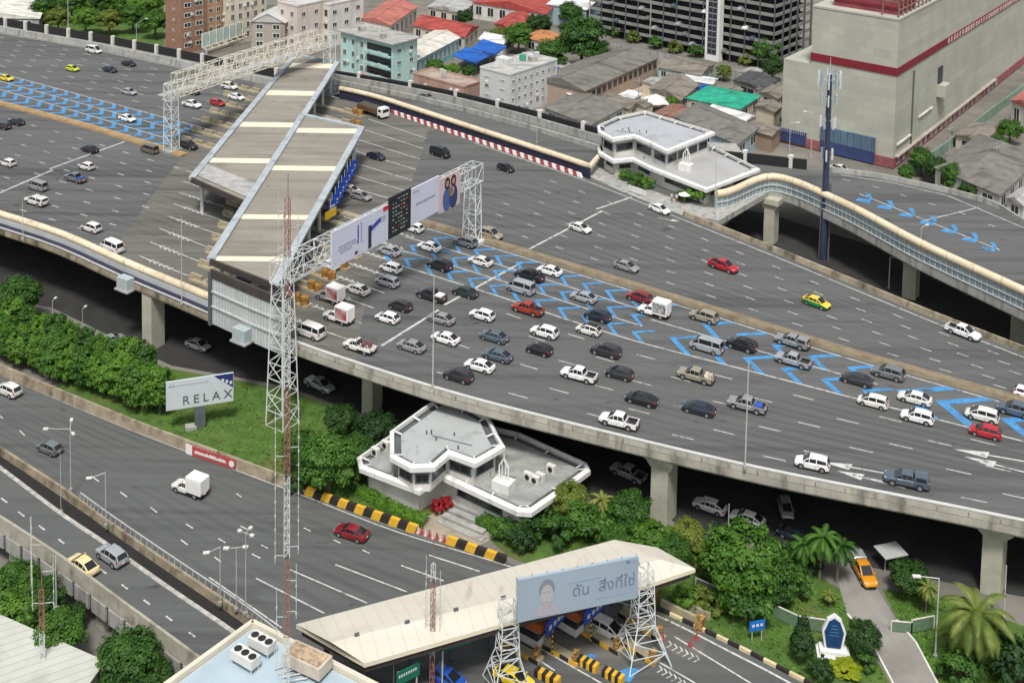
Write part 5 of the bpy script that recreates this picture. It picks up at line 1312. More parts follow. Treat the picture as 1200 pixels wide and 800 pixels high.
m.build('louvre', steel, t)
wallbox(B+e2*12.4, B+e2*12.9, 2.7, 21.5, .3, n2).build('drain_pipe', steel_d, t)
wallbox(B+e2*33, B+e2*36.5, 13.3, 18, .3, n2).build('window_recess', dark_in, t)
wallbox(B+e2*32.5, B+e2*37, 10.4, 13.5, 2.2, n2).build('balcony_box', clad, t)
for a_, b_, z in ((2, 12, 5.2), (18, 29, 8.2)): wallbox(B+e2*a_, B+e2*b_, z, z+.4, .4, n2).build('canopy_strip', whitew, t)
ft = mat('pale_sign_letters', (.5, .38, .36), .7, .3, 1.5)
random.seed(4)
for k in range(30):
    s_ = 40+k*2.6
    wallbox(B+e2*s_, B+e2*(s_+random.uniform(1.0, 2.0)), 23.1, 24.4, .3, n2).build('sign_letter', ft, t)
for k in range(22):
    s_ = 2+k*4.2; wallbox(B+e2*s_, B+e2*(s_+random.uniform(1.2, 3.2)), .5, 2.3, .4, n2).build('plinth_poster', mat('plinth_poster', (.4, .3, .3), .7, .5, .7), t)
wallbox(B+e2*1, B+e2*90, 2.62, 2.9, .9, n2).build('awning', greyw, t)
ru = [B-e1*18+e2*3.5, B-e1*1.5+e2*3.5, B-e1*1.5+e2*16, B-e1*18+e2*16]
MB().prism([tuple(p) for p in ru], 36.25, 42.4).build('red_roof_unit', mat('red_roof_unit', (.22, .05, .06), .7, .3, .4), t)
MB().prism(inset([tuple(p) for p in ru], -.3), 38.2, 38.7).build('roof_unit_band', redband, t)
m = MB()
for k in range(9):
    p = B+e2*(1.2+k*3)-e1*.6; m.bar((p.x, p.y, 36.2), (p.x, p.y, 40.4), .35); m.bar((p.x, p.y, 38.4), (*(p+e2*3), 38.4), .3); m.bar((p.x, p.y, 40.4), (*(p-e1*4), 40.4), .3); m.bar((*(p-e1*4), 36.2), (*(p-e1*4), 40.4), .3)
m.build('roof_steelwork', mat('rusty_steel', (.22, .12, .1), .8, .3, 1), t)

# ---- the two white toll offices
wfas = mat('white_fascia', (.68, .68, .66), .55, .05, .5, stains=((.42, .42, .4), (.9, .9, .15), .56, .78)); roof_lite = 0; offw = wallm('office_white', (.66, .65, .6), True); deckr = roofm('grey_deck', (.3, .31, .3))
def office(label, up, lo, zb, zl, zu, deck_m, upm, fac=1.15, wmin=516):
    upp = [tuple(U(x, y, zu)[:2]) for x, y in up]; lop = [tuple(U(x, y, zl)[:2]) for x, y in lo]
    c = Vector(lop[0]); t = thing('toll_office', label, 'building', (c.x, c.y, zb))
    def slab_(pl, z, rm, nm):
        f = MB(); ins = inset(pl, .55); pr = inset(pl, -.02); n = len(pr)
        if True:
            a = sum(pl[i][0]*pl[(i+1) % n][1]-pl[(i+1) % n][0]*pl[i][1] for i in range(n))
            o_ = pr; q = ins; s2 = inset(pl, .35)
            for i in range(n):
                j = (i+1) % n
                P = lambda p, zz: (p[0], p[1], zz)
                f.face([P(s2[i], z-fac), P(s2[j], z-fac), P(o_[j], z-fac*.75), P(o_[i], z-fac*.75)]); f.face([P(o_[i], z-fac*.75), P(o_[j], z-fac*.75), P(o_[j], z-.25), P(o_[i], z-.25)]); f.face([P(o_[i], z-.25), P(o_[j], z-.25), P(s2[j], z), P(s2[i], z)])
                f.face([P(s2[i], z), P(s2[j], z), P(q[j], z), P(q[i], z)]); f.face([P(q[i], z), P(q[j], z), P(q[j], z-.6), P(q[i], z-.6)])
        f.build('fascia' , wfas, t)
        MB().prism(inset(pl, .56), z-fac, z-.8).build('roof_gutter', steel_d, t); MB().prism(inset(pl, 1.5), z-.79, z-.5).build(nm, rm, t)
    slab_(lop, zl, deck_m, 'lower_roof'); slab_(upp, zu, upm, 'upper_roof')
    w1 = inset(lop, 1.4); w2 = inset(upp, 1.1)
    MB().prism(w1, zb, zl-fac+.02).build('lower_wall', offw, t); MB().prism(w2, zl-.6, zu-fac+.02).build('upper_wall', offw, t)
    for pl, z0, z1, in ((w1, zb, zl-fac), (w2, zl-.6, zu-fac)):
        n = len(pl)
        for i in range(n):
            a, b = Vector(pl[i]), Vector(pl[(i+1) % n]); d = b-a
            nn = Vector((d.y, -d.x)).normalized()
            if nn.dot((a+b)/2) > 0 or d.length < 1.6: continue
            nc = max(1, int(d.length/3.6))
            if z0 > zb: windows(t, a, b, z0+.5, z1+.1, nc, 1, .74, .5, steel_d)
            elif PR((a.x, a.y, z0))[0] > wmin and PR((b.x, b.y, z0))[0] > wmin: windows(t, a, b, z0+.9, z1-.1, max(1, nc//2), 1, .55, .5, steel_d)
    return t, lop, upp
off1, lop, upp = office('white two storey toll office with angular roofs partly under the elevated road',
    [(457, 503), (457, 533), (481, 546), (510, 545), (527, 530), (557, 541), (592, 521), (583, 506), (574, 486), (520, 458), (503, 470)],
    [(418, 534), (421, 546), (492, 573), (518, 556), (606, 597), (623, 598), (658, 574), (692, 549), (688, 540), (610, 505), (500, 478)], 0, 4.4, 8.0, deckr, mat('light_membrane', (.36, .38, .375), .7, .06, .2, stains=[((.24, .26, .25), (.25, .25, 1), .5, .75), ((.17, .18, .17), (.8, .8, 1), .62, .78)]))
def roof_bits(o, pl, z, seed):
    # brackets across the gutter, pipes and small vents on the flat roof
    rn = random.Random(seed); q0 = inset(pl, .5); q1 = inset(pl, 1.6); n = len(q0)
    for i in range(n):
        a, b = Vector(q0[i]), Vector(q0[(i+1) % n]); c, e = Vector(q1[i]), Vector(q1[(i+1) % n]); k = max(1, int((b-a).length/4))
        for j in range(k): MB().bar((*a.lerp(b, j/k), z-.1), (*c.lerp(e, j/k), z-.42), .22, .12).build('gutter_bracket', wfas, o)
    cx = sum(p[0] for p in pl)/n; cy = sum(p[1] for p in pl)/n
    for k in range(5):
        x, y = cx+rn.uniform(-3, 3), cy+rn.uniform(-2, 2); MB().tube((x, y, z-.55), (x, y, z-.1+rn.random()*.3), .12, n=6).build('roof_vent', steel_d, o)
    x, y = cx+rn.uniform(-2, 2), cy; MB().tube((x-3, y+1, z-.42), (x+2.5, y-1.2, z-.42), .05, n=5).build('roof_pipe', steel_d, o)
def finial(o, px, py, z, s=1.0):
    c = U(px, py, z); m = MB()
    m.box((c.x, c.y, z), (3.0*s, 2.2*s, 1.5*s), R(-30)); m.build('shrine_plinth', wfas, o)
    m = MB()
    d = Vector((math.cos(R(-30)), math.sin(R(-30)), 0))
    for k in (-1, 1):
        m.bar(c+d*k*.8*s+Vector((0, 0, 1.5*s)), c+d*k*.8*s+Vector((0, 0, 3.6*s)), .22*s); m.bar(c+d*k*.8*s+Vector((0, 0, 3.6*s)), c+Vector((0, 0, 4.9*s)), .22*s)
        m.bar(c+d*k*.3*s+Vector((0, 0, 1.5*s)), c+d*k*.3*s+Vector((0, 0, 4.2*s)), .14*s)
    m.bar(c+Vector((0, 0, 4.6*s)), c+Vector((0, 0, 5.6*s)), .12*s)
    m.build('shrine_frame', wfas, o)
roof_bits(off1, upp, 8.0, 1); roof_bits(off1, lop, 4.4, 2)
finial(off1, 590, 573, 3.85, .85)
def acunit(name, label, px, py, z, s=1.0, rz=R(-35), parent=None):
    c = U(px, py, z); m = MB(); m.box((c.x, c.y, z), (1.5*s, .8*s, 1.3*s), rz)
    o = m.build('air_conditioner', frame_w, parent) if parent else m.build('air_conditioner', frame_w, loc=c)
    d = Vector((math.sin(rz), -math.cos(rz), 0)); p = c+d*.41*s+Vector((0, 0, .65*s))
    f = MB(); f.tube(p, p+d*.04, .45*s, n=12)
    f.build('fan', trim, o)
    if not parent: tag(o, label, 'air conditioner')
for px, py in ((619, 562), (627, 566), (633, 563), (646, 553)): acunit('', '', px, py, 3.85, .8, parent=off1)
t0 = off1
for px, py in ((452, 525), (440, 533)): acunit('', '', px, py, 3.85, .8, parent=off1)
off2, l2, u2_ = office('white two storey toll office with pale flat roofs beside the far road edge',
    [(700, 146), (701, 153), (718, 162), (743, 158), (761, 166), (782, 176), (838, 154), (756, 129), (722, 136)],
    [(700, 169), (701, 177), (718, 187), (741, 185), (761, 195), (828, 221), (891, 197), (840, 172), (760, 150), (722, 158)], 10.4, 14.4, 18.6, mat('pale_deck', (.36, .36, .36), .7, .05, .2, stains=((.3, .3, .3), (.15, .15, 1), .5, .8)), mat('pale_grey_membrane', (.37, .385, .41), .7, .05, .2, stains=[((.28, .29, .31), (.25, .25, 1), .5, .75), ((.2, .2, .21), (.8, .8, 1), .62, .78)]))
roof_bits(off2, u2_, 18.6, 3); roof_bits(off2, l2, 14.4, 4)
finial(off2, 804, 199, 13.85, .9)
for px, py in ((814, 180), (820, 178), (826, 177)): acunit('', '', px, py, 13.85, 1.1, parent=off2)
# platform at the upper office
pp = [U(x, y, 10.45)[:2] for x, y in ((688, 205), (737, 228), (800, 252), (843, 258), (905, 222), (862, 168), (705, 160))]
struct(MB().prism([tuple(p) for p in pp], 9.3, 10.41).build('pavement', concrete_g))
# light blue roof in the foreground
zr = 8.0
P = [Vector(U(x, y, zr)[:2]) for x, y in ((170, 818), (296, 727), (450, 806), (520, 990), (260, 1000))]
bt = thing('blue_roof_building', 'building with light blue flat roof and air conditioners at the bottom edge', 'building', (P[0].x, P[0].y, 0))
MB().prism([tuple(p) for p in P], 0, zr-.6).build('wall', whitew, bt)
MB().prism(inset([tuple(p) for p in P], .4), zr-.6, zr-.5).build('roof', mat('light_blue_roof', (.37, .46, .52), .6, .08, .3, stains=((.3, .42, .46), (.2, .2, 1), .55, .75)), bt)
m = MB()
for i in range(5):
    a, b = P[i], P[(i+1) % 5]; m.bar((*a, zr-.25), (*b, zr-.25), .5, .6)
m.build('parapet', mat('cream_parapet', (.6, .55, .44), .7, .1, .4), bt)
def chiller(label, p0, p1, nf):
    a, b = U(*p0, zr-.5), U(*p1, zr-.5); d = (b-a); L = d.length; ang = math.atan2(d.y, d.x); c = (a+b)/2
    o = thing('rooftop_chiller', label, 'air conditioner', (c.x, c.y, zr-.5)); 
    MB().box((c.x, c.y, zr+.1), (L, 1.3, .9), ang).build('casing', frame_w, o)
    for k in range(4):
        q = a.lerp(b, .05+.9*(k % 2)); s = -.5 if k < 2 else .5; nn = Vector((-d.y, d.x, 0)).normalized()*s
        MB().box((q.x+nn.x, q.y+nn.y, zr-.5), (.12, .12, .6)).build('leg', steel, o)
    for k in range(nf):
        q = a.lerp(b, (k+.5)/nf); MB().tube((q.x, q.y, zr+1.0), (q.x, q.y, zr+1.04), .42, n=14).build('fan', trim, o)
chiller('long white air conditioner with three fans, upper one on the blue roof', (295, 757), (319, 770), 3)
chiller('long white air conditioner with three fans, lower one on the blue roof', (275, 773), (300, 788), 3)
c = U(360, 785, zr-.5); o = thing('rooftop_tank', 'beige rectangular water tank on legs on the blue roof', 'tank', c)
MB().box((c.x, c.y, zr), (4.6, 2.2, 1.2), R(-28)).build('tank', mat('beige_tank', (.5, .44, .36), .7, .15, 1), o)
MB().box((c.x, c.y, zr+1.21), (4.0, 1.7, .1), R(-28)).build('lid', mat('tank_lid', (.4, .3, .2), .8, .5, 2), o)
for k in (-1, 1): MB().box((c.x+k*1.8*math.cos(R(-28)), c.y+k*1.8*math.sin(R(-28)), zr-.5), (.2, 1.8, .5), R(-28)).build('leg', steel_d, o)
m = MB(); random.seed(12)
for k in range(7):
    a = U(322+k*4, 783+k*5, zr-.2); b = U(345+k*5, 776+k*6, zr-.2); m.tube(a, b, .07, n=6)
tag(m.build('roof_pipework', steel, loc=U(330, 790, zr-.5)), 'bundle of thin pipes beside the mast on the blue roof', 'pipes')
# white roof at the bottom left corner
P = [Vector(U(x, y, 4.5)[:2]) for x, y in ((-130, 655), (-5, 717), (124, 774), (78, 836), (-150, 730))]
wt = thing('white_roofed_shed', 'shed with a dirty white sheet roof in the bottom left corner', 'shed', (P[1].x, P[1].y, 0))
MB().prism(inset([tuple(p) for p in P], .4), 0, 4.3).build('wall', greyw, wt); MB().prism([tuple(p) for p in P], 4.35, 4.5).build('roof', mat('dirty_white_roof', (.47, .48, .44), .7, .08, .3, stains=((.36, .37, .33), (.25, .25, 1), .52, .75), lines=(R(60), 1.1, .3)), wt)

P_ = [U(x, y, 0)[:2] for x, y in ((1062, 212), (1106, 180), (1156, 142), (1206, 104))]
tag(MB().sweep(P_, [(-.1, 0), (-.1, 2.6), (.1, 2.6), (.1, 0)]).build('boundary_wall', mat('green_board_wall', (.2, .3, .24), .8, .2, .5), loc=(*P_[0], 0)), 'dull green board wall along the right side of the department store', 'wall')
hip('shack', 'low grey roofed shed between the green board wall and the big grey house', ((1118, 158), (1150, 168), (1170, 152)), 3.5, .8, creamw, asb2, gable=True, win=1)
hip('shack', 'narrow brown roofed shed beside the left end of the boundary wall', ((700, 92), (716, 98), (742, 86)), 3.5, .7, creamw, asb2, gable=True)
hip('shack', 'pale concrete shed behind the warehouse ridge', ((640, 80), (655, 85), (672, 77)), 3.5, .6, creamw, flat_grey, gable=True)
hip('white_hall', 'white house front between the two blue shelters and the red roofs', ((560, 46), (590, 52), (604, 44)), 4, 1.2, whitew, wsheet, gable=True, win=2)
hip('shack', 'cream roofed house above the red roofed house at the top edge', ((500, 8), (540, 16), (556, 4)), 5, 1.5, creamw, flat_grey, gable=True, win=3)
hip('shack', 'low brown roofed houses right of the green roof beside the store wall', ((888, 108), (912, 116), (926, 106)), 3.8, .8, pinkw, asb2, gable=True, win=1)

struct(MB().face([U(x, y, .015) for x, y in ((700, 118), (735, 132), (775, 112), (740, 96))]).build('courtyard', mat('dusty_courtyard', (.4, .33, .26), .95, .25, .4)))
for pts, zz_, rm_, l in ((((722, 112), (738, 118), (752, 111)), 3.2, wsheet, 'white sheet lean-to in the dusty courtyard beside the warehouse'), (((742, 122), (756, 127), (766, 121)), 3.2, asb2, 'low brown shed at the corner of the dusty courtyard'), (((752, 96), (768, 101), (778, 95)), 3.2, flat_grey, 'flat grey shed between warehouse end and teal house'), (((842, 106), (860, 111), (872, 105)), 3.2, asb2, 'small brown shed above the green roof'), (((814, 104), (826, 108), (834, 103)), 3, tarp, 'little blue roofed stall above the green roof'), (((866, 84), (884, 88), (896, 83)), 3.2, flat_grey, 'long grey carport along the boundary wall by the garage'), (((670, 146), (684, 151), (694, 146)), 3.2, wsheet, 'small white shed roof in front of the hipped house')):
    hip('shack', l, pts, zz_, .5, creamw, rm_, gable=True, over=.2)
for px, py, h_, l in ((655, 120, 9, 'concrete utility pole beside the white apartment corner'), (748, 128, 9, 'concrete utility pole behind the upper white office roof'), (838, 118, 9, 'concrete utility pole in front of the green roof'), (888, 138, 9, 'concrete utility pole near the dark grey shack'), (480, 112, 9, 'concrete utility pole in front of the teal apartment awnings'), (1112, 188, 9, 'concrete utility pole left of the big grey house at right'), (1166, 212, 9, 'concrete utility pole before the big grey house at right')):
    c = U(px, py, 0); t = thing('utility_pole', l, 'utility pole', c); MB().tube((c.x, c.y, 0), (c.x, c.y, h_), .16, .11, 7).build('pole', concrete_g, t); MB().box((c.x, c.y, h_-1), (2.2, .14, .14), .5).build('crossarm', concrete_g, t); MB().box((c.x+.3, c.y, h_-2.4), (.6, .5, .8)).build('transformer', steel_d, t)
# ------------------------------------------------------------------ vegetation
def leafm(n, c, c2):
    m = bpy.data.materials.new('leaf_'+n); m.use_nodes = True; N = m.node_tree.nodes; L = m.node_tree.links; b = N['Principled BSDF']
    b.inputs['Roughness'].default_value = .55; b.inputs['Specular IOR Level'].default_value = .3
    tc = N.new('ShaderNodeTexCoord'); no = N.new('ShaderNodeTexNoise'); no.inputs['Scale'].default_value = .9; no.inputs['Detail'].default_value = 4; L.new(tc.outputs['Object'], no.inputs['Vector'])
    oi = N.new('ShaderNodeObjectInfo'); ad = N.new('ShaderNodeMath'); ad.operation = 'MULTIPLY_ADD'; ad.inputs[1].default_value = .25; ad.inputs[2].default_value = -.12; L.new(oi.outputs['Random'], ad.inputs[0])
    a2 = N.new('ShaderNodeMath'); a2.operation = 'ADD'; L.new(no.outputs[0], a2.inputs[0]); L.new(ad.outputs[0], a2.inputs[1])
    cr = N.new('ShaderNodeValToRGB'); cr.color_ramp.elements[0].color = (*c, 1); cr.color_ramp.elements[0].position = .35; cr.color_ramp.elements[1].color = (*c2, 1); cr.color_ramp.elements[1].position = .65
    L.new(a2.outputs[0], cr.inputs[0]); L.new(cr.outputs[0], b.inputs['Base Color'])
    tr = N.new('ShaderNodeBsdfTranslucent'); L.new(cr.outputs[0], tr.inputs[0]); ms = N.new('ShaderNodeMixShader'); ms.inputs[0].default_value = .25
    L.new(b.outputs[0], ms.inputs[1]); L.new(tr.outputs[0], ms.inputs[2]); L.new(ms.outputs[0], N['Material Output'].inputs[0]); return m
Lf = dict(green=leafm('green', (.025, .08, .012), (.075, .18, .022)), dark=leafm('dark', (.014, .045, .01), (.04, .1, .016)), fresh=leafm('fresh', (.045, .125, .012), (.12, .25, .025)),
          yellow=leafm('yellow', (.07, .11, .015), (.17, .22, .035)), red=leafm('red', (.25, .01, .012), (.45, .03, .03)), palm=leafm('palm', (.09, .15, .025), (.23, .26, .06)), lime=leafm('lime', (.2, .26, .01), (.33, .38, .02)))
bark = mat('bark', (.12, .09, .065), .9, .3, 3, aniso=(1, 1, .3)); palm_bark = mat('palm_bark', (.2, .18, .14), .9, .25, 4, aniso=(.3, .3, 2))
def leafquad(m, p, n, s, rnd):
    n = n.normalized(); a = Vector((rnd.uniform(-1, 1), rnd.uniform(-1, 1), rnd.uniform(-1, 1))); x = n.cross(a)
    if x.length < .01: x = Vector((1, 0, 0))
    x.normalize(); y = n.cross(x); l = s*rnd.uniform(.7, 1.3)
    m.face([p-x*l*.5, p+y*l*.32, p+x*l*.6, p-y*l*.32])
def crown(rnd, r, h, nclump, nleaf, leaf, z0, shape='round'):
    m = MB()
    lobes = []
    for k in range(nclump):
        th = k*2.399963+rnd.uniform(-.5, .5); zz = rnd.uniform(-.75, 1.0)
        rr = math.sqrt(max(0, 1-zz*zz))
        rad = rnd.uniform(.55, .98)
        if shape == 'column': rr = (.55+.45*rnd.random())*(.75 if zz > .6 else 1); rad = rnd.uniform(.6, .9)
        if shape == 'cone': rr = max(.12, (1-zz)/1.75)*rnd.uniform(.7, 1)
        c = Vector((math.cos(th)*rr*rad*r, math.sin(th)*rr*rad*r, z0+h/2+zz*rad*h/2)); cr_ = r*rnd.uniform(.14, .36)
        lobes.append((c, cr_))
    ctr = Vector((0, 0, z0+h*.4))
    for c, cr_ in lobes:
        for q in range(nleaf):
            d = Vector((rnd.gauss(0, 1), rnd.gauss(0, 1), rnd.gauss(.25, 1))).normalized()
            p = c+Vector((d.x, d.y, d.z*.75))*cr_*(rnd.random()**.35)
            n = d*.7+(p-ctr).normalized()*.5+Vector((rnd.uniform(-.5, .5), rnd.uniform(-.5, .5), rnd.uniform(0, .8)))
            leafquad(m, p, n, leaf, rnd)
    return m, lobes
PT = {}
def proto(kind):
    rnd = random.Random(sum(ord(c)*(i+3) for i, c in enumerate(kind))); base = kind.split('_')[0]; lm = Lf[kind.split('_')[1]]
    out = []
    if base in ('round', 'bush', 'column', 'cone'):
        P = dict(round=(4, 6.2, 84, 105, .42, 2.2), bush=(1.5, 2.2, 36, 70, .24, .1), column=(2, 5.4, 110, 75, .27, .3), cone=(2, 5.4, 80, 75, .3, .3))[base]
        r, h, nc, nl, lf_, z0 = P
        m, lobes = crown(rnd, r, h, nc, nl, lf_, z0, base)
        t = MB(); tr = .09*r
        t.tube((0, 0, -.05), (0, 0, z0+h*.45), tr, tr*.55, 7)
        for c, _ in lobes[::max(1, len(lobes)//9)]: t.tube((0, 0, z0+h*.12), c*.9, tr*.4, tr*.08, 5, caps=False)
        out = [('trunk', t, bark), ('crown', m, lm)]
    elif base in ('palm', 'coconut'):
        H, nf, FL = (5.2, 30, 2.9) if base == 'palm' else (6.2, 34, 5.4)
        t = MB(); p = Vector((0, 0, -.1)); bx = .5 if base == 'palm' else 1.2
        for k in range(7):
            q = Vector((bx*((k+1)/7)**2, 0, H*(k+1)/7)); t.tube(p, q, .2-.012*k, .188-.012*k, 8, caps=False); p = q
        m = MB()
        for k in range(nf):
            th = k*2.399963; el = R(75)-R(95)*((k+.5)/nf)**.8; L = FL*rnd.uniform(.85, 1.1); d = Vector((math.cos(th), math.sin(th), 0))
            pts = []; pos = p.copy(); e = el; n = 12
            for s in range(n+1):
                pts.append(pos.copy()); pos = pos+(d*math.cos(e)+Vector((0, 0, math.sin(e))))*(L/n); e -= R(8.5+rnd.uniform(0, 2.5))
            side = Vector((-d.y, d.x, 0))
            for s in range(n): m.bar(pts[s], pts[s+1], .07*(1-s/n)+.02)
            for s in range(1, n*4+1):
                f = s/(4*n); i = min(int(f*n), n-1); c = pts[i].lerp(pts[i+1], f*n-i); ll = L*.165*math.sin(math.pi*min(1, f*.85+.12))+.1; fw_ = (pts[i+1]-pts[i]).normalized()
                for sg in (1, -1):
                    tip = c+side*sg*ll*.8+fw_*ll*.5-Vector((0, 0, ll*.35)); wv = fw_*.055*L*.25+side*0
                    m.face([c-wv, c+wv, tip])
        out = [('trunk', t, palm_bark), ('crown', m, lm)]
        if base == 'coconut':
            n_ = MB()
            for k in range(7): a = k*.9; c = p+Vector((math.cos(a)*.35, math.sin(a)*.35, -.35)); n_.tube(c, c-Vector((0, 0, .3)), .15, .1, 7)
            out.append(('coconut_bunch', n_, palm_bark))
    return out, base
def plant(kind, px, py, zc, s, label, name='tree', cat='tree', group=None, zs=1.0, z=0.0, rot=None):
    c = U(px, py, zc); loc = (c.x, c.y, z); rz = random.uniform(0, 6.28) if rot is None else rot
    sc = (s, s, s*zs)
    if kind in PT: 
        o = copy_tree(PT[kind], loc, rz, label, group, sc); o['category'] = cat
        if not group and 'group' in o: del o['group']
        o.name = name
        return o
    o = thing(name, label, cat, loc, group, rz)
    parts, base = proto(kind)
    for nm, m, mm in parts: ch = m.build(nm, mm, None, fix=False, smooth=(30 if nm == 'trunk' else False)); ch.parent = o
    o.scale = sc; PT[kind] = o
    return o
random.seed(21)
# lawns
grass_m = mat('lawn_grass', (.06, .12, .02), .95, .35, .5, bump=.4, detail=8, stains=((.11, .12, .035), (.12, .12, 1), .52, .7))
def lawn(pts, z=.02, m=None, name='lawn'):
    return struct(MB().face([U(x, y, z) for x, y in pts]).build(name, m or grass_m))
lawn([(130, 425), (200, 432), (330, 455), (430, 490), (480, 560), (520, 612), (490, 622), (358, 574), (290, 549), (150, 495), (60, 455)])
lawn([(596, 652), (560, 620), (640, 600), (720, 590), (850, 640), (920, 650), (985, 690), (995, 722), (1020, 760), (1044, 802), (950, 800), (880, 760), (800, 722), (690, 688)])
lawn([(1034, 690), (1110, 700), (1300, 770), (1300, 900), (1150, 860), (1098, 800), (1074, 752), (1052, 727)])
lawn([(-60, 340), (60, 370), (80, 395), (-60, 400)])
under_m = mat('ground_shade_paint', (.03, .03, .03), .95, .3, .2)  # ground kept near black: deep shade put into its colour
struct(MB().face([U(x, y, .012) for x, y in ((-120, 330), (60, 360), (200, 428), (335, 452), (440, 490), (640, 570), (860, 630), (1000, 660), (1150, 690), (1320, 720), (1320, 600), (700, 420), (250, 300), (-120, 220))]).build('yard_painted_shade', under_m))  # sheet of painted shade below the elevated deck
struct(MB().face([U(x, y, .012) for x, y in ((830, 240), (900, 250), (1060, 300), (1320, 400), (1320, 460), (1100, 378), (800, 255))]).build('ramp_painted_shade', under_m))  # sheet of painted shade in the gap below the curved ramp
rnd = random.Random(3)
def inpoly(x, y, P):
    c = False; n = len(P)
    for i in range(n):
        a, b = P[i], P[i-1]
        if (a[1] > y) != (b[1] > y) and x < (b[0]-a[0])*(y-a[1])/(b[1]-a[1])+a[0]: c = not c
    return c
gm = MB()
for P in (((200, 440), (330, 460), (430, 495), (500, 612), (358, 572), (270, 540), (150, 492)), ((640, 690), (690, 600), (850, 645), (985, 695), (1015, 760), (1040, 800), (950, 798), (880, 758)), ((1036, 692), (1110, 702), (1230, 770), (1230, 860), (1150, 850), (1098, 798))):
    k = 0
    while k < 2600:
        x = rnd.uniform(min(p[0] for p in P), max(p[0] for p in P)); y = rnd.uniform(min(p[1] for p in P), max(p[1] for p in P))
        if not inpoly(x, y, P): continue
        c = U(x, y, .02); k += 1
        leafquad(gm, c+Vector((0, 0, rnd.uniform(.02, .14))), Vector((rnd.uniform(-1, 1), rnd.uniform(-1, 1), rnd.uniform(.2, 1))), rnd.uniform(.2, .45), rnd)
g = gm.build('grass', Lf['fresh'], fix=False); tag(g, 'uneven tufts of green grass on the lawns by the lower road', 'grass', kind='stuff')
lawn([(30, 40), (100, 52), (192, 66), (192, -30), (30, -30)])
# row of tall shrubs along the lower road
for k in range(18):
    x = 1+k*11
    plant('column_fresh' if k % 3 else 'column_green', x, 419+.345*x+random.uniform(-3, 3), 0.2, 1.2+random.uniform(-.1, .15), 'tall dense green shrub in the long row beside the lower road wall', 'shrub', 'shrub', 'row of tall shrubs along the lower road', zs=1.0)
for k in range(11):
    x = -2+k*17
    plant('column_fresh' if k % 2 else 'column_green', x, 399+.33*x+random.uniform(-3, 3), 0.2, 1.15+random.uniform(-.1, .2), 'tall dense green shrub in the long row beside the lower road wall', 'shrub', 'shrub', 'row of tall shrubs along the lower road', zs=1.08)
T = plant
T('round_green', 22, 342, 6, 1.0, 'broad green tree behind the shrub row at the left picture edge')
T('round_dark', -2, 362, 4, .8, 'small dark tree at the left edge below the broad green tree')
T('round_green', 385, 545, 4.2, .98, 'big round green tree right of the lattice tower by the lower road')
T('round_dark', 440, 503, 3.5, .72, 'dark tree directly left of the white office roof')
T('round_dark', 398, 488, 3.5, .62, 'dark tree under the road edge behind the big round tree')
T('round_green', 352, 528, 3.2, .7, 'green tree partly behind the lattice tower foot')
T('round_green', 418, 528, 3, .6, 'green tree between the big round tree and the office terrace')
T('bush_green', 416, 563, .9, 1.0, 'small round bush at the left corner of the white office', 'bush', 'bush')
T('bush_dark', 345, 567, .9, 1.2, 'dark bush at the foot of the tree behind the tower', 'bush', 'bush')
for x, y, k, s, l in ((618, 617, 'bush_green', 1.5, 'round green bush at the right end of the white office hedge'), (640, 607, 'bush_yellow', 1.6, 'yellowish bush below the right corner of the white office'), (650, 628, 'bush_green', 1.7, 'green bush behind the tip of the lower canopy roof, left one'),
                      (612, 634, 'bush_dark', 1.3, 'dark bush right of the yellow black barrier end'), (682, 622, 'bush_green', 1.9, 'large green bush above the lower canopy roof'), (712, 622, 'bush_fresh', 1.6, 'fresh green bush beside the pier above the lower canopy'), (590, 622, 'bush_green', 1.1, 'small bush between steps and office wall')):
    T(k, x, y, 1.0, s, l, 'bush', 'bush')
T('round_yellow', 668, 588, 3, .62, 'loose yellow green tree at the right wall of the white office')
T('palm_palm', 706, 592, 3.5, .75, 'small palm between the white office and the bridge pier', 'palm_tree', 'palm tree')
T('round_green', 738, 604, 3.2, .72, 'green tree left of the flared bridge pier')
T('round_fresh', 762, 634, 2.6, .6, 'fresh green tree in front of the flared bridge pier')
T('round_green', 722, 632, 2.5, .5, 'green tree right behind the top of the lower canopy')
T('round_yellow', 805, 628, 2.8, .55, 'yellow green tree right of the flared bridge pier')
T('round_green', 790, 650, 2.4, .55, 'green tree at the right end of the lower canopy roof')
T('round_fresh', 872, 660, 5, 1.12, 'large bright green tree right of the lower canopy')
T('round_green', 905, 676, 3.5, .75, 'green tree right behind the large bright green tree')
T('round_dark', 842, 665, 2.6, .6, 'dark tree left below the large bright green tree')
T('bush_yellow', 828, 655, 1.5, 1.3, 'yellowish bush left of the large bright green tree', 'bush', 'bush')
for x, y, k, s, l in ((802, 702, 'bush_fresh', 1.1, 'trimmed bush nearest the canopy corner on the toll verge'), (818, 699, 'bush_yellow', 1.0, 'yellow green trimmed bush on the toll verge'), (838, 708, 'bush_yellow', 1.0, 'yellow green bush by the fence on the toll verge'), (874, 716, 'bush_green', 2.0, 'big round hedge bush left of the blue road sign'), (905, 700, 'bush_dark', 1.5, 'dark bush behind the big round hedge bush'), (925, 690, 'bush_green', 1.6, 'green bush under the palms beside the green fence'), (940, 660, 'bush_dark', 1.8, 'dark bush left of the palm stems')):
    T(k, x, y, 1.0, s, l, 'bush', 'bush')
T('palm_green', 962, 632, 5, 1.05, 'tallest palm of the clump left of the orange pickup', 'palm_tree', 'palm tree')
T('palm_green', 982, 645, 4, .9, 'right palm of the clump left of the orange pickup', 'palm_tree', 'palm tree')
T('palm_green', 945, 642, 4, .85, 'left palm of the clump left of the orange pickup', 'palm_tree', 'palm tree')
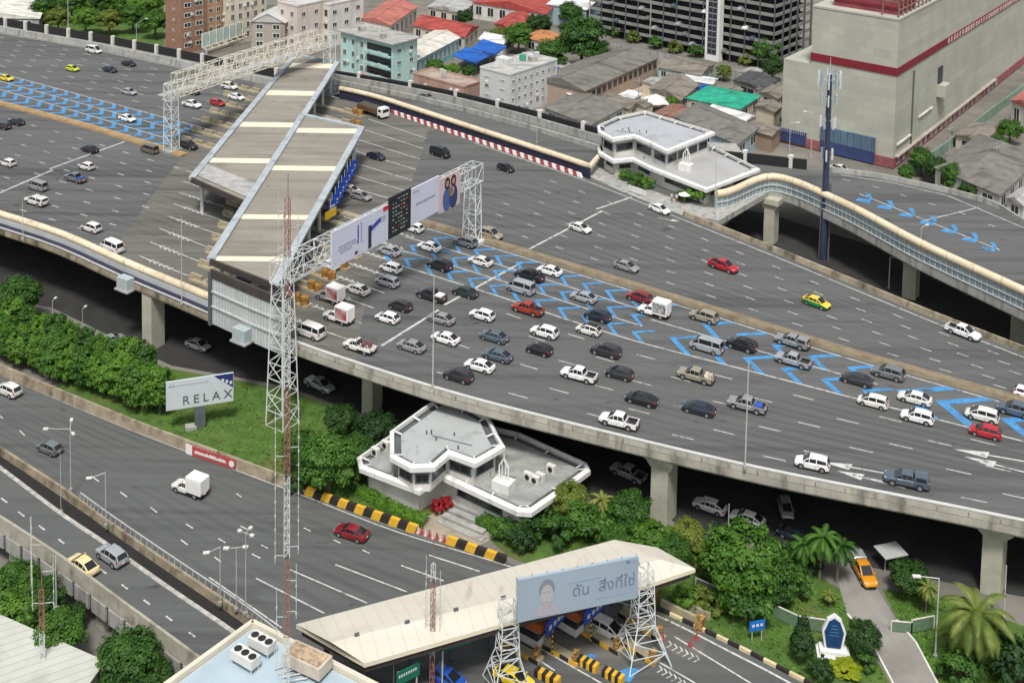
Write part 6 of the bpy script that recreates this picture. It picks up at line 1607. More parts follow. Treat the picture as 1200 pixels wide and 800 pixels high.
T('palm_palm', 974, 695, 1.6, .45, 'tiny palm on the lawn above the blue monument sign', 'palm_tree', 'palm tree', zs=.6)
T('round_dark', 1066, 675, 2.6, .62, 'dark frangipani tree right of the orange pickup', zs=.8)
T('palm_palm', 1086, 690, 3, .62, 'small palm between the frangipani and the street lamp', 'palm_tree', 'palm tree')
T('coconut_palm', 1155, 728, 6.4, 1.0, 'large coconut palm with drooping yellowed fronds at lower right', 'palm_tree', 'palm tree')
T('cone_dark', 940, 752, 2.2, .95, 'dark dense conical tree left of the blue monument sign')
T('round_dark', 1012, 744, 2.6, .48, 'dark ragged tree right of the blue monument sign')
T('bush_dark', 963, 785, .9, 1.0, 'dark low bush in front of the monument base', 'bush', 'bush')
T('bush_green', 1016, 775, .9, .8, 'small bush beside the driveway kerb by the monument', 'bush', 'bush')
T('bush_dark', 1195, 790, 1.2, 2.4, 'large dark bush in the lower right corner', 'bush', 'bush')
T('bush_green', 1125, 795, 1.0, 1.6, 'green bush under the coconut palm', 'bush', 'bush')
T('bush_lime', 990, 784, .3, 1.25, 'low lime green flower bed in front of the monument sign', 'flower_bed', 'flower bed', zs=.3)
T('bush_red', 513, 594, .9, .6, 'red leaved shrub at the office entrance, left one', 'shrub', 'shrub', zs=1.5)
T('bush_red', 523, 590, .9, .6, 'red leaved shrub at the office entrance, right one', 'shrub', 'shrub', zs=1.5)
# lower left corner
for x, y, zc, s, k, l in ((20, 672, 4, .62, 'round_green', 'leafy tree at the left edge rising beside the lower left ramp'), (-4, 702, 4, .75, 'round_green', 'leafy tree cut by the left edge above the white shed roof'), (48, 700, 4, .7, 'round_green', 'leafy tree behind the short red mast'), (68, 742, 4, .72, 'round_green', 'round leafy tree at the corner of the white shed roof'), (22, 712, 3.5, .7, 'round_fresh', 'fresh green tree over the edge of the white shed roof'), (150, 778, 4, .85, 'round_green', 'leafy tree between the white shed and the blue roof'), (178, 800, 3, .6, 'round_dark', 'dark tree at the bottom edge left of the blue roof'), (84, 716, 2.6, .4, 'round_dark', 'dark small tree under the ramp parapet')):
    T(k, x, y, zc, s, l)
# background trees
for x, y, zc, s, k, l in ((682, 55, 8, 2.0, 'round_green', 'very large spreading green tree above the warehouse'), (645, 66, 6, 1.3, 'round_green', 'large tree right behind the white apartment block'), (700, 68, 5, 1.1, 'round_dark', 'dark tree at the right of the very large spreading tree'), (608, 42, 6, 1.2, 'round_green', 'tree left of the orange roofed house'), (630, 30, 6, 1.2, 'round_dark', 'tree above the orange roofed house'),
                        (668, 14, 6, 1.1, 'round_green', 'tree beside the white hall at the top edge'), (545, 10, 7, .8, 'round_dark', 'narrow dark tree left of the large red hall'), (585, 42, 4, .8, 'round_yellow', 'yellow green tree above the blue shelters'), (510, 80, 3, .7, 'round_fresh', 'bright bushy tree between teal shed and low flat building'), (530, 84, 2.5, .6, 'round_fresh', 'bright low tree behind the pink brown building'), (550, 85, 2.5, .55, 'round_green', 'low tree against the left wall of the white apartment'),
                        (899, 58, 6, 1.15, 'round_green', 'tree left of the department store at its upper edge'), (905, 80, 4, .85, 'round_dark', 'dark tree at the left foot of the department store'), (848, 84, 3, .6, 'round_yellow', 'small yellow green tree beside the teal house'), (788, 121, 2.5, .55, 'round_fresh', 'round clipped tree beside the white pyramid tent'),
                        (1080, 190, 3.5, .8, 'round_green', 'tree at the near corner of the department store'), (1097, 200, 3, .75, 'round_dark', 'dark tree left of the big grey house at right'), (1118, 212, 3, .8, 'round_green', 'tree in front of the big grey house at right'), (1150, 216, 3, .8, 'round_green', 'tree under the eaves of the big grey house'), (1184, 152, 4, .8, 'round_fresh', 'bright tree beside the red roofed house at right edge'), (1170, 168, 3, .6, 'round_green', 'small tree behind the grey house ridge at right'), (1135, 226, 2.5, .6, 'round_dark', 'dark tree beside the ramp parapet at right'),
                        (1062, 205, 2, .5, 'round_green', 'small tree at the department store plinth')):
    T(k, x, y, zc, s, l)
for i, (x, y, s, k) in enumerate(((52, 14, .9, 'green'), (68, 24, .8, 'yellow'), (84, 12, 1.0, 'green'), (100, 26, .9, 'fresh'), (112, 8, 1.0, 'green'), (128, 26, .8, 'yellow'), (142, 10, 1.0, 'green'), (156, 24, .9, 'green'), (170, 12, 1.1, 'fresh'), (182, 30, .9, 'green'), (98, 0, 1.0, 'green'), (160, 2, 1.0, 'green'), (128, 0, 1.0, 'dark'), (180, 5, .8, 'green'))):
    T('round_'+k, x, y, 4.5, s*1.3, 'tree in the thick group behind the roadside fence at upper left', 'tree', 'tree', 'trees behind the fence at upper left')
for i, (x, y) in enumerate(((722, 40), (742, 46), (768, 53), (792, 58), (815, 63), (874, 72))):
    T('bush_yellow' if i % 2 else 'bush_green', x, y, 1.2, 1.7, 'small shrub in the strip between boundary wall and parking garage', 'shrub', 'shrub', 'shrubs in front of the parking garage')
for x, y, s, l in ((733, 206, 1.0, 'low shrub at the left front of the upper white office'), (745, 212, 1.2, 'shrub behind the white board at the upper office'), (758, 216, 1.1, 'shrub right of the white board at the upper office'), (800, 230, .9, 'bush beside the two people at the upper office'), (818, 232, 1.5, 'larger bush at the right corner of the upper office'), (826, 224, 1.1, 'bush against the ramp wall at the upper office')):
    T('bush_fresh', x, y, ZD+.8, s, l, 'bush', 'bush', z=10.41)
# clipped hedges in front of the white office
def hedge(pts, w_, h, label, k='fresh'):
    P = [U(x, y, 0) for x, y in pts]; rnd = random.Random(len(label)); m = MB()
    for a, b in zip(P, P[1:]):
        L = (b-a).length; d = (b-a).normalized(); nn = Vector((-d.y, d.x, 0))
        for q in range(int(L*240)):
            u_, v_, z_ = rnd.uniform(0, L), rnd.uniform(-.5, .5), rnd.random()
            f = rnd.random()
            if f < .5: z_ = 1; n = Vector((0, 0, 1))
            else: v_ = -.5; n = -nn
            n = n+Vector((rnd.uniform(-.7, .7), rnd.uniform(-.7, .7), rnd.uniform(-.2, .7)))
            leafquad(m, a+d*u_+nn*(v_*w_)+Vector((0, 0, max(.05, z_*h+rnd.uniform(-.12, .1)))), n, .3, rnd)
    o = m.build('hedge', Lf[k], fix=False, loc=P[0]); tag(o, label, 'hedge')
hedge([(424, 578), (446, 592), (474, 606), (500, 615)], 1.8, .95, 'clipped green hedge along the left front of the white office')
hedge([(563, 611), (588, 624), (614, 634)], 2.0, 1.0, 'clipped green hedge along the right front of the white office')
# ------------------------------------------------------------------ toll canopies, gantries, masts, lamps, signs
tan_roof = mat('tan_canopy_roof', (.25, .232, .195), .8, .12, .1, stains=[((.17, .155, .13), (.05, .4, 1), .48, .72), ((.12, .105, .09), (.25, .25, 1), .64, .76)], lines=(R(-58), 1.2, .16))
cream_strip = mat('cream_skylight', (.72, .66, .5), .6, .06, .3); gutter = mat('pale_blue_gutter', (.36, .41, .44), .5, .18, .5, stains=((.22, .24, .25), (.3, .3, 1), .54, .72)); brown_f = mat('dark_brown_fascia', (.06, .05, .045), .6, .2, .5)
def canopy(label, tl, tr, br, bl, z, strips, th=.9):
    P = [U(*p, z) for p in (tl, tr, br, bl)]; c = sum(P, Vector())/4
    t = thing('toll_canopy', label, 'toll canopy', (c.x, c.y, ZD))
    pl = [(p.x, p.y) for p in P]
    MB().prism(inset(pl, .5), z-.5, z-.25).build('roof', tan_roof, t)
    MB().bar((*pl[3], z-th/2), (*pl[2], z-th/2), .35, th).build('end_fascia', brown_f, t); MB().bar((*pl[0], z-th/2), (*pl[1], z-th/2), .35, th).build('end_fascia', brown_f, t)
    for a, b in ((0, 3), (1, 2)):
        A, B = Vector(pl[a]), Vector(pl[b]); m = MB(); m.bar((*A, z-.12), (*B, z-.12), 1.3, .5); m.build('gutter', gutter, t)
        m = MB(); m.bar((*A, z-.75), (*B, z-.75), .5, .75); m.build('side_fascia', brown_f, t)
    m = MB(); m.bar((*pl[0], z-.1), (*pl[1], z-.1), 1.0, .4); m.build('gutter', gutter, t)
    for y in strips:
        def xs(y):
            tL = (y-tl[1])/(bl[1]-tl[1]); tR = (y-tr[1])/(br[1]-tr[1]); return lerp(tl[0], bl[0], tL)+5, lerp(tr[0], br[0], tR)-4
        a, b = xs(y), xs(y+5.5)
        cs = [U(a[0], y, z-.22), U(a[1], y+1, z-.22), U(b[1], y+6.5, z-.22), U(b[0], y+5.5, z-.22)]
        n = 8; m = MB(); l0 = [cs[0].lerp(cs[1], i/n)+Vector((0, 0, .0)) for i in range(n+1)]; l1 = [cs[3].lerp(cs[2], i/n) for i in range(n+1)]
        m.strip(l0, l1); m.build('skylight_strip', cream_strip, t)
    for a, b in ((0, 3), (1, 2)):
        A, B = Vector(pl[a]), Vector(pl[b]); inn = ((Vector(pl[1])-Vector(pl[0])).normalized())*(1.5 if a == 0 else -1.5)
        n = 8
        for k in range(n+1):
            p = lerp(A, B, .03+.94*k/n)+inn; MB().tube((p.x, p.y, ZD), (p.x, p.y, z-.5), .35, n=10).build('column', steel_w, t)
    m = MB()
    for k in range(12):
        A = lerp(Vector(pl[0]), Vector(pl[3]), k/11); B = lerp(Vector(pl[1]), Vector(pl[2]), k/11); m.bar((*A, z-.8), (*B, z-.8), .25, .5)
    m.build('roof_beams', steel_d, t)
    return t, pl
cA, plA = canopy('tan roofed toll canopy farther left with pale blue gutters and cream strips', (346, 64), (395, 73), (291, 237), (225, 208), 18.0, (74, 106, 143, 185))
MB().hexa([U(228, 204, 17.8), U(292, 232, 17.8), U(300, 215, 17.8), U(240, 191, 17.8)], [U(228, 204, 17.9), U(292, 232, 17.9), U(300, 215, 17.9), U(240, 191, 17.9)]).build('grey_roof_sheet', flat_grey, cA)
cB, plB = canopy('tan roofed toll canopy nearer right with silver cladding at its near end', (355, 134), (424, 149), (322, 332), (247, 303), 18.4, (150, 194, 251, 300))
# silver cladding at the near end of the right canopy
clad_s = mat('silver_cladding', (.55, .58, .58), .35, .15, .4, metal=.15, aniso=(1, 1, .1))
ua, ub = uvpx(249, 372, 10)[0], uvpx(343, 408, 10)[0]
ct = thing('cladding_wall', 'ribbed silver metal cladding wall at the near end of the right toll canopy', 'wall', near.at(ua, 9.4))
pc = [near.at(lerp(ua, ub, k/12), 0, -1.0)[:2] for k in range(13)]
MB().sweep(pc, [(-.1, 9.2), (.15, 9.2), (.15, 16.6), (-.1, 16.6)]).build('sheet', clad_s, ct)
MB().sweep(pc, [(-.1, 16.61), (.3, 16.61), (.3, 18.0), (-.1, 18.0)]).build('dark_fascia', brown_f, ct)
for k in range(26):
    p = near.at(lerp(ua, ub, k/25), 0, -1.2)[:2]; MB().box((p[0], p[1], 9.3), (.14, .14, 7.2), EANG).build('rib', steel, ct)
MB().sweep(pc, [(.15, 12.0), (.4, 12.0), (.4, 12.2), (.15, 12.2)]).build('rail', steel, ct); MB().sweep(pc, [(.15, 14.4), (.4, 14.4), (.4, 14.6), (.15, 14.6)]).build('rail', steel, ct)
for k, px in ((0, 249), (1, 343)): p = near.at(lerp(ua, ub, k), 0, -1.2)[:2]; MB().box((p[0], p[1], 9.0), (.6, .6, 8.6), EANG).build('corner_post', steel_d, ct)
MB().sweep(pc, [(-.9, 10.4), (-.8, 10.4), (-.8, 16), (-.9, 16)]).build('inner_lining', steel_d, ct)
# toll islands with booths and crash cushions
orange = mat('orange_cushion', (.38, .19, .04), .7, .25, 1.5, dark=(.1, .05, .02)); booth_m = mat('booth_white', (.55, .56, .55), .6, .1, .5); isl_m = mat('island_concrete', (.33, .29, .2), .85, .2, .8)
def island(u0, u1, vf, label, bu, grp):
    a = (*XY(u0, vf(u0)), ZD); t = thing('toll_island', label, 'toll island', a, grp)
    n = 8; pth = [XY(lerp(u0, u1, i/n), vf(lerp(u0, u1, i/n))) for i in range(n+1)]
    MB().sweep(pth, [(-.75, ZD), (-.7, ZD+.35), (.7, ZD+.35), (.75, ZD)]).build('kerb', isl_m, t)
    for k, uu in enumerate((u0+1.2, u0+5, u0+9, u1-5)):
        x, y = XY(uu, vf(uu)); MB().box((x, y, ZD+.35), (2.6, .5, .75), EANG).build('guard_wall', isl_m, t)
    x, y = XY(bu, vf(bu)); b = MB().box((x, y, ZD+.35), (2.6, 1.3, 2.5), EANG).build('booth', booth_m, t); MB().box((x, y, ZD+1.3), (2.66, 1.36, 1.0), EANG).build('window', pane, b); MB().box((x, y, ZD+2.86), (3.2, 1.8, .18), EANG).build('booth_roof', steel_d, t)
    x, y = XY(u1-1, vf(u1-1)); c = MB()
    c.tube((x, y, ZD), (x, y, ZD+1.5), .75, .7, 12); x2, y2 = XY(u1-2.6, vf(u1-2.6)); c.tube((x2, y2, ZD), (x2, y2, ZD+1.6), .65, .6, 12); c.build('crash_cushion', orange, t)
    x, y = XY(u0+.2, vf(u0+.2)); MB().box((x, y, ZD), (1.0, 1.0, .8), EANG).build('nose_block', isl_m, t)
for k in range(1, 10):
    f = k/10.0; vf = mixv(lambda u: near(u)+1.0, lambda u: med(u)-.5, f)
    ue = uvpx(lerp(343, 436, f), lerp(383, 270, f))[0]; ub_ = uvpx(lerp(232, 262, f), lerp(335, 205, f))[0]
    island(ub_, ue, vf, 'toll island with guard walls, booth and orange cushion under the nearer canopy', (ub_+ue)/2, 'toll islands of the left bound lanes')
for k in range(1, 8):
    f = k/8.0; vf = mixv(lambda u: med(u)+.8, lambda u: far(u)-1, f)
    ub_ = uvpx(lerp(235, 268, f), lerp(165, 95, f))[0]; ue = uvpx(lerp(422, 412, f), lerp(225, 130, f))[0]
    island(ub_, ue, vf, 'toll island with guard walls, booth and orange cushion under the farther canopy', (ub_+ue)/2, 'toll islands of the right bound lanes')
bsign = mat('blue_lane_sign', (.01, .06, .38), .5, .15, 2); ysign = mat('yellow_lane_sign', (.6, .38, .02), .5, .1, 1)
A, B = Vector(plB[1]), Vector(plB[2]); d = (B-A).normalized()
for k in range(8):
    p = lerp(A, B, .2+.28*k/7)+Vector((.9, -.2)); t = thing('lane_sign', 'small blue lane sign hung in the row along the right canopy edge', 'sign', (p.x, p.y, 13.2), 'blue lane signs along the right canopy')
    MB().box((p.x, p.y, 14.2), (2.7, .14, 2.2), R(62)).build('panel', bsign, t); MB().bar((p.x, p.y, 16.2), (p.x, p.y, 17.8), .1).build('hanger', steel, t)
    n = Vector((math.sin(R(62)), -math.cos(R(62)))); q = p+n*.1; m = MB(); m.box((q.x, q.y, 15.1), (1.5, .05, .3), R(62)); m.box((q.x, q.y, 14.5), (1.0, .05, .3), R(62)); m.build('lettering', frame_w, t)
p = lerp(A, B, .52)+Vector((1.2, 0)); t = tag(MB().box((p.x, p.y, 14.2), (3.4, .14, 1.4), R(62)).bar((p.x, p.y, 15.6), (p.x, p.y, 17.8), .1).build('lane_sign', ysign, loc=(p.x, p.y, 14.2)), 'yellow lane sign hung under the right canopy edge below the blue signs', 'sign')
# edge cabinets
cab_m = mat('pale_blue_cabinet', (.38, .44, .46), .5, .08, .6)
for (px, py), l in (((140, 341), 'pale blue equipment cabinet on the bracket left of the tall bridge pier'), ((288, 396), 'pale blue equipment cabinet under the silver cladding')):
    u = uvpx(px, py, 9.5)[0]; x, y = XY(u, near(u)-2.1); t = thing('equipment_cabinet', l, 'cabinet', (x, y, 9.3)); MB().box((x, y, 9.55), (2.6, 1.5, 1.9), EANG).build('casing', cab_m, t); MB().box((x, y, 9.25), (3.2, 2.0, .28), EANG).build('bracket', concrete_g, t)
    q = XY(u, near(u)-2.87); MB().box((q[0], q[1], 9.8), (.9, .04, 1.3), EANG).build('door', steel, t)

# lattice helper
def lattice(P0, P1, w0, w1, n, r, mb, k=4, ang=0.0):
    """square lattice between two points"""
    P0, P1 = Vector(P0), Vector(P1); ax = (P1-P0).normalized(); up = Vector((0, 0, 1)) if abs(ax.z) < .9 else Vector((math.cos(ang), math.sin(ang), 0))
    x = ax.cross(up).normalized(); y = x.cross(ax)
    cs = [(-1, -1), (1, -1), (1, 1), (-1, 1)] if k == 4 else [(math.cos(2*math.pi*i/3), math.sin(2*math.pi*i/3)) for i in range(3)]
    w0 = w0 if isinstance(w0, tuple) else (w0, w0); w1 = w1 if isinstance(w1, tuple) else (w1, w1)
    pt = lambda i, j: P0.lerp(P1, i/n)+x*(cs[j % k][0]*lerp(w0[0], w1[0], i/n)/2)+y*(cs[j % k][1]*lerp(w0[1], w1[1], i/n)/2)
    for j in range(k): mb.bar(pt(0, j), pt(n, j), r*1.7)
    for i in range(n+1):
        for j in range(k):
            mb.bar(pt(i, j), pt(i, j+1), r)
            if i < n: mb.bar(pt(i, j if i % 2 else j+1), pt(i+1, j+1 if i % 2 else j), r)
# billboard gantry over the near lanes
g0 = U(331, 496, 0); g1 = U(553, 284, ZD); ztop = (ZAT(g0, 300)+ZAT(g1, 196))/2
gt = thing('billboard_gantry', 'white lattice gantry carrying advertising panels across the queueing lanes', 'gantry', g0)
dg = Vector((g1.x-g0.x, g1.y-g0.y)); Lg = dg.length; dg.normalize(); ng = Vector((dg.y, -dg.x)); GA = math.atan2(dg.y, dg.x)
zb = ztop-3.2
m = MB(); lattice((g0.x-dg.x*1.5, g0.y-dg.y*1.5, zb+1.6), (g1.x+dg.x*1.5, g1.y+dg.y*1.5, zb+1.6), (2.4, 3.2), (2.4, 3.2), 22, .085, m); m.build('beam', steel_w, gt)
m = MB(); lattice((g0.x, g0.y, 0), (g0.x, g0.y, zb), 3.4, 2.2, 9, .09, m, ang=GA); m.build('leg', steel_w, gt)
m = MB(); lattice((g1.x, g1.y, ZD), (g1.x, g1.y, zb), (3.0, 1.8), (2.2, 1.8), 4, .1, m, ang=GA); m.box((g1.x, g1.y, ZD), (4, 2.6, .6), EANG); m.build('leg', steel_w, gt)
m = MB()
for k in range(60):
    q = g0.xy+dg*(Lg*k/59)+ng*1.6; 
    if k < 14: m.bar((q.x, q.y, zb), (q.x, q.y, zb+1.1), .06)
a = g0.xy+ng*1.6; b = a+dg*(Lg*13/59); m.bar((*a, zb+1.1), (*b, zb+1.1), .07); m.bar((*a, zb), (*b, zb), .1); m.build('walkway_rail', steel, gt)
def along(px, py_hint):
    """parameter on the gantry line that shows at picture column px"""
    lo, hi = -5, Lg+5
    for _ in range(40):
        mm = (lo+hi)/2; q = g0.xy+dg*mm
        if PR((q.x, q.y, zb))[0] < px: lo = mm
        else: hi = mm
    return lo
ad_white = mat('advert_lilac_white', (.6, .61, .72), .4, .03, .3); ad_pink = mat('advert_pink', (.62, .48, .48), .4, .05, .3); ad_black = mat('led_panel_black', (.015, .02, .022), .35, .1, .5); ink = mat('dark_ink', (.03, .03, .06), .5, .1); inkb = mat('blue_ink', (.04, .07, .4), .4, .15); greyink = mat('grey_ink', (.25, .26, .33), .5, .1)
skin_ad = mat('printed_skin', (.42, .24, .17), .5, .1); denim = mat('printed_denim', (.06, .12, .3), .5, .3, 2); hair_ad = mat('printed_hair', (.02, .012, .01), .5, .1); red_ad = mat('red_ink', (.5, .03, .05), .5, .1)
FR = ng*1.55
def panel(label, x0, x1, y0, y1, mm, name='advertising_panel'):
    a, b = along(x0, 0), along(x1, 0); qa, qb = g0.xy+dg*a+FR, g0.xy+dg*b+FR
    z1 = (ZAT(qa, y0[0])+ZAT(qb, y1[0]))/2; z0 = (ZAT(qa, y0[1])+ZAT(qb, y1[1]))/2
    t = thing(name, label, 'billboard', (*qa, z0)); m = MB(); m.hexa([(*qa, z0), (*(qa+ng*.25), z0), (*(qb+ng*.25), z0), (*qb, z0)], [(*qa, z1), (*(qa+ng*.25), z1), (*(qb+ng*.25), z1), (*qb, z1)]); m.build('face', mm, t)
    W_ = (qb-qa).length; Hh = z1-z0
    def put(u, v, w_, h, mat_, nm, tilt=0.0, th=.03):
        # rectangle centred at (u, v) in panel fractions, sizes in fractions
        mm_ = MB(); c = qa+dg*(u*W_)+ng*.27; zc = z0+v*Hh; hw, hh = w_*W_/2, h*Hh/2; ca, sa = math.cos(tilt), math.sin(tilt)
        pts = [(x*ca-y*sa, x*sa+y*ca) for x, y in ((-hw, -hh), (hw, -hh), (hw, hh), (-hw, hh))]
        mm_.hexa([(*(c+dg*x), zc+y) for x, y in pts], [(*(c+dg*x+ng*th), zc+y) for x, y in pts]); return mm_.build(nm, mat_, t)
    def blob(u, v, w_, h, mat_, nm, n=16, th=.04):
        c = qa+dg*(u*W_)+ng*.27; zc = z0+v*Hh; mm_ = MB(); ring = [(math.cos(2*math.pi*i/n)*w_*W_/2, math.sin(2*math.pi*i/n)*h*Hh/2) for i in range(n)]
        mm_.face([(*(c+dg*x+ng*th), zc+y) for x, y in ring]); return mm_.build(nm, mat_, t)
    text = None
    return t, put, blob, text
random.seed(9)
t, put, blob, text = panel('wide pale lilac advertising panel with a blue phone at the left of the gantry', 378, 444.5, (272, 311), (239, 285), ad_white)
put(.66, .36, .055, .62, ink, 'phone_picture'); put(.76, .62, .2, .12, inkb, 'phone_picture', .35); put(.52, .6, .07, .5, ad_white, 'phone_picture'); put(.505, .62, .02, .5, inkb, 'phone_edge'); put(.45, .6, .02, .5, inkb, 'phone_edge')
for u, v, w_ in ((.26, .5, .3), (.27, .42, .34), (.24, .34, .2), (.88, .72, .14), (.88, .64, .14)):
    for k in range(7): put(u-w_/2+w_*(k+.5)/7, v, w_/7*random.uniform(.5, .85), .032, greyink, 'lettering')
put(.95, .93, .1, .12, red_ad, 'red_tag'); put(.42, .12, .05, .07, ink, 'emblem')
t, put, blob, text = panel('black electronic message panel in the middle of the gantry', 445.5, 471, (231, 281), (221, 266), ad_black, 'message_panel')
led = mat('led_text', (.3, .32, .3), .5, .1)
for r_ in range(9):
    for k in range(6):
        if random.random() < .75: put(.14+.75*k/6+.04, .9-.095*r_, .07*random.uniform(.5, 1.4), .03, red_ad if random.random() < .12 else led, 'lettering')
t, put, blob, text = panel('pale lilac advertising panel with one line of lettering right of the black panel', 471.7, 504.5, (219, 262), (208, 249), ad_white)
for k in range(10): put(.15+.7*k/10+.03, .52, .045, .05, greyink, 'lettering')
for k in range(4): put(.08+.05*k, .88, .03, .035, greyink, 'lettering')
t, put, blob, text = panel('pink advertising panel with two people standing side by side', 505, 529, (208, 249), (200, 239), ad_pink)
for u, dk in ((.36, 0), (.66, 1)):
    blob(u, .32, .42, .7, denim if dk == 0 else mat('printed_navy', (.03, .05, .14), .5, .2), 'printed_figure', th=.03+.005*dk); blob(u+.1-.2*dk, .5, .3, .3, skin_ad if dk else denim, 'printed_figure', th=.045); blob(u, .78, .26, .34, hair_ad, 'printed_hair', th=.05); blob(u, .77, .15, .19, skin_ad, 'printed_face', th=.06)
# lattice gantry over the upper left lanes
h0 = U(201, 177, ZD); h1 = U(386, 106, ZD); z0g = (ZAT(h0, 112)+ZAT(h1, 58))/2; z1g = z0g+3.6
gt2 = thing('lattice_gantry', 'long white double lattice gantry without panels over the upper left lanes', 'gantry', h0); dh = Vector((h1.x-h0.x, h1.y-h0.y)).normalized(); nh = Vector((dh.y, -dh.x)); HA = math.atan2(dh.y, dh.x)
cream_steel = mat('cream_painted_steel', (.68, .64, .54), .5, .08, .6)
for off, nm in ((0, 'beam'), (-5.2, 'rear_beam')):
    a = h0.xy+nh*off+dh*(6 if off else -1.5); b = h1.xy+nh*off+dh*1; m = MB(); lattice((*a, (z0g+z1g)/2), (*b, (z0g+z1g)/2), (1.6, 3.4), (1.6, 3.4), 26, .075, m); m.build(nm, cream_steel, gt2)
m = MB(); a = h0.xy-nh*(-2.6)*0-nh*(2.6)*-1*-1; 
wk = MB(); p_ = h0.xy-nh*2.6; q_ = h1.xy-nh*2.6; wk.bar((*p_, z0g+.2), (*q_, z0g+.2), 3.4, .15); wk.build('walkway', flat_grey, gt2)
for base, nm in ((h0, 'leg'), (h1, 'leg')):
    m = MB(); lattice((base.x, base.y, ZD), (base.x, base.y, z1g), 2.4, 2.0, 8, .1, m, ang=HA); m.build(nm, steel_w, gt2)
MB().box((h0.x, h0.y, ZD), (3.4, 3.4, .5), EANG).build('footing', concrete_g, gt2)
# big billboard seen from behind beyond the far wall
p0, p1 = U(236, 66, 0), U(290, 48, 0); bb = thing('billboard', 'pale green billboard seen from behind beyond the lattice gantry', 'billboard', p0)
za, zb2 = ZAT(p0, 56), ZAT(p0, 40); dd = (p1-p0).xy.normalized(); nn = Vector((dd.y, -dd.x))
gm_ = mat('pale_green_back', (.45, .55, .52), .5, .15, .5)
for k in range(7):
    a, b = lerp(p0.xy, p1.xy, k/7)-dd*0, lerp(p0.xy, p1.xy, (k+.88)/7); MB().hexa([(*a, za), (*(a+nn*.3), za), (*(b+nn*.3), za), (*b, za)], [(*a, zb2), (*(a+nn*.3), zb2), (*(b+nn*.3), zb2), (*b, zb2)]).build('back_panel', gm_, bb)
m = MB(); 
for k in range(8): a = lerp(p0.xy, p1.xy, k/7)+nn*.6; m.bar((*a, za), (*a, zb2), .2); m.bar((*a, za), (*(a+nn*1.5), za-.5), .15)
m.bar((*(p0.xy+nn*.6), za), (*(p1.xy+nn*.6), za), .25); m.bar((*(p0.xy+nn*2), za-.6), (*(p1.xy+nn*2), za-.6), .25); m.build('frame', cream_steel, bb)
for f in (.1, .9): a = lerp(p0.xy, p1.xy, f); MB().tube((*a, 0), (*a, za), .4, n=10).build('post', steel_w, bb)

# red and white masts
mast_r = mat('mast_red', (.27, .13, .1), .6, .15, 1); mast_w = mat('mast_white', (.55, .57, .55), .5, .06, 1)
def mast(label, base, z0, z1, wdt, bands, side=None, rmul=1.0, top=None):
    t = thing('radio_mast', label, 'mast', (base.x, base.y, z0))
    for a, b, c in bands:
        m = MB(); n = max(2, int((b-a)/(wdt*1.15))); lattice((base.x, base.y, a), (base.x, base.y, b), wdt, wdt, n, .034*rmul, m, k=3); m.build('red_section' if c else 'white_section', mast_r if c else mast_w, t)
    for dx, dy, a, b in side or ():
        m = MB(); m.tube((base.x+dx, base.y+dy, a), (base.x+dx, base.y+dy, b), .035, n=6)
        for q in range(int((b-a)/1.4)): m.box((base.x+dx, base.y+dy, a+.5+q*1.4), (.13, .13, .2))
        m.bar((base.x, base.y, a+.8), (base.x+dx, base.y+dy, a+.8), .06); m.bar((base.x, base.y, lerp(a, b, .7)), (base.x+dx, base.y+dy, lerp(a, b, .7)), .06)
        m.build('side_antenna', steel, t)
    MB().tube((base.x, base.y, z1), (base.x, base.y, z1+2.2), .04, n=6).build('top_rod', mast_r, t)
    return t
mb_ = U(336, 812, zr); zz = lambda y: ZAT(mb_, y)
mast('tall slender red and white radio mast rising from the blue roof', mb_, zr-.5, zz(230), .62, [(zr-.5, zz(745), 0), (zz(745), zz(652), 1), (zz(652), zz(557), 0), (zz(557), zz(455), 1), (zz(455), zz(350), 0), (zz(350), zz(332), 1), (zz(332), zz(300), 0), (zz(300), zz(232), 1)],
     [(-1.15, 0, zz(660), zz(480)), (1.05, .2, zz(650), zz(470)), (-1.0, 0, zz(798), zz(690)), (.9, 0, zz(725), zz(660)), (-.9, 0, zz(300), zz(225)), (.95, 0, zz(305), zz(250)), (-.45, .3, zz(330), zz(245))])
m2 = U(506, 815, 0); zz = lambda y: ZAT(m2, y)
mast('rusty red and white mast in front of the lower toll canopy', m2, 0, zz(655), .55, [(0, zz(770), 1), (zz(770), zz(752), 0), (zz(752), zz(680), 1), (zz(680), zz(660), 0)], [(-.75, 0, zz(735), zz(650)), (.75, 0, zz(760), zz(668))])
m3 = U(51, 818, 0); zz = lambda y: ZAT(m3, y)
mast('short mast with rusty top over the trees at lower left', m3, 0, zz(690), .6, [(0, zz(740), 0), (zz(740), zz(690), 1)], [(-1.0, 0, zz(715), zz(605)), (1.15, .2, zz(715), zz(650))])
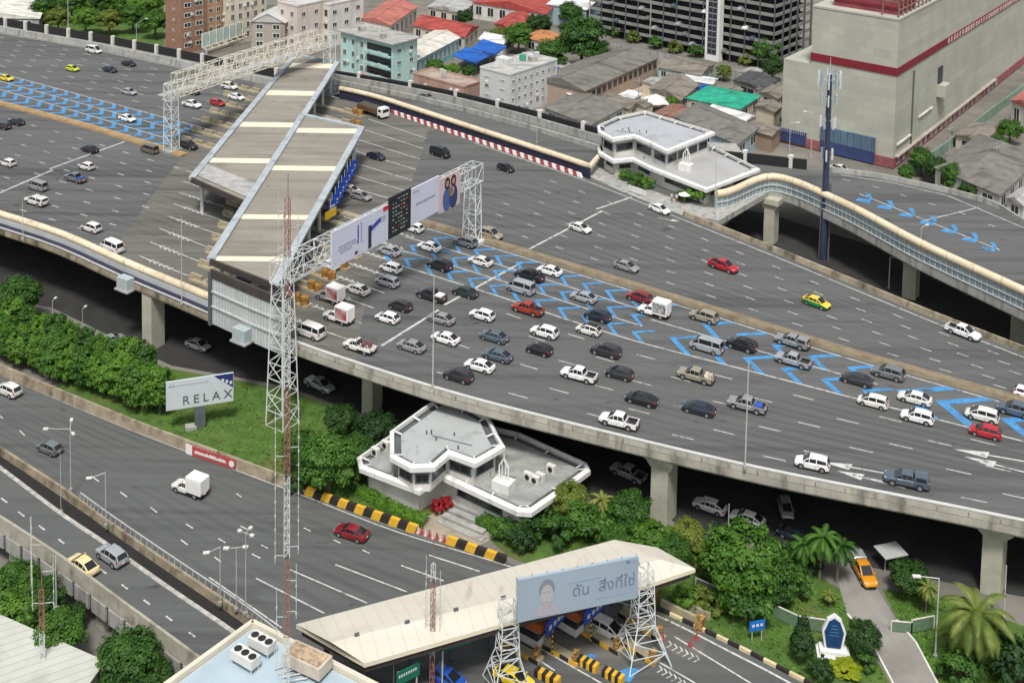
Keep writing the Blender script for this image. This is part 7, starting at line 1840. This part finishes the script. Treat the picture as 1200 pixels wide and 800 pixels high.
# telecom monopole
mp_ = U(964, 304, 0); zt = ZAT(mp_, 88); t = thing('telecom_pole', 'tall dark blue telecom pole with antennas in front of the department store', 'pole', mp_)
nv = mat('navy_pole', (.035, .045, .085), .5, .15, .5); MB().tube((mp_.x, mp_.y, 0), (mp_.x, mp_.y, zt), .75, .42, 14).build('shaft', nv, t)
m = MB(); m.bar((mp_.x-.9, mp_.y-.3, 0), (mp_.x-.6, mp_.y-.3, zt-6), .12); m.bar((mp_.x+.95, mp_.y-.2, 0), (mp_.x+.95, mp_.y-.2, zt*.42), .5, .3); m.build('cable_ladder', steel_d, t)
for ring, (zq, rr, n) in enumerate(((zt-1.4, 2.1, 9), (zt-5.0, 1.5, 6), (zt-9.5, 1.4, 5), (zt-16, 1.1, 3))):
    m = MB()
    for k in range(n): a = 2*math.pi*k/n; m.bar((mp_.x, mp_.y, zq+.5), (mp_.x+rr*math.cos(a), mp_.y+rr*math.sin(a), zq+.5), .1)
    m.build('mount', steel, t)
    for k in range(n):
        a = 2*math.pi*k/n+.2; MB().box((mp_.x+rr*math.cos(a), mp_.y+rr*math.sin(a), zq-1), (.4, .28, 3.2 if ring == 0 else 2.2), a).build('panel_antenna', panel_blue if k % 2 else steel_w, t)
MB().tube((mp_.x, mp_.y, zt), (mp_.x, mp_.y, zt+3.5), .1, .05, 6).build('top_rod', steel, t)
# lamp posts
def lamp(px, py, z, ytop, label, arms=(), r=.11, head=.9, group=None, m_=None):
    r *= .8; head *= .9; m_ = m_ or steel
    b = U(px, py, z); zt = ZAT(b, ytop); t = thing('street_lamp', label, 'street lamp', b, group); m_ = m_ or steel_w
    MB().tube(b, (b.x, b.y, zt), r, r*.6, 8).build('pole', m_, t); MB().box((b.x, b.y, z), (.4, .4, .35)).build('base', concrete_g, t)
    for dx, dy, up in arms:
        e = Vector((b.x+dx, b.y+dy, zt+up)); MB().tube((b.x, b.y, zt-.05), e, r*.55, r*.4, 6).build('arm', m_, t); d = Vector((dx, dy, 0)).normalized()
        a = math.atan2(dy, dx); MB().box((e.x+d.x*head*.4, e.y+d.y*head*.4, e.z-.1), (head, .36, .18), a).build('lamp_head', frame_w, t)
    return t
lamp(27, 281, 10.3, 236, 'grey lamp post on the cream capped barrier near the left edge', (), .1)
lamp(213, 357, 10.3, 253, 'tall grey lamp post on the cream capped barrier left of the toll canopy', (), .1)
lamp(507, 454, 11.2, 322, 'tall lamp post on the parapet among the queueing cars', (), .13)
lamp(873, 549, 11.2, 424, 'tall lamp post on the parapet at the right grey lanes', (), .13)
lamp(629, 168, 10.5, 128, 'thin lamp post behind the red and white striped barrier', ((0, -1, .2),), .1)
lamp(837.5, 251, 10.45, 172, 'thin lamp post at the corner of the upper white office', ((-.6, -1, .2),), .1)
lamp(1076, 347, 0, 267, 'white lamp post rising beside the middle ramp pier', ((1.0, .6, .3),), .14)
lamp(1041.5, 338, 0, 301, 'short lamp post in the dark gap under the ramp', ((1.4, -.6, .1),), .15, 1.3)
lamp(950, 187, 0, 132, 'lamp post standing before the blue glass of the department store', ((-1.5, .2, .2),), .12)
lamp(925, 178, 0, 144, 'lamp post at the left corner of the department store', ((1.5, -.2, .2),), .12)
lamp(80, 39, 10, -20, 'tall grey pole at the far wall before the trees at upper left', (), .16)
lamp(160, 56, 10, 28, 'lamp post with arm at the far wall before the trees at upper left', ((2.4, .6, 1.4),), .1)
lamp(83, 575, 1, 502, 'lamp post with a long arm and floodlights between lower road and ramp', ((-2.9, -.1, .0), (.5, -.6, -.2), (-.2, 1.0, .5)), .09, .7)
lamp(71.5, 601, 1, 531, 'plain thin pole below the floodlight lamp post', (), .07)
lamp(124, 617, 1, 553, 'lamp post with one short arm left of the white box truck', ((-1.6, -.4, -.5),), .1, .8)
lamp(258, 708, 1, 640, 'left lamp post of the close pair above the blue roof', ((-1.2, -.3, -.5),), .09, .8)
lamp(277, 715, 1, 641, 'right lamp post of the close pair above the blue roof', ((-.9, 0, -.1), (.8, .0, .1)), .09, .7)
lamp(288, 720, 1, 624, 'floodlight pole behind the pair of lamp posts', ((-.6, .3, 0), (.6, -.2, -.1), (.3, .6, .1)), .08, .5)
lamp(37.5, 704, 4, 606, 'tall white pole standing beside the parapet of the lower left ramp', (), .14)
lamp(66, 714, 4, 650, 'thin grey pole right of the tall white pole at the ramp', (), .09)
lamp(853, 632, 0, 590, 'thin white pole under the road right of the flared pier', (), .1)
lamp(1096, 770, 0, 677, 'white street lamp on the lawn beside the driveway gate', ((-2.1, .1, .1),), .13, 1.0)
lamp(1176, 725, 0, 662, 'leaning pale pole beside the big pier at lower right', (), .13)
lamp(461, 812, 0, 772, 'lamp post at the bottom edge left of the green sign', ((-1.5, -.2, -.6),), .09, .9)
lamp(62, 398, 0, 352, 'thin pole in the shade left of the bridge pier', ((0.2, .6, .1),), .09, .5)
lamp(97, 400, 0, 362, 'second thin pole in the shade left of the bridge pier', ((.2, .6, .1),), .09, .5)

# RELAX billboard
b0 = U(236, 500, 0); bl_ = thing('billboard', 'grey white roadside billboard reading RELAX on a dark post', 'billboard', b0)
zbt, ztp = ZAT(b0, 474), ZAT(b0, 441)
pl_, pr_ = None, None
wdir = Vector((.93, .36)); half = 0
# pick the direction so that both ends show at columns 195 and 273.5 with the right slope
best = None
for a in range(-10, 80):
    d_ = Vector((math.cos(R(a)), math.sin(R(a))))
    s_ = 5.0; q = PR((b0.x+d_.x*s_, b0.y+d_.y*s_, ztp)); p = PR((b0.x-d_.x*s_, b0.y-d_.y*s_, ztp)); sl = (q[1]-p[1])/(q[0]-p[0])
    if best is None or abs(sl+.146) < best[0]: best = (abs(sl+.146), d_, s_*79/(q[0]-p[0]))
_, dr, half = best; nr = Vector((dr.y, -dr.x)); RA = math.atan2(dr.y, dr.x)
def meshtext(nm, cu):
    o = bpy.data.objects.new(nm, cu); COL.objects.link(o); bpy.context.view_layer.update(); me = bpy.data.meshes.new_from_object(o.evaluated_get(bpy.context.evaluated_depsgraph_get())); bpy.data.objects.remove(o); o = bpy.data.objects.new(nm, me); COL.objects.link(o); return o
def face_panel(t, c, d, n, hw_, z0, z1, mm, th=.3, nm='face'):
    a, b = c-d*hw_, c+d*hw_; return MB().hexa([(*a, z0), (*(a+n*th), z0), (*(b+n*th), z0), (*b, z0)], [(*a, z1), (*(a+n*th), z1), (*(b+n*th), z1), (*b, z1)]).build(nm, mm, t)
def txt(t, s, c, d, n, z, size, mm, off=.33, nm='lettering', sp=1.0):
    cu = bpy.data.curves.new(nm, 'FONT'); cu.body = s; cu.size = size; cu.align_x = 'CENTER'; cu.align_y = 'CENTER'; cu.extrude = .015; cu.offset = .0; cu.space_character = sp; cu.materials.append(mm)
    o = meshtext(nm, cu); o.parent = t; q = c+n*off; o.location = (q.x-t.location.x, q.y-t.location.y, z-t.location.z); o.rotation_euler = (R(90), 0, math.atan2(d.y, d.x)); return o
bc = b0.xy+dr*(-.2); board = mat('billboard_grey_white', (.5, .54, .56), .5, .05, .3)
face_panel(bl_, bc, dr, nr, half, zbt, ztp, board); Hb = ztp-zbt
txt(bl_, 'RELAX', bc+dr*half*.22, dr, nr, zbt+Hb*.27, Hb*.42, mat('billboard_dark_ink', (.07, .08, .09), .6, .1), sp=1.5)
navy_i = mat('billboard_navy', (.02, .03, .15), .5, .1)
a = bc+nr*.31; MB().face([(*(a+dr*half*.4), ztp-.02), (*(a+dr*half*.99), ztp-.02), (*(a+dr*half*.99), ztp-Hb*.52)]).build('corner_patch', navy_i, bl_)
for k in range(3): q = a+dr*half*(.68+.12*k)+nr*.02; MB().box((q.x, q.y, ztp-Hb*(.26+.06*k)), (.35, .03, .45), RA).build('emblem', frame_w, bl_)
for k in range(12): q = a+dr*half*(-.88+.1*k)+nr*.02; MB().box((q.x, q.y, zbt+Hb*.82), (.3, .03, .18), RA).build('lettering', mat('billboard_faint_ink', (.36, .39, .42), .6, .1) if k > 1 else greyink, bl_)
MB().box((b0.x-dr.x*.2, b0.y-dr.y*.2, 0), (1.5, .8, zbt), RA).build('post', steel_d, bl_); MB().box((b0.x-dr.x*1.5, b0.y-dr.y*1.5, 0), (1.6, 1.2, .5), RA).build('footing', concrete_g, bl_)

# ---- lower toll plaza
zc = 7.0; lowroof = mat('cream_metal_roof', (.55, .52, .44), .6, .05, .15, aniso=(.3, 2, 1), rot=R(-23), stains=[((.45, .42, .34), (.12, .12, 1), .52, .8), ((.36, .33, .27), (.5, .08, 1), .62, .78)], lines=(R(-22), 1.5, .12))
P = [U(x, y, zc) for x, y in ((347, 731), (427, 777), (600, 727), (755, 686), (815, 666), (770, 641), (720, 632))]
t = thing('toll_canopy', 'long cream roofed toll canopy over the lower road', 'toll canopy', (P[1].x, P[1].y, 0))
i0 = [Vector((*q[:2], 0)) for q in P]
ra, rb = U(388, 752, zc+.9), U(772, 655, zc+.9)
m = MB(); z_ = lambda p: (p.x, p.y, zc)
m.face([z_(P[0]), z_(P[1]), tuple(ra)]); m.face([z_(P[1]), z_(P[2]), z_(P[3]), tuple(rb), tuple(ra)]); m.face([z_(P[3]), z_(P[4]), z_(P[5]), tuple(rb)]); m.face([z_(P[5]), z_(P[6]), tuple(rb)]); m.face([z_(P[6]), z_(P[0]), tuple(ra), tuple(rb)])
m.build('roof', lowroof, t)
MB().prism([(p.x, p.y) for p in P], zc-.45, zc-.03).build('roof_edge', cream_strip, t)
MB().prism(inset([(p.x, p.y) for p in P], .3), zc-1.2, zc-.46).build('dark_fascia', brown_f, t)
for k in range(7):
    f = (k+.5)/7; q = ra.lerp(rb, f); MB().box((q.x, q.y, zc+.92), (.5, .25, .25), .4).build('roof_vent', steel_d, t)
for k in range(9):
    f = (k+.4)/9; a = i0[1].lerp(i0[4], f); b = i0[0].lerp(i0[5], f)
    for g_ in (.8,): q = a.lerp(b, g_); MB().box((q.x, q.y, 0), (.5, .5, zc-1.2), .4).build('column', steel_d, t)
def island2(label, pts, grp, cush=True):
    Pp = [U(x, y, 0) for x, y in pts]; t = thing('toll_island', label, 'toll island', Pp[0], grp); a, b = Pp[0], Pp[-1]; d = (b-a); L = d.length; d.normalize(); ang = math.atan2(d.y, d.x); c = (a+b)/2
    MB().box((c.x, c.y, .05), (L, 1.3, .3), ang).build('kerb', isl_m, t)
    n = int(L/1.1)
    sid = Vector((d.y, -d.x, 0))
    for k in range(n):
        p = a+d*((k+.5)*L/n)+sid*.62; MB().box((p.x, p.y, .06), (L/n*.98, .12, .42), ang).build('striped_block', yel if k % 2 else blk, t)
    for k in range(int(L*.6/2.6)):
        p = a+d*(1.5+k*2.6); MB().box((p.x, p.y, .35), (2.2, .45, .8), ang).build('guard_wall', isl_m, t)
    if cush:
        p = b-d*.6; cb = MB().box((p.x, p.y, .05), (.5, .9, 1.3), ang).build('crash_cushion', mat('striped_cushion', (.45, .26, .08), .7, .3, 1.6, dark=(.04, .025, .02), aniso=(1, 1, 3.5), rot=.6, detail=1), t)
    return t, a, b, d, ang
orange_b = mat('orange_booth', (.42, .11, .03), .6, .15, .6)
for pts, l, bx in ((((560, 735), (634, 776)), 'striped toll island left of the first orange booth', None), (((600, 735), (680, 778)), 'striped toll island below the left orange booth', (616, 750)), (((655, 722), (728, 765)), 'striped toll island below the right orange booth', (662, 736)), (((690, 725), (770, 778)), 'striped toll island at the foot of the right lattice tower', None), (((728, 718), (777, 751)), 'striped toll island near the right kerb', None)):
    tt, a, b, d, ang = island2(l, pts, 'toll islands of the lower road')
    if bx:
        c = U(*bx, 0); n_ = 'left' if bx[0] < 640 else 'right'
        o = thing('toll_booth', 'orange toll booth under the lower canopy, %s one of two' % n_, 'toll booth', c); MB().box((c.x, c.y, .36), (4.2, 1.5, 2.3), ang).build('body', booth_m, o); MB().box((c.x, c.y, 1.3), (4.25, 1.55, .9), ang).build('window', pane, o); MB().box((c.x, c.y, 2.67), (5.4, 2.4, 1.1), ang).build('orange_roof', orange_b, o)
        p = c+d*3.6; q = thing('lane_sign', 'slanted blue lane sign beside the %s orange booth' % n_, 'sign', (p.x, p.y, 0)); dd_ = Vector((-d.y, d.x, 0)); c0 = p+dd_*.6
        MB().box((c0.x, c0.y, 2.9), (.15, 3.9, 1.7), ang).build('panel', bsign, q); mm_ = MB()
        for k in (-1.2, -.3, .5, 1.2): mm_.box((c0.x+d.x*.1+dd_.x*k, c0.y+d.y*.1+dd_.y*k, 3.4), (.04, .5, .5), ang)
        mm_.build('lettering', frame_w, q)
        for k in range(10): MB().box((p.x, p.y, k*.3), (.16, .16, .3)).build('striped_post', yel if k % 2 else blk, q)
# extra striped wall pieces at the lower edge
for (x0, y0, x1, y1), l in (((678, 776, 700, 787), 'yellow black chevron block right of the left island tip'), ((707, 790, 730, 801), 'yellow black chevron block at the bottom edge'), ((628, 790, 655, 803), 'yellow black striped block at the bottom edge beside the taxi')):
    a, b = U(x0, y0, 0), U(x1, y1, 0); d = (b-a).normalized(); ang = math.atan2(d.y, d.x); L = (b-a).length; t = thing('chevron_block', l, 'crash barrier', a)
    for k in range(6): p = a+d*((k+.5)*L/6); MB().box((p.x, p.y, .02), (L/6*.98, .9, .8), ang).build('striped_block', (yel if 'yellow' in l else kerb_red) if k % 2 else blk, t)
# kerb of the lower toll exit, yellow and black
pts = [U(x, y, 0) for x, y in ((770, 714), (800, 728), (840, 747), (880, 767), (925, 790), (960, 808))]
kt = thing('striped_kerb', 'yellow and black kerb along the right edge of the lower toll lanes', 'kerb', pts[0])
k_i = 0
for a, b in zip(pts, pts[1:]):
    L = (b-a).length; n = int(L/1.15); d = (b-a).normalized(); ang = math.atan2(d.y, d.x)
    for k in range(n): p = a+d*((k+.5)*L/n); MB().box((p.x, p.y, .02), (L/n*.98, .35, .4), ang).build('striped_block', mat('kerb_cream', (.6, .5, .3), .7, .15) if k_i % 2 else blk, kt); k_i += 1
for x, y, l in ((820, 737, 'striped crash cushion beside the right kerb of the lower toll'), (766, 705, 'orange cushion at the wall end under the canopy corner')):
    c = U(x, y, 0); tag(MB().box((c.x, c.y, 0), (.8, 1.1, 1.4), R(-30)).tube((c.x, c.y, 1.4), (c.x, c.y, 1.75), .45, .35, 10).build('crash_cushion', MATS['striped_cushion'] if x > 800 else orange, loc=c), l, 'crash cushion')
a, b = U(775, 712, 0), U(822, 735, 0); d = (b-a); c = (a+b)/2; tag(MB().box((c.x, c.y, 0), (d.length, .4, 1.1), math.atan2(d.y, d.x)).box((c.x+1.2, c.y+1.2, 0), (d.length, .3, .9), math.atan2(d.y, d.x)).build('guard_wall', isl_m, loc=c), 'pale low guard wall along the verge at the lower toll exit', 'wall')
for x, y in ((777, 750), (809, 757), (816, 749)):
    c = U(x, y, 0); tag(MB().box((c.x, c.y, .06), (.5, .5, .1)).tube((c.x, c.y, .1), (c.x, c.y, .9), .22, .05, 8).build('traffic_cone', kerb_red, loc=c), 'red traffic cone on the lower toll apron', 'traffic cone', 'cones on the lower toll apron')
# billboard on lattice towers above the lower canopy
t0_, t1_ = U(594, 803, 0), U(752, 768, 0)
lb = thing('billboard', 'pale blue billboard with a face and Thai lettering above the lower canopy', 'billboard', t0_)
for q, yt, wb in ((t0_, 706, 4.2), (t1_, 664, 5.0)):
    zt = ZAT(q, yt); m = MB(); lattice((q.x, q.y, 0), (q.x, q.y, zt*.4), wb, 2.1, 3, .07, m, ang=.3); lattice((q.x, q.y, zt*.4), (q.x, q.y, zt), 2.1, 1.6, 5, .065, m, ang=.3); m.build('lattice_tower', steel_w, lb)
dB = (t1_-t0_).xy.normalized(); nB = Vector((dB.y, -dB.x)); LB = (t1_-t0_).xy.length
cB_ = t0_.xy+dB*(LB*.5)+nB*1.75
hwB = LB/2*1.0
for _ in range(3):
    e0, e1_ = cB_-dB*hwB, cB_+dB*hwB; xa, xb = PR((*e0, 9))[0], PR((*e1_, 9))[0]; s_ = 140.5/(xb-xa); mid_ = (605.5+746)/2-(xa+xb)/2; cB_ = cB_+dB*(mid_*(2*hwB)/(xb-xa)); hwB *= s_
e0, e1_ = cB_-dB*hwB, cB_+dB*hwB
z1_ = (ZAT(e0, 682)+ZAT(e1_, 646))/2; z0_ = (ZAT(e0, 731)+ZAT(e1_, 694))/2
blue_ad = mat('advert_pale_blue', (.3, .37, .44), .5, .06, .1)
face_panel(lb, cB_, dB, nB, hwB, z0_, z1_, blue_ad, .3); HB = z1_-z0_; inkm = mat('advert_muted_blue_ink', (.16, .2, .3), .5, .1); inkf = mat('advert_faint_ink', (.24, .33, .43), .5, .1)
txt(lb, 'ดัน  สิ่งที่ใช่', cB_+dB*hwB*.42, dB, nB, z0_+HB*.47, HB*.36, inkm)
for k in range(14): q = cB_+dB*hwB*(.3+.045*k)+nB*.31; MB().box((q.x, q.y, z0_+HB*(.17+.0*k)), (.2, .03, .13), math.atan2(dB.y, dB.x)).build('lettering', inkf, lb)
for k in range(10): q = cB_+dB*hwB*(-.15+.055*k)+nB*.31; MB().box((q.x, q.y, z0_+HB*.68), (.28, .03, .18), math.atan2(dB.y, dB.x)).build('lettering', inkf, lb)
q = cB_+dB*hwB*.82+nB*.31; MB().box((q.x, q.y, z0_+HB*.9), (.5, .03, .3), math.atan2(dB.y, dB.x)).build('emblem', inkm, lb); q = cB_+dB*hwB*.94+nB*.31; MB().box((q.x, q.y, z0_+HB*.91), (.8, .03, .2), math.atan2(dB.y, dB.x)).build('emblem', inkf, lb)
def disc(cx, cz, rx, rz_, mm, nm, off, f0=0, f1=2*math.pi):
    n = 24; q = cB_+dB*(hwB*cx)+nB*off; MB().face([(*(q+dB*(rx*math.cos(f0+(f1-f0)*i/n))), z0_+HB*cz+rz_*math.sin(f0+(f1-f0)*i/n)) for i in range(n)]).build(nm, mm, lb)
pf = mat('advert_face', (.4, .39, .4), .5, .06, .5); ph = mat('advert_hair', (.2, .23, .27), .5, .1); ps = mat('advert_shirt', (.38, .36, .4), .5, .1)
disc(-.53, .66, .88, 1.1, ph, 'printed_hair', .32); disc(-.53, .52, .72, 1.15, pf, 'printed_face', .34); disc(-.54, .02, 1.5, 1.4, ps, 'printed_shirt', .33, 0, math.pi); disc(-.58, .6, .12, .05, ph, 'printed_eye', .36); disc(-.5, .6, .12, .05, ph, 'printed_eye', .36); disc(-.53, .36, .2, .05, mat('advert_lips', (.35, .25, .27), .5), 'printed_mouth', .36)
m = MB()
for k in range(9): a = cB_-dB*hwB*(1-k/4.5)*0+dB*hwB*(-1+k/4.0); m.bar((*(a-nB*.3), z0_), (*(a-nB*.3), z1_), .12)
m.bar((*(e0-nB*.4), z0_+.4), (*(e1_-nB*.4), z0_+.4), .3); m.bar((*(e0-nB*.4), z1_-.4), (*(e1_-nB*.4), z1_-.4), .3); m.build('back_frame', steel, lb)
q = e1_+dB*.9; MB().tube((*(e1_-nB*.2), z1_-1.2), (*(q), z1_-1.6), .07, n=6).build('lamp_arm', steel, lb)
# green signs
gs = mat('green_sign', (.01, .14, .085), .5, .1)
def gsign(x0, y0, x1, y1, h, zref, label, posts_):
    a, b = U(x0, y0, zref), U(x1, y1, zref); d = (b-a).xy; L = d.length; d.normalize(); n = Vector((d.y, -d.x)); t = thing('direction_sign', label, 'sign', (a.x, a.y, 0)); c = ((a+b)/2).xy
    face_panel(t, c, d, n, L/2, zref, zref+h, gs, .15, 'panel')
    for k in range(8): q = a.xy+d*(L*(.12+.1*k))+n*.17; MB().box((q.x, q.y, zref+h*.55), (L*.06, .03, h*.2), math.atan2(d.y, d.x)).build('lettering', frame_w, t)
    for f in posts_: q = lerp(a.xy, b.xy, f); MB().tube((*q, 0), (*q, zref+h), .1, n=6).build('post', steel, t)
gsign(517, 762, 551, 752, 1.5, 4.6, 'green direction sign under the front edge of the lower canopy', (.05,))
gsign(464, 803, 491, 789, 1.4, 3.2, 'second green direction sign at the bottom edge below the canopy', (.1, .9))
c = U(527, 790, 0)
# blue road sign on the verge
p0, p1 = U(881, 752, 0), U(892, 750, 0); d = (p1-p0).xy.normalized(); n = Vector((d.y, -d.x)); t = thing('road_sign', 'small blue road sign on two posts on the verge', 'sign', p0)
for p in (p0, p1): MB().tube(p, (p.x, p.y, 2.0), .06, n=6).build('post', steel, t)
face_panel(t, ((p0+p1)/2).xy, d, n, .95, 1.35, 2.5, mat('road_sign_blue', (.01, .14, .5), .5, .1), .1, 'panel')
for k in range(3): q = ((p0+p1)/2).xy+d*(-.5+.5*k)+n*.12; MB().box((q.x, q.y, 1.85), (.3, .02, .3), math.atan2(d.y, d.x)).build('lettering', frame_w, t)
# monument sign
c = U(976, 768, 0); mw = mat('monument_white', (.72, .72, .7), .5, .05); mbl = mat('monument_blue', (.01, .045, .14), .3, .2, .8); t = thing('monument_sign', 'dark blue upright monument sign with white angular border on a white plinth', 'sign', c); ang = R(-8); d = Vector((math.cos(ang), math.sin(ang))); n = Vector((d.y, -d.x))
MB().box((c.x, c.y, 0), (3.6, 2.2, .45), ang).box((c.x, c.y, .45), (3.0, 1.5, .5), ang).build('plinth', mw, t)
def outline(s, z_off, th, off, mm, nm, pts):
    q = c.xy+n*off; v0 = [(*(q+d*x*s), z_off+z) for x, z in pts]; v1 = [(*(q+n*th+d*x*s), z_off+z) for x, z in pts]; m = MB(); k = len(pts); m.face(v0); m.face(v1)
    for i in range(k): m.face([v0[i], v0[(i+1) % k], v1[(i+1) % k], v1[i]])
    return m.build(nm, mm, t)
hexp = [(-.95, .95), (.95, .95), (1.3, 3.0), (.75, 4.35), (0, 4.9), (-.75, 4.35), (-1.3, 3.0)]; inp = [(-.75, 1.15), (.75, 1.15), (1.05, 3.0), (.6, 4.2), (0, 4.6), (-.6, 4.2), (-1.05, 3.0)]
outline(1, 0, .5, -.25, mw, 'border', hexp); outline(1, 0, .06, .27, mbl, 'panel', inp)
for k in range(4): q = c.xy+n*.35; MB().box((q.x, q.y, 2.6+.38*k), (1.1-.15*k, .02, .07), ang).build('lettering', mat('monument_ink', (.06, .2, .3), .5), t)
# driveway, kerbs, gate, fence
dv_m = mat('driveway_concrete', (.25, .24, .22), .9, .18, .3, stains=((.14, .135, .12), (.15, .15, 1), .48, .7))
Lp = [(972, 640), (978, 668), (993, 720), (1022, 755), (1046, 800), (1080, 870)]; Rp = [(1008, 640), (1030, 692), (1051, 727), (1073, 753), (1099, 802), (1140, 870)]
m = MB(); m.strip([U(x, y, .03) for x, y in Lp], [U(x, y, .03) for x, y in Rp]); struct(m.build('driveway', dv_m))
for q, l in ((Lp[2:], 'white kerb on the left side of the driveway'), (Rp[2:], 'white kerb on the right side of the driveway')):
    pth = [U(x, y, 0)[:2] for x, y in q]; tag(MB().sweep(pth, [(-.12, 0), (-.12, .18), (.12, .18), (.12, 0)]).build('kerb', white_conc, loc=(*pth[0], 0)), l, 'kerb')
gfen = mat('green_mesh_fence', (.12, .2, .12), .7, .2, 2)
def fence(label, pts, h, name='mesh_fence', cat='fence'):
    P = [U(x, y, 0) for x, y in pts]; t = thing(name, label, cat, P[0]); pth = [p[:2] for p in P]
    MB().sweep(pth, [(-.03, .15), (-.03, h-.1), (.03, h-.1), (.03, .15)]).build('mesh_panel', gfen, t); MB().sweep(pth, [(-.07, h-.1), (-.07, h), (.07, h), (.07, h-.1)]).build('top_rail', white_conc, t)
    for a, b in zip(P, P[1:]):
        k = max(1, int((b-a).length/3))
        for i in range(k+1): q = a.lerp(b, i/k); MB().box((q.x, q.y, 0), (.14, .14, h)).build('post', white_conc, t)
    return t
fence('green mesh fence with pale top rail behind the conical tree', [(878, 705), (905, 723), (935, 737), (968, 742)], 1.7)
fence('short green mesh fence right of the driveway gate', [(1068, 742), (1094, 737)], 1.7)
fence('pale framed swing gate standing open on the driveway', [(1044, 740), (1068, 742)], 1.4, 'swing_gate', 'gate')
fence('rusty mesh fence behind the verge beside the lower canopy', [(815, 690), (852, 706), (880, 722)], 1.5)
tag(MB().box((*U(1043, 665, 0)[:2], 2.2), (3.2, 2.6, .12), .3).box((*U(1037, 668, 0)[:2], 0), (.1, .1, 2.2)).box((*U(1050, 664, 0)[:2], 0), (.1, .1, 2.2)).build('carport', steel, loc=U(1043, 672, 0)), 'small grey roof panel on posts right of the orange pickup', 'shelter')
# paved steps at the office entrance and driveway mouth
pave = mat('entrance_paving', (.3, .26, .2), .9, .2, .8)
struct(MB().face([U(x, y, .035) for x, y in ((496, 606), (540, 590), (585, 606), (592, 622), (560, 640), (526, 634), (490, 622))]).build('entrance_path', pave))
c = U(548, 612, 0)
st = thing('entrance_steps', 'low grey steps at the entrance of the white office', 'steps', c)
for k in range(4): q = U(540+k*3.5, 622-k*7, 0); MB().box((q.x, q.y, .04), (7-.6*k, .9, .18+.16*k), R(-32)).build('step', concrete_g, st)
# white board and people at the upper office
a, b = U(737, 224, 10.45), U(757, 231, 10.45); d = (b-a).xy.normalized(); t = thing('notice_board', 'low white board standing at the road edge before the upper office', 'board', a); face_panel(t, ((a+b)/2).xy, d, Vector((d.y, -d.x)), (b-a).xy.length/2, 10.6, 11.8, wfas, .1, 'panel')
for q in (a, b): MB().box((q.x, q.y, 10.45), (.1, .1, .2)).build('foot', steel, t)
c = U(802, 238, 10.45); t = thing('market_umbrella', 'small white parasol beside the two people at the upper office', 'parasol', c); MB().tube(c, (c.x, c.y, 12.5), .04, n=6).build('pole', steel, t)
m = MB(); n_ = 8; ring = [(c.x+1.3*math.cos(2*math.pi*i/n_), c.y+1.3*math.sin(2*math.pi*i/n_), 12.2) for i in range(n_)]
for i in range(n_): m.face([ring[i], ring[(i+1) % n_], (c.x, c.y, 12.75)])
m.build('canopy', wsheet, t)
def person(px, py, z, label, shirt, trous, rz):
    c = U(px, py, z); me = bpy.data.meshes.new('person')
    V_ = [((0, 0, .95), .15), ((0, 0, 1.2), .15), ((0, 0, 1.42), .14), ((0, 0, 1.53), .06), ((0, .02, 1.63), .1), ((0, .02, 1.74), .075), ((.1, 0, .88), .09), ((.11, .02, .5), .065), ((.11, 0, .07), .05), ((.11, .14, .04), .04), ((-.1, 0, .88), .09), ((-.11, -.02, .5), .065), ((-.11, -.05, .07), .05), ((-.11, .09, .04), .04),
          ((.2, 0, 1.4), .06), ((.26, -.02, 1.14), .045), ((.27, .06, .9), .035), ((.27, .09, .8), .035), ((-.2, 0, 1.4), .06), ((-.26, -.02, 1.14), .045), ((-.27, .06, .9), .035), ((-.27, .09, .8), .035)]
    E_ = [(0, 1), (1, 2), (2, 3), (3, 4), (4, 5), (0, 6), (6, 7), (7, 8), (8, 9), (0, 10), (10, 11), (11, 12), (12, 13), (2, 14), (14, 15), (15, 16), (16, 17), (2, 18), (18, 19), (19, 20), (20, 21)]
    me.from_pydata([v for v, _ in V_], E_, []); o = bpy.data.objects.new('person', me); COL.objects.link(o); sk = o.modifiers.new('skin', 'SKIN')
    for i, (_, r_) in enumerate(V_): me.skin_vertices[0].data[i].radius = (r_, r_)
    me.skin_vertices[0].data[0].use_root = True; o.modifiers.new('sub', 'SUBSURF').levels = 1; bpy.context.view_layer.update()
    dg_ = bpy.context.evaluated_depsgraph_get(); me2 = bpy.data.meshes.new_from_object(o.evaluated_get(dg_)); o.modifiers.clear(); o.data = me2
    for mm in (shirt, trous, mat('skin_tone', (.35, .2, .13), .6, .1), hair_ad): me2.materials.append(mm)
    for p in me2.polygons:
        zc_ = p.center.z; ax_ = abs(p.center.x); p.material_index = 3 if zc_ > 1.68 or (zc_ > 1.58 and p.center.y < -.02) else 2 if zc_ > 1.5 or (ax_ > .2 and zc_ < 1.2) else 0 if zc_ > .92 else 1
        p.use_smooth = True
    o.location = c; o.rotation_euler = (0, 0, rz); tag(o, label, 'person')
person(787, 236, 10.41, 'person in pale shirt standing at the road edge, left of two', mat('pale_shirt', (.6, .57, .52), .8), mat('dark_trousers', (.04, .04, .06), .8), 2.6)
person(793, 237, 10.41, 'person in white shirt and red trousers standing at the road edge, right of two', mat('white_shirt', (.7, .69, .67), .8), mat('red_trousers', (.3, .05, .05), .8), 3.4)
for o in list(COL.objects):
    if o.parent is None and 'category' in o and 'kind' not in o: o['kind'] = 'thing'
